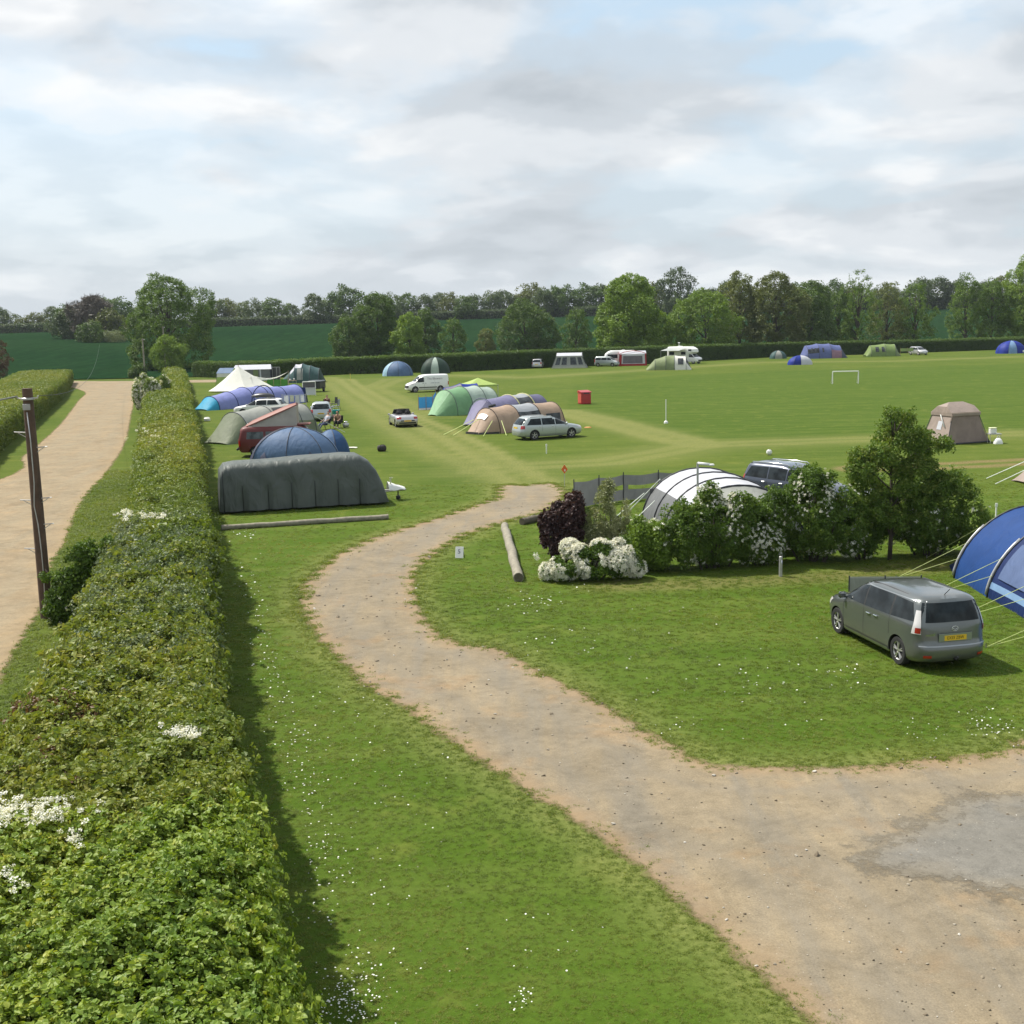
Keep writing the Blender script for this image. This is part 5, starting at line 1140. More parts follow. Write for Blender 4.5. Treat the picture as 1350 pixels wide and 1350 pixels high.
# --- big blue tunnel tent at the right edge
def blue_tent():
    global HOOP_E
    HOOP_E = 1.18
    root = thing('tunnel_tent', 'large blue tunnel tent with a pale blue roof at the right edge of the lawn', 'tent', (14.75, 33.4, 0), R(-90))
    hp = [(-1.7, 1.55, .25), (0, 2.02, 2.06), (2.45, 2.05, 2.12), (4.9, 2.05, 2.12), (7.35, 2.05, 2.1), (9.4, 1.7, .3)]
    side = [(0, .055, F_NAVY), (.055, .085, F_STRIPE), (.915, .945, F_STRIPE), (.945, 1, F_NAVY)]
    tunnel(root, hp, [[(0, 1, F_NAVY)], [(0, 1, F_BLUE)], side+[(.085, .29, F_NAVY), (.29, .71, F_PALEB), (.71, .915, F_NAVY)], side+[(.085, .29, F_NAVY), (.29, .71, F_PALEB), (.71, .915, F_NAVY)], side+[(.085, .33, F_BLUE), (.33, .67, F_PALEB), (.67, .915, F_BLUE)], [(0, 1, F_NAVY)]], POLED, .03, .02)
    for (x0, x1) in ((2.75, 4.6), (5.2, 7.05)):
        for (a0, a1) in ((.11, .265), (.735, .89)):
            MB().grid([[(x, *hoop_pt(2.05*1.006, 2.12*1.004, a0+(a1-a0)*j/6)) for j in range(7)] for x in np.linspace(x0, x1, 6)]).build('window', F_WINDOW, root, True)
    for i in (1, 2, 3, 4):                                             # grey pole sleeves up to shoulder height
        x, w, h = hp[i]
        for f in (lambda a: a, lambda a: 1-a): MB().tube([(x-.03, *hoop_pt(w+.035, h+.03, f(.02+.26*j/8))) for j in range(9)], .038, 6).build('pole_sleeve', POLEG, root, True)
    G_ = []
    for i in (1, 2, 3, 4):
        x, w, h = hp[i]
        for sg in (-1, 1):
            for a in (.19, .11):
                y, z = hoop_pt(w+.03, h+.03, a); y = -abs(y) if sg < 0 else abs(y); G_.append(((x, y, z), (x-.1, sg*(w+1.55+.1*i), .02)))
    for yy in (-1.2, 1.2): G_.append(((-.2, yy*.9, 1.55), (-2.9, yy*1.5, .02)))
    guys(root, G_[:], ROPE, .0065)
    for a, b_ in G_: MB().tube([(b_[0], b_[1], -.05), (b_[0], b_[1], .10)], .012, 5).build('peg', POLEG, root)
    HOOP_E = 0.95
blue_tent()

# --- grey tunnel tent with white roof behind the shrubs, with its screen
def grey_tent():
    root = thing('tunnel_tent', 'grey tunnel tent with a white roof and dark hoops behind the shrubs', 'tent', (7.05, 43.6, 0), R(-84))
    hp = [(-.2, 2.2, 2.06), (1.6, 2.2, 2.12), (3.2, 2.2, 2.12), (4.7, 2.15, 2.06), (5.9, 2.0, 1.6), (6.7, 1.6, .3)]
    b = [(0, .23, F_GREY), (.23, .77, F_WHITE), (.77, 1, F_GREY)]
    tunnel(root, hp, [b, b, b, [(0, 1, F_AWN)], [(0, 1, F_AWN)]], POLED, .035, .02)
    MB().grid([[(-.2, *hoop_pt(2.2*s, 2.06*s, j/16)) for j in range(17)] for s in (1, .97, .9)]).build('door_frame', F_GREY, root, True)
    MB().grid([[(-.17, -1.9+3.8*u, v) for u in np.linspace(0, 1, 6)] for v in (.02, .7, 1.35)]).build('door', F_DGREY, root)
    guys(root, [((-.2, -2.1, 1.2), (-.9, -3.3, .02)), ((1.75, -2.15, 1.2), (1.6, -3.4, .02)), ((-.2, 2.1, 1.2), (-.9, 3.3, .02)), ((-.2, -1.5, 1.7), (-1.6, -2.7, .02))], ROPEW, .02)
    wb = thing('windbreak', 'grey windbreak with clear strips standing beside the grey tunnel tent', 'windbreak', (0, 0, 0))
    line = [at(756, 686), at(757, 671.5), at(790, 665), at(822, 660.5), at(868, 657), at(905, 655)]
    wb.location = [float(a) for a in line[0]]; L = [np.array(p)-line[0] for p in line]
    for i in range(len(L)-1):
        a, b_ = L[i], L[i+1]
        for (z0, z1, mat) in ((.03, .48, F_GREY), (.70, 1.12, F_GREY)) if i >= 2 else ((.03, 1.12, F_GREY),):
            rows = [[(a[0]+(b_[0]-a[0])*u, a[1]+(b_[1]-a[1])*u+.04*math.sin(9*u), z-.06*math.sin(math.pi*u)*(z > .5)) for u in np.linspace(0, 1, 7)] for z in np.linspace(z0, z1, 4)]
            MB().grid(rows).build('panel', mat, wb, True)
        if i >= 2: MB().grid([[(a[0]+(b_[0]-a[0])*u, a[1]+(b_[1]-a[1])*u, z-.06*math.sin(math.pi*u)) for u in np.linspace(.0, .14, 2)] for z in (.48, .70)]).build('panel', F_GREY, wb)
    for p in L: MB().tube([(p[0], p[1]-.03, -.05), (p[0], p[1]-.03, 1.24)], .022, 6).build('post', POLED, wb)
grey_tent()

# --- the middle group
def sand_tent():
    c, rz, L = along(at(661, 571.5), at(747, 562), 1.35); root = thing('tunnel_tent', 'sand coloured tunnel tent behind the pale silver estate', 'tent', c, rz)
    hp = [(-1.5, .65, .12), (-.1, 1.36, 1.72), (L*.30, 1.42, 1.82), (L*.62, 1.42, 1.82), (L*.97, 1.35, 1.75), (L*1.08, 1.2, .2)]
    mid = [(0, .10, F_SAND), (.10, .26, MESHW), (.26, .74, F_PGREY), (.74, .9, MESHW), (.9, 1, F_SAND)]
    tunnel(root, hp, [ALL(F_SAND), ALL(F_SAND), mid, ALL(F_SAND), ALL(F_SAND)], FB('trim_brown', (.09, .07, .06)), .03)
    MB().grid([[(x, *hoop_pt(w, h, a)) for a in (.36, .42, .48, .54, .60)] for x, w, h in ((-.45, 1.20, 1.36), (-.75, 1.04, 1.04))]).build('vent', TRIMW, root, True)
    for sg in (-1, 1):
        MB().grid([[(x, sg*(1.36+.02)*(1-.12*z), z) for x in np.linspace(L*.70, L*.92, 5)] for z in (.45, .75, 1.05)]).build('window', MESHW, root)
    guys(root, [((-.1, -1.5, .9), (-.9, -2.8, .02)), ((-.5, -1.0, .9), (-2.2, -1.9, .02)), ((-.8, 0, 1.0), (-3.0, .3, .02)), ((-.5, .9, .9), (-3.0, 1.3, .02)), ((L*.3, -1.5, 1.0), (L*.3, -2.7, .02))], ROPE, .022)
    MB().grid([[(-1.52, y, z) for y in np.linspace(-.66, .66, 5)] for z in (.0, .16)]).build('mud_flap', F_DGREY, root)
    MB().grid([[(-1.5+.07*k, -.68-.035*k, z) for k in range(20)] for z in (.0, .14)]).build('mud_flap', F_DGREY, root)
sand_tent()
def lavender_tent():
    c, rz, L = along(at(652, 560.5), at(724, 552), 1.35); root = thing('tunnel_tent', 'lavender tunnel tent with yellow edged hoops between the sand and green tents', 'tent', c, rz)
    hp = [(-1.5, .55, .12), (.1, 1.45, 1.85), (L*.48, 1.55, 2.05), (L*.75, 1.55, 2.05), (L*1.02, 1.45, 1.9), (L*1.18, 1.3, .2)]
    tunnel(root, hp, [[(0, .4, F_LAVD), (.4, 1, F_LAV)], ALL(F_LAV), [(0, .10, F_LAV), (.10, .36, MESHW), (.36, .68, F_PGREY), (.68, 1, F_LAV)], ALL(F_LAVD), ALL(F_LAVD)], FB('trim_yellow', (.68, .66, .36)), .045, poles=(2, 3))
    MB().tube([(.1, *hoop_pt(1.52, 1.97, j/16)) for j in range(17)], .03, 6).build('pole', F_LAVD, root, True)
    MB().tube([(-.5, -1.30, 1.42), (.15, -1.3, 1.5)], .10, 8).build('rolled_door', F_DGREY, root, True)
lavender_tent()
def green_tent():
    c, rz, L = along(at(605, 548), at(661, 543), 1.7); root = thing('tunnel_tent', 'mint green tunnel tent with a pale middle bay', 'tent', c, rz)
    hp = [(-1.5, .6, .12), (-.1, 1.7, 2.1), (L*.34, 1.75, 2.3), (L*.68, 1.75, 2.3), (L*.98, 1.7, 2.1), (L*1.10, 1.55, .25)]
    b = [(0, .12, F_GREEN), (.12, .88, F_PGREEN), (.88, 1, F_GREEN)]
    tunnel(root, hp, [[(0, .36, F_GREEN), (.36, 1, FB('cloth_fresh_mint', (.30, .50, .30)))], ALL(F_GREEN), b, b, [(0, 1, F_PGREEN)]], FB('trim_grey_green', (.13, .17, .15)), .03)
green_tent()
def blue_ridge():
    p = at(588, 536); root = thing('tent', 'royal blue tent with a grey awning front behind the mint green tent', 'tent', p+np.array([.3, 2.0, 0]), R(15))
    hp = [(-1.9, 1.1, .1), (-.5, 1.4, 1.65), (1.0, 1.5, 2.0), (2.6, 1.4, 1.95), (3.2, 1.2, .2)]
    tunnel(root, hp, [[(0, .45, FB('cloth_mauve_grey', (.24, .22, .26))), (.45, 1, F_ROYAL)], [(0, .3, F_ROYAL), (.3, .45, FB('cloth_mauve_grey', (.24, .22, .26))), (.45, 1, F_ROYAL)], ALL(F_ROYAL), ALL(F_ROYAL)], LINE, .025)
    for i, (u, v) in enumerate(((572, 533), (576, 536))): pass
    w = thing('windbreak', 'bright blue windbreak on wooden sticks beside the mint green tent', 'windbreak', at(552, 540.5))
    L = [np.array([0, 0, 0]), at(562, 540)-at(552, 540.5), at(571, 539.5)-at(552, 540.5), at(575, 532)-at(552, 540.5)]
    for a, b_ in zip(L[:-1], L[1:]):
        MB().grid([[(a[0]+(b_[0]-a[0])*u, a[1]+(b_[1]-a[1])*u, z-.03*math.sin(math.pi*u)) for u in np.linspace(0, 1, 5)] for z in (.16, .6, 1.15)]).build('panel', F_BRIGHTB, w, True)
        MB().grid([[(a[0]+(b_[0]-a[0])*u, a[1]+(b_[1]-a[1])*u-.03, z) for u in np.linspace(0, 1, 3)] for z in (.0, .16)]).build('skirt', F_WHITE, w)
    for p in L: MB().tube([(p[0], p[1]-.03, -.1), (p[0], p[1]-.03, 1.4)], .03, 6).build('stick', WOOD, w)
    w2 = thing('windbreak', 'red and tan windbreak leaning against the mint green tent', 'windbreak', at(572, 541)+np.array([.2, .2, 0]))
    L = [np.array([0, 0, 0]), at(580, 536)-at(572, 541), at(588, 531)-at(572, 541)]
    for a, b_ in zip(L[:-1], L[1:]): MB().grid([[(a[0]+(b_[0]-a[0])*u, a[1]+(b_[1]-a[1])*u, z) for u in np.linspace(0, 1, 4)] for z in (.05, .9)]).build('panel', FB('cloth_tan_red', (.38, .17, .10)), w2)
    for p in L: MB().tube([(p[0], p[1]-.03, -.1), (p[0], p[1]-.03, 1.15)], .03, 6).build('stick', WOOD, w2)
blue_ridge()
def gazebo():
    p = at(631, 530); root = thing('gazebo', 'lime green pointed gazebo roof showing above the mint green tent', 'gazebo', p, R(20)); e = 1.5; h = 1.72
    for k in range(4):
        a = [(-e, -e), (e, -e), (e, e), (-e, e)][k]; b_ = [(e, -e), (e, e), (-e, e), (-e, -e)][k]; rows = []
        for f in np.linspace(0, 1, 5): rows.append([((a[0]+(b_[0]-a[0])*u)*(1-f), (a[1]+(b_[1]-a[1])*u)*(1-f), h+.62*f**1.2) for u in np.linspace(0, 1, 5)])
        MB().grid(rows).build('roof_panel', F_LIME, root, True)
        MB().grid([[(a[0]+(b_[0]-a[0])*u, a[1]+(b_[1]-a[1])*u, z) for u in np.linspace(0, 1, 4)] for z in (h-.18, h)]).build('valance', F_LIME, root)
        MB().tube([(a[0], a[1], 0), (a[0], a[1], h)], .03, 6).build('leg', POLEG, root)
gazebo()

# --- far row along the hedge
def far_row():
    r = thing('dome_tent', 'bottle green dome tent with a white stripe behind the white van', 'tent', at(573, 493)+np.array([0, 2.2, 0]), R(0)); dome(r, 2.3, 2.1, 2.5, [(0, 78, F_DGREEN), (78, 102, F_WHITE), (102, 180, F_DGREEN), (180, 255, F_DGREEN), (255, 287, F_PGREEN), (287, 360, F_DGREEN)])
    r = thing('dome_tent', 'steel blue dome tent at the left end of the hedge', 'tent', at(523, 496)+np.array([0, 2.0, 0]), R(-25)); dome(r, 2.2, 2.0, 2.2, [(0, 90, F_STEEL), (90, 180, F_STEEL), (180, 250, F_PALEB), (250, 300, F_STEEL), (300, 360, F_STEEL)])
    # pale awning
    r = thing('awning_tent', 'pale grey awning tent with dark windows by the hedge', 'tent', at(752, 485.5)+np.array([0, 2.0, 0]), R(-6)); b_, t_ = (2.9, 2.0), (2.1, 1.5); cabin(r, b_, t_, 2.0, dict(S=F_AWN, E=F_AWN, N=F_AWN, W=F_AWN), .45, F_WHITE)
    for (s, u0, u1) in (('S', .06, .2), ('S', .26, .42), ('S', .54, .74), ('S', .8, .94), ('E', .15, .45), ('E', .55, .85)): MB().poly(wallquad(b_, t_, 2.0, s, u0, u1, .28, .88)).build('window', MESHW, r)
    MB().poly(wallquad(b_, t_, 2.0, 'S', .0, 1.0, .01, .16, .03)).build('skirt', F_PUTTY, r)
    ch = thing('camping_chair', 'red camping chair at the left corner of the pale grey awning', 'chair', at(736, 485.5)+np.array([0, .5, 0]), R(20)); MB().box((0, 0, .45), (.5, .45, .06)).build('seat', F_RED, ch); MB().box((0, .25, .85), (.5, .05, .9)).build('backrest', F_RED, ch)
    for sx in (-.22, .22):
        for sy in (-.2, .22): MB().tube([(sx, sy, 0), (sx, sy, .45)], .02, 5).build('leg', POLED, ch)
    # striped caravan awning
    r = thing('caravan_awning', 'red and white awning with a wide grey front window on the far caravan', 'awning', at(833, 482.5)+np.array([.3, 1.7, 0]), R(-4)); b_, t_ = (2.35, 1.2), (2.2, 1.15); cabin(r, b_, t_, 1.95, dict(S=F_WHITE, E=F_RED, N=F_WHITE, W=F_RED), .5, F_WHITE, .04)
    MB().poly(wallquad(b_, t_, 1.95, 'S', .14, .86, .22, .84)).build('window', FB('awning_window', (.18, .16, .19), rough=.3), r); MB().poly(wallquad(b_, t_, 1.95, 'S', .0, 1.0, .0, .17, .035)).build('skirt', F_RED, r); MB().poly(wallquad(b_, t_, 1.95, 'S', .0, .09, .17, 1., .03)).build('corner_panel', F_RED, r); MB().poly(wallquad(b_, t_, 1.95, 'S', .95, 1.0, .17, 1., .03)).build('corner_panel', F_RED, r)
    MB().tube([(-2.3, -1.22, 1.97), (-1.4, -1.0, 2.3), (0, -.6, 2.5), (1.4, -1.0, 2.3), (2.3, -1.22, 1.97)], .05, 6).build('piping', F_RED, r, True)
    # green and cream tent
    r = thing('tunnel_tent', 'cream and sage striped tent in front of the motorhome', 'tent', at(885, 488)+np.array([0, 1.9, 0]), R(-6)); hp = [(-3.5, 1.2, .2), (-2.2, 1.6, 1.6), (-.6, 1.7, 2.1), (.7, 1.75, 2.15), (2.4, 1.7, 1.95), (3.2, 1.4, .2)]
    tunnel(r, hp, [ALL(F_OLIVE), [(0, .5, F_OLIVE), (.5, 1, F_CREAM)], ALL(F_OLIVE), ALL(F_CREAM), [(0, .2, F_CREAM), (.2, .8, F_DGREY), (.8, 1, F_CREAM)]], LINE, .03)
    MB().grid([[(x, *hoop_pt(1.76, 2.1, a)) for a in (.12, .18, .24, .3)] for x in (1.2, 1.6, 2.0)]).build('window', MESHW, r)
    # right hand end
    r = thing('dome_tent', 'small grey green dome tent left of the large blue tent', 'tent', at(1028, 473)+np.array([0, 1.4, 0])); dome(r, 1.55, 1.3, 1.45, [(0, 90, F_TEAL), (90, 180, F_TEAL), (180, 240, F_TEAL), (240, 290, F_AWN), (290, 360, F_TEAL)])
    r = thing('tunnel_tent', 'large slate blue family tent far away by the hedge', 'tent', at(1089, 472.5)+np.array([0, 2.2, 0]), R(3)); hp = [(-4.0, 1.6, .3), (-3.2, 1.9, 2.3), (-1.2, 2.0, 2.6), (1.0, 2.0, 2.55), (2.9, 1.9, 2.2), (4.0, 1.5, .3)]; FSB = FB('cloth_faded_blue', (.13, .16, .35)); tunnel(r, hp, [ALL(FSB), [(0, .12, FSB), (.12, .25, MESHW), (.25, 1, FSB)], ALL(FSB), [(0, .2, FB('cloth_faded_pink', (.34, .20, .26))), (.2, 1, FSB)], ALL(F_SLATE)], LINE, .03)
    for x in (-2.6, -2.0, -.6): MB().grid([[(x+q, *hoop_pt(2.02, 2.5, a)) for a in (.14, .2, .26)] for q in (0, .3)]).build('window', MESHW, r)
    r = thing('dome_tent', 'low blue and white tent in front of the slate blue family tent', 'tent', at(1057, 481)+np.array([0, 1.2, 0]), R(8)); dome(r, 2.0, 1.2, 1.45, [(0, 60, F_WHITE), (60, 120, F_ROYAL), (120, 230, F_ROYAL), (230, 262, F_ROYAL), (262, 360, F_WHITE)])
    FSG = FB('cloth_far_green', (.21, .29, .10)); r = thing('tunnel_tent', 'light green tunnel tent by the hedge beside the silver car', 'tent', at(1168, 470)+np.array([0, 2.0, 0]), R(-4)); tunnel(r, [(-3.2, 1.5, .3), (-2.3, 1.7, 2.0), (.2, 1.8, 2.25), (2.0, 1.7, 2.15), (2.8, 1.5, .4)], [ALL(FSG), ALL(FSG), ALL(FSG), ALL(F_OLIVE)], LINE, .03)
    for x in (-1.6, -.5): MB().grid([[(x+q, *hoop_pt(1.80, 2.2, a)) for a in (.12, .2, .28)] for q in (0, .6)]).build('window', MESHW, r)
    w = thing('windbreak', 'light green windbreak stretched from the light green tent to the silver car', 'windbreak', at(1188, 468.5)+np.array([0, .6, 0])); MB().grid([[(x, .05*math.sin(x*2), z) for x in np.linspace(0, 2.6, 6)] for z in (.7, 1.25)]).build('panel', FSG, w)
    for x in (0, 1.3, 2.6): MB().tube([(x, -.04, 0), (x, -.04, 1.4)], .03, 5).build('stick', WOOD, w)
    r = thing('dome_tent', 'royal blue dome tent at the right edge under the tall bright tree', 'tent', at(1338, 466)+np.array([0, 1.8, 0]), R(10)); dome(r, 2.6, 2.0, 2.3, [(0, 90, F_ROYAL), (90, 180, F_ROYAL), (180, 235, F_ROYAL), (235, 270, F_STRIPE), (270, 360, F_ROYAL)])
    MB().box((1.6, -1.7, .35), (.9, .3, .4), bev=.05).build('rolled_groundsheet', TRIMW, r)
far_row()

# --- taupe cabin tent on the right
def taupe():
    a, b_, c = at(1252, 587), at(1304, 582.5), at(1231, 581); d = b_-a; rz = math.atan2(d[1], d[0]); w = np.linalg.norm(d)/2; n = np.array([-d[1], d[0], 0])/np.linalg.norm(d)
    root = thing('cabin_tent', 'taupe cabin tent with an overhanging roof alone on the pitch', 'tent', (a+b_)/2+n*1.15, rz-R(4)); bs, tp = (w, 1.15), (w*.60, .80); h = 1.80
    cabin(root, bs, tp, h, dict(S=F_BROWN, E=F_BROWN, N=F_BROWN, W=F_BROWN2), .58, F_BROWN2, .12, .45)
    MB().grid([[(tp[0]*1.12*u, -tp[1]*1.14, z+.02) for u in np.linspace(-1, 1, 6)] for z in (h-.20, h)]).build('valance', F_BROWN2, root); MB().grid([[(-tp[0]*1.12, tp[1]*1.1*u, z) for u in np.linspace(-1, 1, 6)] for z in (h-.18, h)]).build('valance', F_BROWN2, root)
    MB().poly(wallquad(bs, tp, h, 'W', .42, .62, .45, .72)).build('window', F_WHITE, root); MB().tube([(-w*.80, -.5, 1.0), (-tp[0], .3, h+.1), (-.2, .5, h+.45)], .04, 6).build('pole', TRIMW, root, True)
    MB().tube([(-tp[0]*1.1, -tp[1]*1.16, h-.1), (-tp[0]*1.15, -tp[1]*1.05, h-.55)], .06, 6).build('rolled_flap', F_BROWN, root)
    m = MB(); 
    for (p, q) in (((-w, -1.15), (w, -1.15)), ((-w, -1.15), (-w, 1.15))): m.tube([(p[0]*1.01, p[1]*1.01, .05), (q[0]*1.01, q[1]*1.01, .05)], .05, 5)
    m.build('mud_flap', F_DGREY, root)
    t = thing('camping_table', 'small camping table piled with white and grey kit beside the taupe tent', 'table', at(1313, 585)+np.array([0, .3, 0])); MB().box((0, 0, .55), (.7, .5, .04)).build('tabletop', POLEG, t)
    for sx in (-.3, .3):
        for sy in (-.2, .2): MB().tube([(sx, sy, 0), (sx, sy, .55)], .015, 5).build('leg', POLEG, t)
    k = thing('cool_box', 'pale cool box on top of the small camping table', 'cool box', np.array(t.location)+np.array([-.1, 0, .57])); MB().box((0, 0, .15), (.38, .3, .30), bev=.04).build('box', TRIMW, k); MB().box((0, 0, .325), (.40, .32, .05), bev=.02).build('lid', plain('lid_cream', (.62, .64, .40), .5), k)
    k = thing('plastic_bag', 'white plastic bag on the grass under the small camping table', 'bag', np.array(t.location)+np.array([.1, -.35, 0])); dome(k, .26, .22, .34, [(0, 120, TRIMW), (120, 240, TRIMW), (240, 360, TRIMW)], TRIMW, .01); MB().tube([(-.08, 0, .32), (-.05, 0, .46), (.05, 0, .46), (.08, 0, .32)], .012, 5).build('handle', TRIMW, k)
    # next tent, just reaching into the picture
    r = thing('tent', 'taupe tent corner with pale guy ropes reaching in at the right edge', 'tent', at(1372, 638)+np.array([.95, .2, 0]), R(5)); tunnel(r, [(-1.7, 1.1, .1), (-.4, 1.5, 1.6), (1.5, 1.6, 2.0), (3.2, 1.5, 1.9), (4.0, 1.2, .2)], [ALL(F_BROWN2), ALL(F_BROWN), ALL(F_BROWN), ALL(F_BROWN)], LINE, .03); guys(r, [((-.4, -1.2, 1.1), (-2.5, -1.9, .02)), ((-.8, 0, 1.0), (-2.9, .2, .02)), ((-.4, 1.2, 1.1), (-2.4, 2.0, .02))], ROPEW, .018)
taupe()

# --- left hand cluster
def left_cluster():
    r = thing('dome_tent', 'blue dome tent with mauve doors between the covered caravan and the red camper', 'tent', at(386, 612)+np.array([0, 1.0, 0]), R(-8)); dome(r, 2.55, 1.7, 2.0, [(0, 60, F_STEEL), (60, 120, F_STEEL), (120, 180, F_STEEL), (180, 225, F_SLATE), (225, 270, F_STEEL), (270, 315, F_STEEL), (315, 360, F_STEEL)], LINE, .02)
    def arch(a, s):
        MB().grid([[(-(2.2*1.02)*math.cos(a)*0+q[0], q[1], q[2]) for q in row] for row in [[((2.55*1.05*math.cos(a+da*(1-f*f)))*math.cos(f*.75), (1.7*1.12*math.sin(a+da*(1-f*f)))*math.cos(f*.75), 2.0*math.sin(f*.62)) for da in np.linspace(-s, s, 7)] for f in np.linspace(0, 1, 6)]]).build('door', F_SLATE, r, True)
    arch(R(222), .42); arch(R(318), .42)
    r = thing('dome_tent', 'plain blue dome tent right of the blue and mauve one', 'tent', at(428, 606)+np.array([.1, 2.2, 0]), R(20)); FD = FB('cloth_denim_blue', (.03, .085, .20)); dome(r, 1.05, 1.3, 1.55, [(0, 90, FD), (90, 180, FD), (180, 270, F_STEEL), (270, 360, FD)], LINE, .02)
    mt = thing('sleeping_mat', 'pale yellow mat lying on the grass beside the plain blue dome tent', 'mat', at(455, 591)); MB().grid([[(x*.75, y*.3, .03+.03*math.sin(3*x)) for y in (-1, 0, 1)] for x in np.linspace(-1, 1, 7)]).grid([[(x*.75, y*.3, .0) for y in (-1, 0, 1)] for x in np.linspace(-1, 1, 7)], flip=True).build('mat', F_CREAM, mt)
    # grey green drive away awning behind the camper
    c, rz, L = along(at(322, 586), at(416, 574), 1.5); r = thing('awning_tent', 'grey green awning tent standing behind the red camper', 'tent', c+np.array([0, 1.0]), rz); b_ = [(0, .16, F_AWNG), (.16, .84, F_AWN), (.84, 1, F_AWNG)]
    tunnel(r, [(-1.5, 1.2, .12), (.2, 1.6, 2.0), (L*.42, 1.65, 2.25), (L*.78, 1.65, 2.25), (L*.98, 1.55, 2.15), (L*1.12, 1.3, .3)], [ALL(F_AWNG), b_, b_, b_, ALL(F_AWNG)], LINE, .025); MB().grid([[(x, *hoop_pt(1.68, 2.27, a)) for a in (.30, .34, .38)] for x in np.linspace(L*.46, L*.74, 4)]).build('window', F_DGREY, r)
    guys(r, [((L*.98, -1.4, 1.3), (L*1.25, -2.6, .02)), ((.2, -1.4, 1.3), (-.9, -2.4, .02))], ROPEW, .02)
    # periwinkle tunnel with turquoise tail
    c, rz, L = along(at(292, 541), at(402, 531), 1.6); r = thing('tunnel_tent', 'periwinkle blue tunnel tent with a turquoise end behind the white estate', 'tent', c+np.array([0, .6]), rz); tunnel(r, [(-1.4, 1.0, .15), (-.2, 1.4, 1.25), (L*.18, 1.6, 1.55), (L*.36, 1.8, 1.9), (L*.55, 1.8, 1.9), (L*.78, 1.6, 1.72), (L*1.0, 1.6, 1.8), (L*1.03, 1.5, 1.65)], [ALL(F_TURQ), ALL(F_PURP), ALL(F_PURP), ALL(F_PURP), ALL(F_PURP), ALL(F_PURP), [(0, 1, F_NAVY)]], F_NAVY, .035, .03)
    MB().tube([(L*.455+L*.14*math.cos(a), -1.83, .1+1.95*max(0, math.sin(a))**.8) for a in np.linspace(0, math.pi, 15)], .05, 6).build('door_arch', F_NAVY, r, True)
    MB().poly([(L*1.02, -1.55, .05), (L*1.02, 1.55, .05), (L*1.02, 1.4, 1.5), (L*1.02, -1.4, 1.5)]).build('end_panel', F_NAVY, r)
    # cream bell tent with a tarpaulin tail
    p = at(310, 517); r = thing('bell_tent', 'cream pointed bell tent with its walls pulled out wide', 'tent', p+np.array([.5, 2.0, 0]))
    n = 14; pk = (-.4, 0, 3.05); rows = [[], [], [], [], []]
    for k in range(n+1):
        a = 2*math.pi*k/n; wob = 1+.06*math.cos(5*a); ex, ey = 4.2*wob*math.cos(a), 2.7*wob*math.sin(a)
        for i, f in enumerate((0, .2, .5, .8, 1)): rows[i].append((ex+(pk[0]-ex)*f, ey+(pk[1]-ey)*f, .15+(pk[2]-.15)*f**1.18))
    for k in range(n): MB().grid([[row[k], row[k+1]] for row in rows]).build('panel', F_CREAM, r, True)
    MB().tube([(pk[0], 0, 2.9), (pk[0], 0, 3.25)], .04, 6).build('pole_tip', WOOD, r)
    t = thing('tarpaulin', 'long cream tarpaulin stretched from the bell tent to a pole', 'tarpaulin', p+np.array([.5, 2.0, 0])); e = at(381, 507)-(p+np.array([.5, 2.0, 0])); q0 = np.array([1.2, 0, 1.9]); q1 = np.array([e[0], e[1], 1.75]); rows = []
    for f in np.linspace(0, 1, 9): w = 1.3*(1-f)+.12; c_ = q0+(q1-q0)*f; z = c_[2]-.75*math.sin(math.pi*f)*.8; rows.append([(c_[0], c_[1]+w*u, z-.35*abs(u)*(1-f)) for u in np.linspace(-1, 1, 5)])
    MB().grid(rows).build('sheet', F_CREAM, t, True); MB().tube([(q1[0], q1[1], 0), (q1[0], q1[1], 1.85)], .03, 6).build('pole', WOOD, t)
    # lime and blue grey pod behind the bell tent
    r = thing('cabin_tent', 'blue roofed tent with lime walls half hidden behind the bell tent', 'tent', at(292, 512)+np.array([.4, 2.0, 0]), R(-10)); cabin(r, (1.2, 1.3), (1.0, 1.0), 1.9, dict(S=F_LIME, E=F_LIME, N=F_LIME, W=F_LIME), .65, F_STEEL, .08); MB().poly(wallquad((1.2, 1.3), (1.0, 1.0), 1.9, 'S', .0, 1.0, .74, .98)).build('cream_band', F_CREAM, r)
    # white roofed trailer tent
    r = thing('trailer_tent', 'white roofed trailer tent with grey sides at the hedge corner', 'tent', at(330, 503)+np.array([0, 2.5, 0]), R(6)); cabin(r, (2.6, 1.5), (2.55, 1.45), 1.7, dict(S=F_GREY, E=F_SLATE, N=F_GREY, W=F_GREY), .62, F_WHITE, .08); MB().poly(wallquad((2.6, 1.5), (2.55, 1.45), 1.7, 'S', .52, .66, .05, .95)).build('window', F_OLIVE, r); MB().poly(wallquad((2.6, 1.5), (2.55, 1.45), 1.7, 'S', .70, .74, .0, .97)).build('corner_panel', F_WHITE, r)
    f = thing('folding_screen', 'thin pale framed mesh screen beside the white roofed trailer tent', 'screen', at(358, 502)+np.array([.2, 1.5, 0])); m = MB()
    m.tube([(-.9, 0, 0), (-.9, 0, 1.9), (.8, 0, 1.9), (.8, 0, 0)], .035, 6)
    for x in (-.3, .3): m.tube([(x, 0, 0), (x, 0, 1.9)], .025, 5)
    m.build('frame', POLEG, f); MB().grid([[(x, .03, z) for x in (-.85, 0, .75)] for z in (.05, 1.85)]).build('mesh_screen', F_DGREY, f)
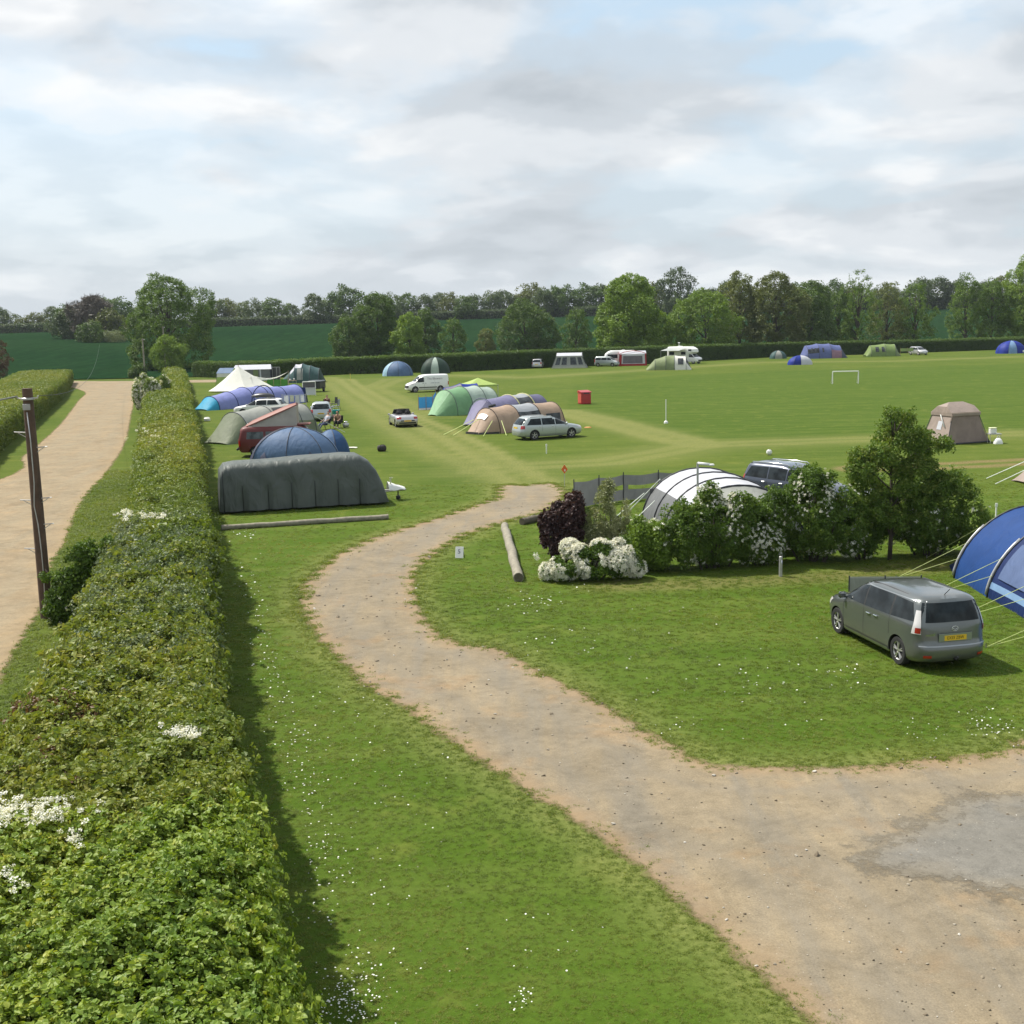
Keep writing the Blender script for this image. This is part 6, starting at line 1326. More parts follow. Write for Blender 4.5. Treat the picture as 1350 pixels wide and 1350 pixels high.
    # green and white dome
    r = thing('dome_tent', 'teal dome tent with a white top near the hedge corner', 'tent', at(396, 505)+np.array([0, 2.2, 0]), R(0)); hp = [(-3.0, .9, .3), (-1.6, 1.5, 1.6), (-.9, 1.9, 2.5), (.1, 2.0, 2.6), (1.2, 1.9, 2.3), (2.4, 1.5, 1.9), (3.0, 1.2, .3)]; tunnel(r, hp, [ALL(F_TEAL), [(0, .25, F_TEAL), (.25, 1, F_WHITE)], [(0, .3, F_TEAL), (.3, 1, F_WHITE)], [(0, .7, F_TEAL), (.7, 1, F_PGREEN)], ALL(F_TEAL), ALL(F_DGREEN)], LINE, .03)
    MB().grid([[(x, *hoop_pt(2.03, 2.5, a)) for a in (.05, .14, .22, .28)] for x in (-.5, -.1, .3)]).build('door', F_AWN, r, True)
    w = thing('windbreak', 'grass green windbreak below the end of the cream tarpaulin', 'windbreak', at(352, 512)); MB().grid([[(x, .1*math.sin(x), z) for x in np.linspace(0, 2.7, 7)] for z in (.1, .6, 1.1)]).build('panel', FB('cloth_grass_green', (.05, .19, .03)), w, True)
    for x in (0, .9, 1.8, 2.7): MB().tube([(x, -.04, 0), (x, -.04, 1.3)], .03, 5).build('stick', WOOD, w)
    q = thing('washing_line', 'short washing line hung with white and grey towels before the periwinkle tent', 'washing line', at(373, 545)+np.array([0, 0, 0]), R(4))
    for x in (0, 2.1): MB().tube([(x, 0, -.1), (x, 0, 1.7)], .03, 6).build('pole', POLEG, q)
    MB().tube([(0, 0, 1.65), (1.05, 0, 1.58), (2.1, 0, 1.65)], .012, 5).build('line', ROPEW, q)
    for x, w_, l_, m_ in ((.15, .42, .75, F_WHITE), (.68, .36, .55, F_PUTTY), (1.15, .40, .8, F_PGREY), (1.62, .34, .6, F_WHITE)): MB().grid([[(x+w_*u, -.02-.03*math.sin(6*u), 1.58-l_*v) for u in np.linspace(0, 1, 5)] for v in (0, .5, 1)]).build('towel', m_, q, True)
    k = thing('folding_table', 'small folding table with pots on it beside the teal dome tent', 'table', at(385, 509)+np.array([0, .4, 0]), R(10)); MB().box((0, 0, .68), (1.1, .55, .04)).build('tabletop', WOOD, k)
    for sx in (-.5, .5):
        for sy in (-.22, .22): MB().tube([(sx, sy, 0), (sx, sy, .68)], .02, 5).build('leg', POLEG, k)
    for x, r_, h_, lab in ((-.25, .13, .18, 'steel cooking pot on the small folding table near the teal dome'), (.25, .10, .26, 'taller steel kettle pot on the small folding table near the teal dome')):
        c_ = thing('cooking_pot', lab, 'pot', np.array(k.location)+np.array([x, 0, .70])); MB().lathe([(.001, 0), (r_, 0), (r_*1.02, h_), (r_*.5, h_+.03), (.001, h_+.04)], (0, 0, 0), 'Z', 14, cap=False).build('pan', POLEG, c_, True); MB().tube([(r_, 0, h_*.7), (r_+.14, 0, h_*.75)], .012, 5).build('handle', POLED, c_)
left_cluster()
# ------------------------------------------------------------------ covered caravan
def covered_caravan():
    a, e = at(290, 678.5), at(513, 664.5); d = e-a; L = float(np.linalg.norm(d)); rz = math.atan2(d[1], d[0]); root = thing('covered_caravan', 'caravan under a dark grey green storage cover, its hitch pointing right', 'caravan', a, rz); Wd = 2.25
    ctrl = [(0.0, .10), (.03, .9), (.08, 1.72), (.28, 1.97), (.7, 2.03), (2.5, 2.08), (4.4, 2.16), (5.2, 2.18), (5.8, 2.12), (6.2, 1.88), (6.5, 1.48), (6.72, .98), (6.86, .5), (6.95, .10)]
    cx = np.array([c[0] for c in ctrl])*L/6.95; cz = np.array([c[1] for c in ctrl])
    s = np.concatenate([[0], np.cumsum(np.hypot(np.diff(cx), np.diff(cz)))]); 
    folds = np.array([.95, 1.95, 2.92, 3.92, 4.85, 5.72])*L/6.95
    rows = []; xs = np.unique(np.concatenate([np.linspace(0.0, L, 110), cx])); ztop = lambda x: float(np.interp(x, cx, cz))
    rows = []
    for x in xs:
        zt = max(.12, ztop(x)); row = []; fd = np.min(np.abs(folds-x))
        for k in range(41):
            t = k/40; # section from near hem over the top to far hem
            th = math.pi*t; c, sn = math.cos(th), math.sin(th); y = Wd/2-math.copysign(abs(c)**.30, c)*Wd/2; z = .10+(zt-.10)*sn**.34
            lowf = max(0, min(1, (1.35-z)/.9)); near = max(0, c); far = max(0, -c)
            gather = math.exp(-(fd/.10)**2); bulge = .13*lowf*(1-gather)*min(1, fd/.25)
            fan = .045*math.sin((x*5.2+z*2.4))*max(0, min(1, (z-.6)/.7))*max(0, 1-abs(z-1.2)/.8)
            end = min(1, min(x, L-x)/.45); slack = -.035*math.sin(x*2.1+1.0)*(1-lowf)
            y += (-near+far)*(bulge+fan+.02*slack)*end; row.append((x, y, z+.010*math.sin(x*2.3)*(1 if 0.25 < t < .75 else 0)*end-.02*(1-gather)*max(0, (.3-z))*math.sin(x*9)))
        rows.append(row)
    CV, t, out = newmat('storage_cover'); tc = t.n('ShaderNodeTexCoord'); v = tc.outputs['Object']
    mp = t.n('ShaderNodeMapping', i_Vector=v); mp.inputs['Rotation'].default_value = (0, R(24), 0); mp.inputs['Scale'].default_value = (1.5, .6, .7); n1 = t.noise(mp.outputs[0], 1.3, 3, .45, 1.6); n0 = t.noise(v, .9, 5, .6)
    c = t.mix(t.ramp(n0, [(.3, 0.), (.7, 1.)]), (.062, .074, .068), (.088, .102, .094)); 
    b = t.n('ShaderNodeBump', i_Strength=.7, i_Distance=.13, i_Height=n1); p = principled(t, Base_Color=c, Roughness=.58); p.inputs['Specular IOR Level'].default_value = .4; t.L.new(b.outputs[0], p.inputs['Normal']); t.L.new(p.outputs[0], out.inputs[0])
    MB().grid(rows, flip=True).build('cover', CV, root, True)
    for k in range(2):                                                  # closing ends
        r = rows[0 if k == 0 else -1]; MB().poly(r if k else r[::-1]).build('cover_end', CV, root)
    SE = plain('cover_strap', (.022, .026, .028), .7)
    for f in folds:
        i = int(np.argmin(np.abs(xs-f))); pts = [np.array(q)-np.array([0, .012, 0]) for q in rows[i][:16] if q[2] < 1.25]; MB().tube(pts, .015, 5).build('strap', SE, root, True)
    i = int(np.argmin(np.abs(xs-.18))); MB().tube([np.array(q)-np.array([.0, .012, 0]) for q in rows[i][:14]], .015, 5).build('seam', SE, root, True)
    m = MB()
    for y in (Wd/2-.45, Wd/2+.45): m.tube([(L-.5, y, .42), (L+.75, Wd/2, .42)], .035, 6)
    m.tube([(L+.70, Wd/2, .42), (L+.95, Wd/2, .44)], .05, 8); m.build('drawbar', ALLOY, root)
    MB().grid([[(L+.15+.75*u, Wd/2+v*(.34-.2*u), .46+(.36-.28*u)*(1-v*v)**.5+.02*math.sin(9*u+5*v)) for v in np.linspace(-1, 1, 9)] for u in np.linspace(0, 1, 7)]).build('hitch_cover', TRIMW, root, True)
    MB().tube([(L+.25, Wd/2-.12, .45), (L+.27, Wd/2-.12, 1.02)], .035, 8).box((L+.30, Wd/2-.12, 1.0), (.16, .05, .05), bev=.015).build('brake_lever', FB('lever_pale', (.62, .64, .46)), root)
    MB().tube([(L+.62, Wd/2+.1, .0), (L+.62, Wd/2+.1, .55)], .03, 8).lathe([(.0, .0), (.10, .02), (.10, .16), (0, .18)], (L+.62, Wd/2+.1, 0), 'Z', 12).build('jockey_wheel', BLACKP, root)
    for x in (L*.42, L*.50): MB().lathe([(.001, -.08), (.28, -.08), (.30, 0), (.28, .08), (.001, .08)], (x, .3, .30), 'Y', 18, cap=False).build('wheel', RUBBER, root, True)
covered_caravan()

# ------------------------------------------------------------------ logs, posts, signs, goal, bin
LOGW = plain('log_weathered', (.235, .215, .165), .9, var=.3, scale=7, bump=.7); LOGD = plain('log_dark', (.10, .085, .06), .9, var=.35, scale=7, bump=.7)
def log(name, label, a, e, r, mat, flat=1.0, seed=0):
    g = random.Random(seed); d = np.asarray(e)-np.asarray(a); L = float(np.linalg.norm(d)); root = thing(name, label, 'log', a, math.atan2(d[1], d[0])); n = 14
    m = MB(); m.tube([(L*k/n, g.uniform(-.02, .02), r*flat*.85+g.uniform(-.01, .01)) for k in range(n+1)], [r*g.uniform(.92, 1.06) for k in range(n+1)], 10); m.build('timber', mat, root, True, 50)
    m = MB()
    for x in (-.004, L+.004): m.lathe([(.001, x), (r*.9, x)], (0, 0, r*.85), 'X', 10, cap=False)
    m.build('cut_end', LOGD, root); return root
log('log', 'long pale pole lying on the grass in front of the covered caravan', at(292, 699), at(512, 684.5), .11, LOGW, seed=1)
log('log', 'weathered timber log lying along the lawn beside the track bend', at(665, 698), at(684, 767), .15, LOGW, seed=2)
log('log', 'short dark log by the track end beside the copper shrub', at(688, 692), at(727, 683), .14, LOGD, seed=3)
def small_things():
    s = thing('sign_board', 'small white sign leaning on the grass at the track bend', 'sign', at(606, 737), R(-12)); bd = MB().box((0, 0, .22), (.27, .02, .38), (R(-16), 0, 0), bev=.01).build('board', PLATEW, s)
    INKB = plain('sign_ink', (.06, .07, .14), .5); text_part('5', .20, INKB, s, (0, -.022, .25), (R(74), 0, 0), 'lettering'); text_part('MPH', .075, INKB, s, (-.02, .022, .115), (R(74), 0, 0), 'lettering').location = (0, .018, .115)
    for o in s.children:
        if o.name.startswith('lettering'): o.location.y -= .012
    for sg in (-1, 1): MB().tube([(sg*.11, .03, .3), (sg*.12, .2, -.02)], .012, 5).build('leg', POLED, s)
    f = thing('marker_flag', 'orange diamond marker on a thin stake at the end of the track', 'flag', at(744.5, 642)); MB().tube([(0, 0, -.1), (0, 0, 1.05)], .014, 6).build('stake', POLEG, f); OR = plain('marker_orange', (.62, .13, .02), .6); m = MB(); m.add([(0, -.016, .62), (.15, -.016, .82), (0, -.016, 1.05), (-.15, -.016, .82), (0, -.004, .62), (.15, -.004, .82), (0, -.004, 1.05), (-.15, -.004, .82)], [(0, 1, 2, 3), (7, 6, 5, 4), (0, 4, 5, 1), (1, 5, 6, 2), (2, 6, 7, 3), (3, 7, 4, 0)]); m.build('diamond', OR, f); MB().box((.02, -.02, .78), (.05, .006, .09)).build('arrow_mark', PLATEW, f)
    p = thing('slim_post', 'slim white post with a round foot standing alone in the pitch', 'post', at(878, 558)); MB().tube([(0, 0, 0), (0, 0, 1.75)], .03, 8).build('shaft', TRIMW, p); MB().lathe([(.0, 0), (.16, 0), (.14, .12), (.05, .2), (.0, .2)], (0, 0, 0), 'Z', 14).build('foot', TRIMW, p)
    b = at(926, 752); b = np.array([5.75, 36.2, 0]); p = thing('light_post', 'thin grey post with a short pale arm rising out of the shrubs', 'post', b); h = height_at(b, 610); MB().tube([(0, 0, -.1), (0, 0, h)], .035, 8).build('shaft', POLEG, p); MB().tube([(0, 0, h-.02), (.36, -.05, h-.06)], .045, 8).build('arm', TRIMW, p, True); MB().box((.42, -.06, h-.07), (.16, .09, .07), bev=.02).build('lamp_head', TRIMW, p)
    p = thing('tap_post', 'low pale grey post in front of the hawthorn shrubs', 'post', at(1029, 760)); MB().box((0, 0, .3), (.09, .09, .62), bev=.015).build('post', POLEG, p); MB().tube([(0, -.04, .5), (0, -.13, .5), (0, -.14, .44)], .014, 6).build('tap', CHROME, p)
    RD = plain('bin_red', (.40, .018, .022), .4, var=.12, coat=.3); RD_SUNLIT = plain('bin_red_sunlit', (.55, .09, .06), .5, var=.12)  # second, lighter red paints the sunlight onto the left side of the bin
    r = thing('storage_bin', 'red lidded bin standing alone near the middle of the field', 'bin', at(771, 533)+np.array([0, .45, 0]), R(24)); MB().box((0, 0, .52), (1.0, .8, 1.04), bev=.05).build('box', RD, r, True, 40); MB().box((-.505, 0, .55), (.02, .66, .86), bev=.008).build('sunlit_side', RD_SUNLIT, r, label='left side with sunlight painted in as lighter red'); m = MB(); m.grid([[(x, -.43, 1.05) for x in (-.54, .54)], [(x, -.40, 1.12) for x in (-.54, .54)], [(x, .30, 1.26) for x in (-.54, .54)], [(x, .43, 1.05) for x in (-.54, .54)]]); m.add([(-.54, -.43, 1.05), (-.54, -.40, 1.12), (-.54, .30, 1.26), (-.54, .43, 1.05)], [(3, 2, 1, 0)]); m.add([(.54, -.43, 1.05), (.54, -.40, 1.12), (.54, .30, 1.26), (.54, .43, 1.05)], [(0, 1, 2, 3)]); m.build('lid', RD, r); MB().box((.0, -.425, 1.0), (.6, .03, .10), bev=.01).build('handle_recess', BLACKP, r)
    g = thing('goal', 'white goal frame standing on the mown pitch', 'goal', at(1097.5, 506)); e = at(1131.5, 505.5)-at(1097.5, 506); h = 1.36
    for q in (np.zeros(3), e): MB().tube([(q[0], q[1], 0), (q[0], q[1], h)], .055, 8).build('goal_post', TRIMW, g)
    MB().tube([(0, 0, h), (e[0], e[1], h)], .055, 8).build('crossbar', TRIMW, g)
    for q in (np.zeros(3), e): MB().tube([(q[0], q[1]+.05, h-.05), (q[0]+.1, q[1]+1.0, .03), (q[0], q[1]+.05, .04)], .022, 6).build('back_stay', POLEG, g)
    bg = thing('rucksack', 'dark holdall left on the grass below the convertible', 'bag', at(503.5, 595), R(20)); MB().lathe([(0, -.27), (.13, -.26), (.19, -.2), (.20, 0), (.19, .2), (.13, .26), (0, .27)], (0, 0, .19), 'X', 14, cap=False).build('bag', plain('bag_dark', (.03, .027, .025), .8, var=.3), bg, True); MB().tube([(-.14, -.15, .30), (-.10, -.19, .42), (.10, -.19, .42), (.14, -.15, .30)], .02, 6).build('handle', BLACKP, bg)
    for (u, v, r_, lab) in ((1014, 600, .16, 'white ball lying on the grass above the off-roader'), (1313, 679, .0, '')):
        if r_:
            b = thing('football', lab, 'ball', at(u, v)); MB().lathe([(max(.001, r_*math.sin(a)), r_-r_*math.cos(a)) for a in np.linspace(0, math.pi, 11)], (0, 0, 0), 'Z', 16, cap=False).build('ball', TRIMW, b, True); m = MB()
            for (sx, sy) in ((.5, -.7), (-.6, -.5), (0, -.2)): q = Vector((sx, sy, .6)).normalized()*(r_+.001); m.lathe([(.001, 0), (.05, -.004)], (q.x, q.y, q.z+r_), 'Z', 5, cap=False)
            m.build('patch', BLACKP, b)
    for (u, v, h, c, lab) in ((720.5, 598, .55, TRIMW, 'short white peg standing in the grass below the pale silver estate'), (462, 501, .9, plain('flag_yellow', (.62, .50, .10), .6), 'short yellow marker stake by the hedge end of the worn way'), (1313, 681, .5, TRIMW, 'small white peg marker in the grass behind the right hand shrub')):
        p = thing('marker_peg', lab, 'peg', at(u, v)); MB().tube([(0, 0, 0), (0, 0, h)], .03, 6).build('peg', c, p); MB().box((.0, 0, h-.06), (.10, .03, .14), bev=.01).build('marker', c, p)
    p = thing('play_disc', 'yellow and orange disc lying on the grass in front of the pale silver estate', 'toy', at(775, 564)); MB().lathe([(.001, .06), (.18, .06), (.26, .02), (.24, .0), (.001, 0)], (0, 0, 0), 'Z', 16, cap=False).build('disc', plain('disc_yellow', (.62, .50, .12), .5), p, True); MB().lathe([(.20, .058), (.26, .025)], (0, 0, .004), 'Z', 16, cap=False).build('rim', plain('disc_orange', (.5, .10, .03), .5), p)
    p = thing('water_carrier', 'small white water carrier on the grass by the long hedge', 'container', at(273, 555.5)); MB().box((0, 0, .16), (.5, .3, .30), bev=.06).build('drum', TRIMW, p, True, 40); MB().box((.05, 0, .34), (.22, .05, .05), bev=.015).lathe([(.05, .30), (.05, .36)], (-.15, 0, 0), 'Z', 10).build('handle', TRIMW, p)
    # windbreak board lying against the tent corner, seen over the bonnet of the people carrier
    w = thing('windbreak', 'plain grey windbreak panel standing just beyond the grey green people carrier', 'windbreak', (9.05, 31.2, 0), R(-4)); MB().grid([[(x, .02*math.sin(3*x), z) for x in np.linspace(0, 1.9, 8)] for z in np.linspace(.05, .60, 4)]).grid([[(x, .02*math.sin(3*x)+.012, z) for x in np.linspace(0, 1.9, 8)] for z in np.linspace(.05, .60, 4)], flip=True).build('panel', F_AWN, w, True)
    for x in (0, .95, 1.9): MB().tube([(x, -.02, -.1), (x, -.02, .64)], .018, 6).build('post', POLED, w)
small_things()

# ------------------------------------------------------------------ poles and wires
POLEW = plain('creosote_pole', (.080, .048, .031), .8, var=.35, scale=4, bump=.5)
def telegraph():
    b = at(62, 815); root = thing('telegraph_pole', 'dark wooden telegraph pole with a cable down its face beside the dirt lane', 'pole', b); h = height_at(b, 512)
    MB().tube([(0, 0, -.3), (0, 0, h*.5), (0, 0, h)], [.165, .15, .128], 16).build('pole', POLEW, root, True, 50)
    m = MB(); pts = [(.02+.05*math.sin(z*1.1), -.155+.004*z, z) for z in np.linspace(.3, h*.42, 7)]+[(-.02, -.152, h*.5), (.03, -.148, h*.6), (.03, -.142, h*.78), (0, -.138, h*.9)]; m.tube(pts, .015, 6).build('cable', POLEG, root, True)
    MB().box((0, -.145, h-.48), (.2, .03, .16), bev=.01).build('number_plate', plain('pole_plate', (.30, .30, .30), .5), root); MB().lathe([(.16, h-.30), (.175, h-.29), (.175, h-.25), (.16, h-.24)], (0, 0, 0), 'Z', 16, cap=False).build('collar', POLEG, root)
    for sg in (-1, 1): MB().tube([(sg*.12, -.02, h-.27), (sg*.26, -.02, h-.25), (sg*.28, -.02, h-.19)], .022, 6).build('hook', POLEG, root)
    for (z, sg) in ((h-1.15, -1), (h-1.55, 1), (h-2.95, -1), (h-2.9, 1), (h-3.6, 1), (h-4.25, -1)): MB().tube([(sg*.12, -.03, z), (sg*.42, -.05, z+.02)], .016, 6).tube([(sg*.13, -.03, z-.12), (sg*.34, -.05, z+.01)], .010, 5).build('step_iron', POLEG, root)
    w = thing('overhead_wires', 'thin overhead wires running from the telegraph pole across the dirt lane', 'wire', b)
    def wire(p, q, sag, r): MB().tube([np.array(p)*(1-t)+np.array(q)*t-np.array([0, 0, sag*4*t*(1-t)]) for t in np.linspace(0, 1, 15)], r, 5).build('wire', POLED if r < .01 else POLEG, w, True)
    wire((-.28, -.02, h-.2), (-14, -16, h-.6), .6, .016); wire((-.28, 0, h-.22), (-15, -14, h-.5), .6, .012); wire((.28, 0, h-.2), (-40+1, 120, 6.0), 1.6, .008)
    for (u, vb, vt, r, lab) in ((191.5, 499, 446, .13, 'weathered wooden pole left of the lime green tree at the lane end'), (219, 492, 430, .13, 'pale wooden pole standing against the oak')):
        q = at(u, vb); hh = height_at(q, vt); t = thing('wooden_pole', lab, 'pole', q); MB().tube([(0, 0, -.2), (0, 0, hh)], [r*1.15, r*.85], 10).build('pole', LOGW, t, True, 50); MB().tube([(-.3, 0, hh-.3), (.3, 0, hh-.3)], .04, 6).build('crossarm', LOGW, t); MB().lathe([(.0, hh-.28), (.06, hh-.26), (.05, hh-.16), (0, hh-.14)], (.25, 0, 0), 'Z', 8, cap=False).build('insulator', TRIMW, t)
telegraph()

# ------------------------------------------------------------------ shrubs of the island bed
def shrub(name, label, loc, lobes, key, n, size, seed, tint=.45, tvar=.28, stems=5, cat='shrub', blossom=None, depth=.34, mat=None, thr=.25, gaps=.42):
    n = int(n*1.35); root = thing(name, label, cat, loc, 0.0); g = random.Random(seed); m = MB(); hmax = max(l[0][2]+l[1][2] for l in lobes)
    for k in range(stems):
        c, r = lobes[k % len(lobes)]; q = Vector(c); m.tube([(g.uniform(-.12, .12)+q.x*.25, g.uniform(-.1, .1)+q.y*.25, -.1), (q.x*.6+g.uniform(-.1, .1), q.y*.6, q.z*.55), (q.x, q.y, q.z+r[2]*.5)], [.035, .024, .008], 6)
    m.build('stem', mat or BARK, root, True); make_crown('foliage', key, lobes, n, size*1.12, root, seed, tint+.10, tvar*1.3, depth, hollow=gaps)
    if blossom:
        bn, bs, pred = blossom; gg = np.random.default_rng(seed+9); P, d = crown_points(gg, lobes, bn*4, .10); k = vnoise(P*(1.9 if thr > .2 else 1.9)*(1.7 if thr > .2 else 1.0), seed+3) > thr
        if pred is not None: k &= pred(P)
        P, d = P[k][:bn], d[k][:bn]; P = P+d*.06; d[:, 2] += .5; scatter('blossom', P, d, bs*gg.uniform(.6, 1.3, len(P)), gg.uniform(.2, 1, len(P)), 'white', root, 'stuff')
    return root
def up_lobes(seed, hw, hd, h, n, spire=.5):
    g = random.Random(seed); L = [((0, 0, h*.40), (hw*.70, hd*.7, h*.36))]
    for k in range(n):
        x = g.uniform(-1, 1); y = g.uniform(-1, 1)*math.sqrt(max(0, 1-x*x)); f = math.sqrt(x*x+y*y); top = h*(1-.27*f*f)*g.uniform(.75, 1.02); s = g.uniform(.18, .36)*hw
        L.append(((x*hw*.8, y*hd*.8, top*.55), (s, s, top*.42+.05)))
    return L
def island():
    shrub('copper_shrub', 'dark purple leaved shrub at the left end of the island bed', (1.55, 36.6, 0), [((-.25, 0, .95), (.38, .4, .65)), ((.30, 0, 1.25), (.42, .42, .80)), ((-.42, .1, 1.30), (.26, .3, .42)), ((.42, .1, 1.85), (.24, .26, .42)), ((.05, -.1, .7), (.5, .45, .5)), ((-.05, 0, 1.6), (.22, .22, .4))], 'copper', 900, .26, 501, .45, .35, 5)
    lob = [((-.80, -.1, .40), (.46, .42, .34)), ((-.35, .05, .62), (.42, .45, .40)), ((.05, -.15, .48), (.48, .45, .40)), ((.40, .1, .78), (.40, .42, .40)), ((.72, -.05, .50), (.42, .42, .38)), ((1.12, .1, .62), (.30, .32, .34)), ((1.32, 0, .34), (.26, .3, .24)), ((-1.2, .05, .30), (.30, .32, .24)), ((-1.5, .5, .70), (.18, .22, .22)), ((-.6, .3, .9), (.26, .3, .24)), ((.95, .35, .95), (.24, .26, .26))]
    shrub('spirea_shrub', 'low arching shrub smothered in white blossom in front of the purple one', (2.3, 34.3, 0), lob, 'bush', 700, .24, 502, .4, .25, 6, blossom=(2000, .155, lambda P: (P[:, 2] > .14) & (vnoise(P*3.6, 77) > -.12)), depth=.3, thr=-.85)
    shrub('variegated_shrub', 'tall pale cream and green shrub right of the purple one', (2.95, 36.5, 0), [((0, 0, 1.4), (.42, .45, 1.15)), ((-.3, .1, 1.0), (.4, .4, .85)), ((.35, 0, 1.0), (.45, .4, .8)), ((.1, 0, 2.25), (.22, .22, .45)), ((.5, .1, 1.6), (.25, .25, .5)), ((-.1, .0, .6), (.6, .5, .55))], 'var', 1000, .21, 503, .45, .4, 6)
    shrub('green_shrub', 'light green rounded bush between the pale shrub and the hawthorns', (4.2, 35.7, 0), up_lobes(3, .95, .8, 1.9, 7), 'bush_light', 1100, .23, 504, .30, .28, 5, blossom=(220, .14, lambda P: P[:, 2] > .9))
    shrub('hawthorn_shrub', 'wide hawthorn bush dotted with white blossom in the middle of the bed', (6.15, 35.6, 0), up_lobes(11, 1.75, 1.1, 2.8, 17), 'bush', 2600, .24, 505, .42, .30, 8, blossom=(850, .11, lambda P: P[:, 0] > -1.0))
    shrub('hawthorn_shrub', 'tall spiky hawthorn bush left of the young tree', (9.3, 36.2, 0), up_lobes(17, 1.6, 1.1, 3.45, 18), 'bush', 2500, .24, 506, .45, .32, 8, blossom=(520, .11, lambda P: P[:, 0] > -1.6))
    shrub('green_shrub', 'low leafy bush under the gap left of the young tree', (7.75, 35.9, 0), up_lobes(23, .85, .75, 1.75, 6), 'bush', 850, .23, 507, .38, .28, 5, blossom=(330, .11, None))
    shrub('green_shrub', 'broad bright green bush at the right end of the bed', (13.1, 36.8, 0), up_lobes(29, 1.85, 1.2, 3.35, 16), 'bush', 2500, .25, 508, .52, .32, 8, blossom=(150, .13, lambda P: P[:, 2] < 1.6))
    shrub('green_shrub', 'thin leafy shrub showing kit behind it below the young tree', (11.0, 36.4, 0), up_lobes(31, .75, .7, 1.9, 5), 'bush', 420, .22, 509, .4, .3, 5, blossom=(90, .13, None))
    # young tree
    b = np.array([11.75, 36.2, 0]); root = thing('young_tree', 'slender young tree with tiered leafy branches above the island bed', 'tree', b); g = random.Random(8); h = height_at(b, 539); m = MB(); m.tube([(0, 0, -.1), (.04, 0, h*.3), (-.03, 0, h*.6), (.05, 0, h*.95)], [.075, .06, .045, .015], 8); lob = []
    for (dx, z, r, dz) in ((-1.0, 3.05, .42, .30), (-.75, 2.55, .40, .26), (-.35, 3.55, .42, .34), (.15, 4.35, .34, .40), (-.25, 4.75, .20, .22), (.55, 3.95, .46, .32), (1.05, 3.55, .44, .30), (.75, 3.1, .40, .26), (-.5, 2.15, .42, .32), (.25, 3.0, .36, .30), (1.35, 2.25, .40, .24), (1.75, 2.5, .26, .26), (.35, 2.4, .30, .24), (-.15, 4.15, .34, .30), (.35, 4.75, .2, .24), (-1.15, 3.5, .2, .2), (1.4, 3.8, .22, .2), (-.35, 1.55, .40, .32), (.35, 1.35, .42, .34), (-.75, 1.9, .34, .26), (.8, 1.75, .40, .30)):
        z *= h/4.9; y = g.uniform(-.5, .5); lob.append(((dx, y, z), (r*1.28, r*1.15, dz*1.3))); m.tube([(0, 0, max(.5, z-.75)), (dx*.5, y*.5, z-.28), (dx, y, z)], [.03, .02, .008], 6)
    m.build('trunk', BARK, root, True); make_crown('crown', 'bush', lob, 2100, .27, root, 510, .64, .40, .5, hollow=.62)
    # sapling growth round the telegraph pole
    c = at(97, 838); shrub('hedge_sapling', 'dark leafy shoots growing up around the foot of the telegraph pole', (-11.3, 30.7, 0), [((0, 0, 1.1), (.5, .5, 1.0)), ((-.4, -.2, .9), (.4, .4, .8)), ((.55, .1, 1.3), (.20, .22, .95)), ((.15, 0, 1.6), (.22, .22, .6)), ((-1.0, -.2, 1.35), (.22, .2, .22)), ((.95, .1, 1.45), (.16, .16, .30)), ((-.55, -.3, .5), (.5, .4, .5))], 'bush', 1000, .25, 511, .36, .30, 6, blossom=(50, .13, lambda P: (P[:, 2] < 1.0) & (P[:, 0] < -.2)))
    # flowering shrub at the far end of the long hedge
    shrub('hawthorn_shrub', 'white flowering bush on the lane side of the long hedge', at(203, 544), up_lobes(37, 1.8, 1.7, 4.3, 12), 'shrub_far', 1700, .42, 512, .55, .3, 6, blossom=(1300, .34, None), thr=-.35)
    shrub('green_shrub', 'dark clipped bush at the far end of the dirt lane', at(183, 499), up_lobes(41, 1.6, 1.5, 2.6, 7), 'dark', 420, .6, 513, .4, .2, 4)
island()

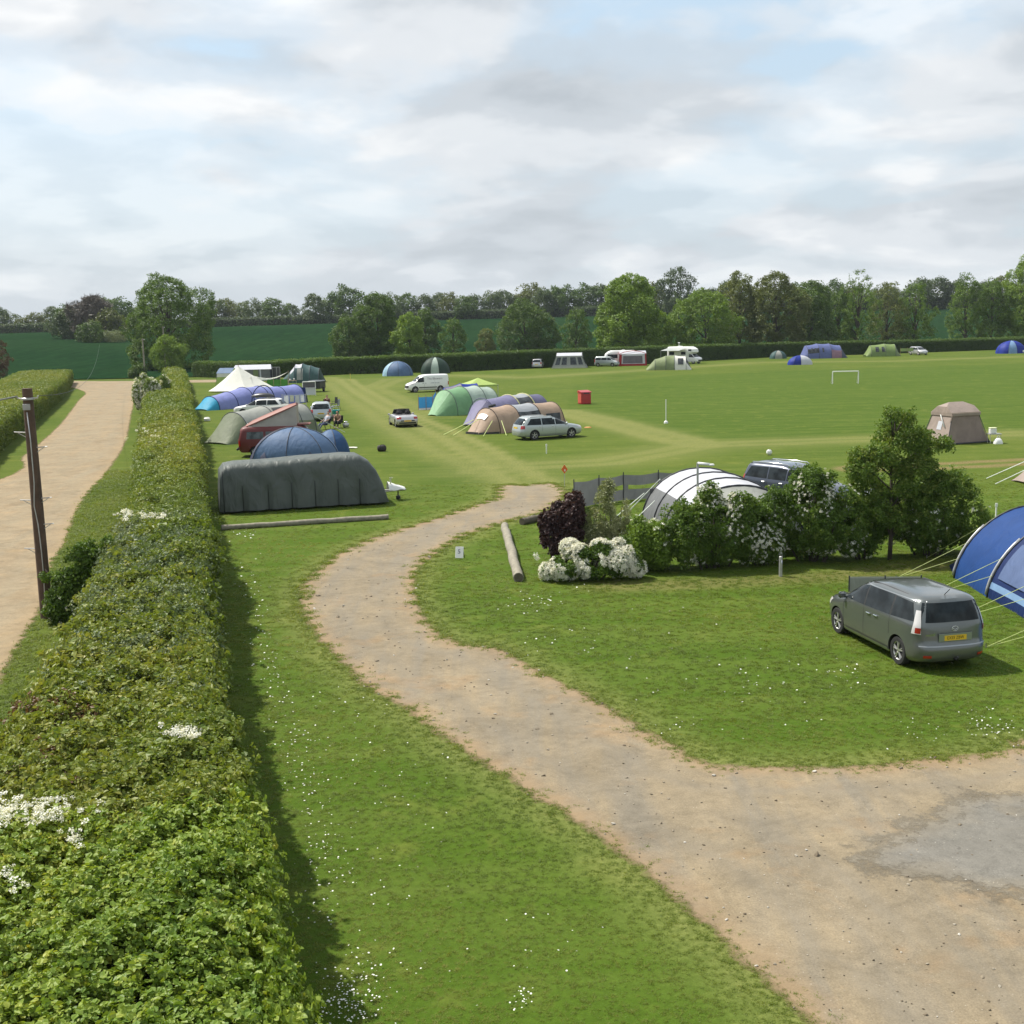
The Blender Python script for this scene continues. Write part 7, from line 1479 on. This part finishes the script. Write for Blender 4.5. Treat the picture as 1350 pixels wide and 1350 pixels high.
# ------------------------------------------------------------------ people sitting out
SKIN = plain('skin', (.42, .25, .17), .6, var=.08); HAIRD = plain('hair_dark', (.035, .022, .015), .8, var=.3)
def skin_mesh(verts, edges, rad, sub=1):
    me = bpy.data.meshes.new('b'); me.from_pydata(verts, edges, []); o = bpy.data.objects.new('b', me); COL.objects.link(o); o.modifiers.new('s', 'SKIN'); 
    sv = me.skin_vertices[0].data
    for i, r in enumerate(rad): sv[i].radius = (r, r)
    sv[0].use_root = True; s = o.modifiers.new('u', 'SUBSURF'); s.levels = sub; s.render_levels = sub
    dg = bpy.context.evaluated_depsgraph_get(); out = bpy.data.meshes.new_from_object(o.evaluated_get(dg)); bpy.data.objects.remove(o); out.polygons.foreach_set('use_smooth', [True]*len(out.polygons)); return out
def person(label, loc, rz, shirt, trousers, recline=0.0, seat=.44, hair=HAIRD, bare=False, lean=0.0):
    root = thing('person', label, 'person', loc, rz); V, E_, Rr = [], [], []
    def add(p, r, par=None):
        V.append(p); Rr.append(r)
        if par is not None: E_.append((par, len(V)-1))
        return len(V)-1
    k = recline; z0 = seat+.10
    pel = add((0, 0, z0), .13); sp = add((0, .05+.16*k-lean*.1, z0+.22), .12, pel); ch = add((0, .08+.34*k-lean*.22, z0+.44), .135, sp); nk = add((0, .06+.42*k-lean*.32, z0+.60), .055, ch); hd = add((0, .03+.44*k-lean*.38, z0+.72), .088, nk); tp = add((0, .02+.46*k-lean*.4, z0+.83), .075, hd)
    P_ = {}
    for sg in (-1, 1):
        hp_ = add((sg*.10, -.04, z0-.01), .088, pel); kn = add((sg*.13, -.46, z0+.05-.12*k), .058, hp_); an = add((sg*.12, -.50-.30*k, .10), .040, kn); add((sg*.13, -.68-.30*k, .05), .035, an)
        sh = add((sg*.18, .08+.34*k-lean*.22, z0+.50), .058, ch); el = add((sg*.25, -.04+.26*k-lean*.3, z0+.26), .042, sh); wr = add((sg*.17, -.27+.15*k-lean*.2, z0+.17), .029, el); pm = add((sg*.155, -.34+.15*k-lean*.2, z0+.16), .034, wr)
        for q in range(4): f1 = add((sg*.155+(q-1.5)*.020, -.39+.15*k-lean*.2, z0+.15), .010, pm); add((sg*.155+(q-1.5)*.021, -.425-.006*(q in (1, 2))+.15*k-lean*.2, z0+.125), .009, f1)
        t1 = add((sg*.155-sg*.042, -.355+.15*k-lean*.2, z0+.16), .011, pm); add((sg*.155-sg*.058, -.385+.15*k-lean*.2, z0+.15), .010, t1)
    link('body', skin_mesh(V, E_, Rr), SKIN, root)
    def shell(ids, grow, nm, mat):
        m = {i: n for n, i in enumerate(ids)}; es = [(m[a], m[b]) for a, b in E_ if a in m and b in m]; link(nm, skin_mesh([V[i] for i in ids], es, [Rr[i]+grow for i in ids]), mat, root)
    leg = 6; n1 = (len(V)-6)//2; L0, R0_ = 6, 6+n1
    if not bare: shell([pel, sp, ch]+[L0+4, L0+5, R0_+4, R0_+5], .016, 'shirt', shirt)
    shell([pel, L0, L0+1, R0_, R0_+1]+([L0+2, R0_+2] if not bare else []), .015, 'trousers', trousers)
    hx = V[hd]; m = MB(); rows = []
    for i in range(8):
        t = i/7*1.75; rows.append([(.098*math.sin(t)*math.cos(a), hx[1]+.022+.105*math.sin(t)*math.sin(a), hx[2]+.045+.098*math.cos(t)) for a in np.linspace(-.35, math.pi+.35, 13)])
    m.grid(rows).build('hair', hair, root, True)
    m = MB()
    for sg in (-1, 1): m.lathe([(.001, -.006), (.012, 0), (.001, .006)], (sg*.034, hx[1]-.084, hx[2]+.03), 'Y', 8, cap=False)
    m.build('eyes', HAIRD, root); MB().tube([(0, hx[1]-.085, hx[2]+.03), (0, hx[1]-.108, hx[2]-.005), (0, hx[1]-.085, hx[2]-.012)], .012, 6).build('nose', SKIN, root); MB().box((0, hx[1]-.086, hx[2]-.042), (.04, .008, .010)).build('mouth', plain('lips', (.30, .12, .10), .5) if 'lips' not in MATS else MATS['lips'], root)
    for sg in (-1, 1): MB().box((sg*.09, hx[1]+.01, hx[2]+.02), (.02, .035, .055), bev=.008).build('ear', SKIN, root)
    return root
def camp_chair(label, loc, rz, mat, recline=0.0, h=.44):
    c = thing('camping_chair', label, 'chair', loc, rz); MB().grid([[(x, y, h+.012-.03*math.cos(x*5)) for x in np.linspace(-.27, .27, 5)] for y in (-.30, 0, .16)]).grid([[(x, y, h-.01-.03*math.cos(x*5)) for x in np.linspace(-.27, .27, 5)] for y in (-.30, 0, .16)], flip=True).build('seat', mat, c, True)
    by = .22+.40*recline; MB().grid([[(x, .18+(by-.18)*u, h+.02+.55*u) for x in (-.27, 0, .27)] for u in (0, .5, 1)]).grid([[(x, .21+(by-.18)*u, h+.02+.55*u) for x in (-.27, 0, .27)] for u in (0, .5, 1)], flip=True).build('backrest', mat, c)
    for sx in (-.29, .29):
        MB().tube([(sx, -.30, 0), (sx, -.28, h+.2), (sx, .2, h+.2)], .016, 6).build('front_leg', POLED, c); MB().tube([(sx, .30, 0), (sx, .18, h), (sx, by, h+.6)], .016, 6).build('rear_leg', POLED, c)
    return c
CH_D = FB('chair_dark', (.030, .032, .036)); CL_RED = FB('shirt_maroon', (.12, .022, .022)); CL_PALE = FB('shirt_pale_blue', (.46, .48, .55)); CL_JEAN = FB('jeans_blue', (.09, .11, .20)); CL_BLK = FB('shorts_black', (.02, .02, .022)); CL_TAN = FB('top_tan', (.36, .22, .14))
def people():
    p = at(432, 541); camp_chair('dark camping chair of the person in maroon', p, R(25), CH_D); person('person in a maroon top sitting in a dark chair beyond the silver hatchback', p, R(25), CL_RED, CL_JEAN)
    p = at(441, 538); camp_chair('empty dark camping chair right of the person in maroon', p, R(-60), CH_D); camp_chair('empty pale grey camping chair beside the turquoise bucket', at(444, 541), R(-100), FB('chair_pale', (.30, .33, .36)))
    p = at(429, 566); camp_chair('dark low lounging chair of the person in pale blue', p, R(-35), CH_D, .8, .36); person('person in pale blue lying back in a low chair beside the grey awning', p, R(-35), CL_PALE, CL_JEAN, .8, .36)
    p = at(446.5, 564); camp_chair('low black stool chair of the person leaning forward', p, R(-12), CL_BLK, .1, .34); person('person with bare arms and long brown hair leaning forward on a low chair', p, R(-12), CL_TAN, CL_BLK, .0, .34, plain('hair_brown', (.10, .05, .025), .8, var=.3), False, .55)
    b = thing('bucket', 'turquoise bucket on the grass below the camping chairs', 'bucket', at(443, 549)); TQ = plain('bucket_turquoise', (.03, .38, .48), .4); MB().lathe([(.001, .02), (.22, .0), (.34, .55), (.36, .56), (.32, .54), (.2, .04)], (0, 0, 0), 'Z', 18, cap=False).build('pail', TQ, b, True); MB().tube([(.34*math.cos(a), 0, .55+.26*math.sin(a)) for a in np.linspace(0, math.pi, 9)], .012, 5).build('handle', POLEG, b)
    b = thing('rolled_towel', 'pink and white rolled towel on the grass beside the turquoise bucket', 'towel', at(435, 551), R(30)); m = MB(); m.tube([(-.4, 0, .12), (.4, 0, .14)], .13, 10).build('roll', FB('towel_pink', (.62, .38, .36)), b, True); MB().lathe([(.001, 0), (.135, 0), (.135, .12), (.001, .12)], (-.4, 0, .12), 'X', 12, cap=False).build('white_end', TRIMW, b)
    b = thing('camp_stove', 'round steel camp stove on the grass right of the person leaning forward', 'stove', at(456, 564)); MB().lathe([(.001, .05), (.20, .05), (.26, .22), (.24, .34), (.001, .36)], (0, 0, 0), 'Z', 18, cap=False).build('bowl', POLEG, b, True); MB().lathe([(.10, .36), (.16, .44), (.10, .50), (.001, .50)], (0, 0, 0), 'Z', 14, cap=False).build('lid', CHROME, b, True)
    for k in range(3): a = 2.1*k; MB().tube([(.18*math.cos(a), .18*math.sin(a), .1), (.26*math.cos(a), .26*math.sin(a), 0)], .015, 5).build('leg', POLED, b)
    t = thing('camp_kitchen', 'white framed camp kitchen stand beside the dark trailer', 'kitchen stand', at(407, 522)+np.array([0, .5, 0]), R(10)); m = MB()
    for sx in (-.7, .7): m.tube([(sx, 0, 0), (sx, 0, 1.55)], .04, 6)
    m.tube([(-.7, 0, 1.55), (.7, 0, 1.55)], .05, 6).tube([(-.7, 0, .85), (.7, 0, .85)], .04, 6); m.build('frame', TRIMW, t); MB().grid([[(x, .03, z) for x in (-.66, 0, .66)] for z in (.9, 1.5)]).build('windshield', F_DGREY, t); MB().box((0, -.2, .84), (1.4, .5, .04)).build('worktop', POLEG, t); MB().grid([[(x, -.42, z) for x in (-.66, 0, .66)] for z in (.1, .82)]).build('curtain', F_WHITE, t)
    d = thing('box_trailer', 'dark covered box trailer in front of the teal dome tent', 'trailer', at(416, 517)+np.array([0, 1.0, 0]), R(80)); BK = plain('trailer_dark', (.018, .020, .022), .5); MB().box((0, 0, .75), (2.2, 1.5, .75), bev=.06).build('box', BK, d, True, 40); MB().box((0, 0, 1.22), (2.26, 1.56, .22), bev=.09).build('lid', plain('trailer_lid', (.05, .06, .065), .4), d, True, 40); MB().tube([(-1.1, 0, .42), (-2.0, 0, .42)], .05, 6).build('drawbar', POLED, d)
    for sg in (-1, 1): MB().lathe([(.001, -.08), (.26, -.08), (.28, 0), (.26, .08), (.001, .08)], (.1, sg*.82, .28), 'Y', 18, cap=False).build('wheel', RUBBER, d, True)
people()
# ------------------------------------------------------------------ grass blades, daisies
def grass_protos():
    out = []
    for q in range(4):
        g = np.random.default_rng(900+q); n = 30; V, Fs = [], []
        for k in range(n):
            x, y = g.normal(size=2)*.30; a = g.uniform(0, 6.28); h = g.uniform(.07, .24); l = g.uniform(.16, .46); w = g.uniform(.022, .040); dx, dy = math.cos(a), math.sin(a); o = len(V)
            V += [(x-dy*w, y+dx*w, -.03), (x+dy*w, y-dx*w, -.03), (x+dx*l*.4+dy*w*.7, y+dy*l*.4-dx*w*.7, h*.6), (x+dx*l*.4-dy*w*.7, y+dy*l*.4+dx*w*.7, h*.6), (x+dx*l, y+dy*l, h*.85)]; Fs += [(o, o+1, o+2, o+3), (o+3, o+2, o+4)]
        me = bpy.data.meshes.new('tuft'); me.from_pydata(V, [], Fs); me.materials.append(LM['grass']); a = me.attributes.new('lr', 'FLOAT', 'FACE'); a.data.foreach_set('value', np.repeat(g.uniform(0, 1, n), 2).astype(np.float32)); out.append(bpy.data.objects.new('tuft', me))
    return out
GROUPS['grass'] = gn_group('sprigs_grass', grass_protos())
def inside(P, poly):
    x, y = P[:, 0], P[:, 1]; c = np.zeros(len(P), bool); j = len(poly)-1; poly = np.asarray(poly)
    for i in range(len(poly)):
        (xi, yi), (xj, yj) = poly[i][:2], poly[j][:2]; c ^= ((yi > y) != (yj > y)) & (x < (xj-xi)*(y-yi)/(yj-yi+1e-12)+xi); j = i
    return c
def lawn():
    g = np.random.default_rng(77); P = []
    for (y0, y1, dens) in ((10.5, 16, 170), (16, 24, 95), (24, 36, 42), (36, 56, 15)):
        n = int(dens*(y1-y0)*(y0+y1)*.46); y = g.uniform(y0, y1, n); x = g.uniform(-.46, .46, n)*y*1.0; P.append(np.stack([x, y, np.zeros(n)], 1))
    P = np.concatenate(P); xr = np.interp(P[:, 1], _yr, _xr)
    tr = TRACK[::2]; ok = (P[:, 0] > xr-.1) & ~inside(P, tr); P = P[ok]
    d = np.hypot(P[:, 0], P[:, 1]); t = .60+.22*vnoise(P*np.array([.55, .55, 1]), 71)+.10*vnoise(P*2.1, 72)+.13*g.normal(size=len(P)); lane_side = (P[:, 0] > -.23*P[:, 1]+2.5); t -= .20*lane_side
    nr = np.tile([0., 0, 1], (len(P), 1))+g.normal(size=P.shape)*.12
    scatter('grass', P, nr, .085*np.clip(d/14, .9, 2.2)*g.uniform(.6, 1.15, len(P)), t, 'grass')
    n = 16000; y = 17+48*g.uniform(0, 1, n)**1.6; xl = np.interp(y, _yr, _xl); V_ = np.stack([xl+.3-g.uniform(0, 5.5, n), y, np.zeros(n)], 1); V_ = V_[~inside(V_, LANE)]; dv = np.hypot(V_[:, 0], V_[:, 1])
    scatter('grass', V_, np.tile([0., 0, 1], (len(V_), 1))+g.normal(size=V_.shape)*.15, .10*np.clip(dv/16, 1, 3.0)*g.uniform(.6, 1.3, len(V_)), .45+.22*vnoise(V_*.7, 75)+.15*g.normal(size=len(V_)), 'grass')
    # longer grass fringing the gravel
    n = len(TRACK); Q = TRACK[g.integers(0, n, 5000)]; Q = np.concatenate([Q+g.normal(size=Q.shape)*.16, np.zeros((len(Q), 1))], 1); Q = Q[(Q[:, 1] > 10) & (Q[:, 1] < 60)]; dq = np.hypot(Q[:, 0], Q[:, 1])
    scatter('grass', Q, np.tile([0., 0, 1], (len(Q), 1))+g.normal(size=Q.shape)*.2, .085*np.clip(dq/14, .9, 2.6)*g.uniform(.6, 1.2, len(Q)), .58+.22*g.normal(size=len(Q)), 'grass')
    # daisies
    D = []
    for (u, v, su, sv, n) in ((455, 1330, 26, 18, 150), (470, 1290, 20, 20, 60), (400, 1000, 16, 45, 90), (430, 1130, 22, 45, 110), (360, 900, 14, 40, 60), (340, 830, 12, 30, 40), (700, 795, 22, 8, 46), (720, 1240, 30, 30, 14), (690, 1320, 8, 8, 26), (1310, 955, 22, 12, 60), (1210, 970, 30, 10, 16), (1010, 890, 40, 20, 26), (760, 850, 45, 30, 30), (1115, 890, 20, 10, 26), (880, 960, 30, 12, 14), (520, 1080, 30, 60, 40), (600, 960, 40, 60, 26), (330, 770, 12, 18, 30), (470, 960, 30, 40, 30), (560, 1250, 60, 60, 20), (320, 705, 14, 6, 24), (950, 870, 150, 60, 60), (840, 720, 60, 30, 20)):
        for _ in range(n): D.append(at(u+g.normal()*su, v+g.normal()*sv))
    D = np.array(D); ok = ~inside(D, tr) & (D[:, 0] > np.interp(D[:, 1], _yr, _xr)); D = D[ok]; D[:, 2] = .04
    scatter('daisies', D, np.tile([0., 0, 1], (len(D), 1))+g.normal(size=D.shape)*.25, .021*g.uniform(.6, 1.5, len(D))*np.clip(np.hypot(D[:, 0], D[:, 1])/18, .9, 2.4), g.uniform(0, 1, len(D)), 'daisy')
me_ = bpy.data.meshes.new('daisy'); m_ = MB(); m_.lathe([(.001, .1), (.5, .05), (.45, -.02), (.001, 0)], (0, 0, 0), 'Z', 8, cap=False); dm = m_.mesh('daisy', [LM['daisy']]); a_ = dm.attributes.new('lr', 'FLOAT', 'FACE'); GROUPS['daisy'] = gn_group('sprigs_daisy', [bpy.data.objects.new('daisy', dm)])
lawn()
def stones():
    """loose stones on the gravel"""
    g = np.random.default_rng(55); n = 3600; y = 8+42*g.uniform(0, 1, n)**1.9; x = g.uniform(-.45, .47, n)*y; P = np.stack([x, y], 1); sd = outline_sd(P, TRACK); P = P[sd > -.12]; P = np.concatenate([P, np.full((len(P), 1), .012)], 1)
    scatter('loose_stones', P, np.tile([0., 0, 1], (len(P), 1))+g.normal(size=P.shape)*.3, np.exp(g.normal(-3.75, .42, len(P)))*np.clip(P[:, 1]/16, .9, 1.8), g.uniform(0, 1, len(P)), 'stone')
def stone_protos():
    m, t, out = newmat('stone'); a = t.n('ShaderNodeAttribute', attribute_type='INSTANCER', attribute_name='tint'); c = t.ramp(a.outputs['Fac'], [(0., (.10, .075, .05)), (.45, (.22, .18, .125)), (.8, (.26, .225, .17)), (1., (.50, .47, .42))]); p = principled(t, Base_Color=c, Roughness=.9); t.L.new(p.outputs[0], out.inputs[0]); o_ = []
    for q in range(4):
        g = np.random.default_rng(q); b = bmesh.new(); bmesh.ops.create_icosphere(b, subdivisions=1, radius=.6)
        for v in b.verts: v.co = Vector((v.co.x*1.2, v.co.y*.9, v.co.z*.55))*float(g.uniform(.75, 1.2))
        me = bpy.data.meshes.new('stone'); b.to_mesh(me); b.free(); me.materials.append(m); o_.append(bpy.data.objects.new('stone', me))
    return o_
GROUPS['stone'] = gn_group('sprigs_stone', stone_protos()); stones()

# ------------------------------------------------------------------ air
def haze():
    m, t, out = newmat('haze_air'); pv = t.n('ShaderNodeVolumePrincipled'); pv.inputs['Color'].default_value = (.80, .88, 1.0, 1); pv.inputs['Density'].default_value = HAZE; t.L.new(pv.outputs[0], out.inputs['Volume'])
    MB().box((0, 1000, 17), (5200, 3200, 36)).build('haze', m, None, kind='stuff')
HAZE = 0.00010
haze()
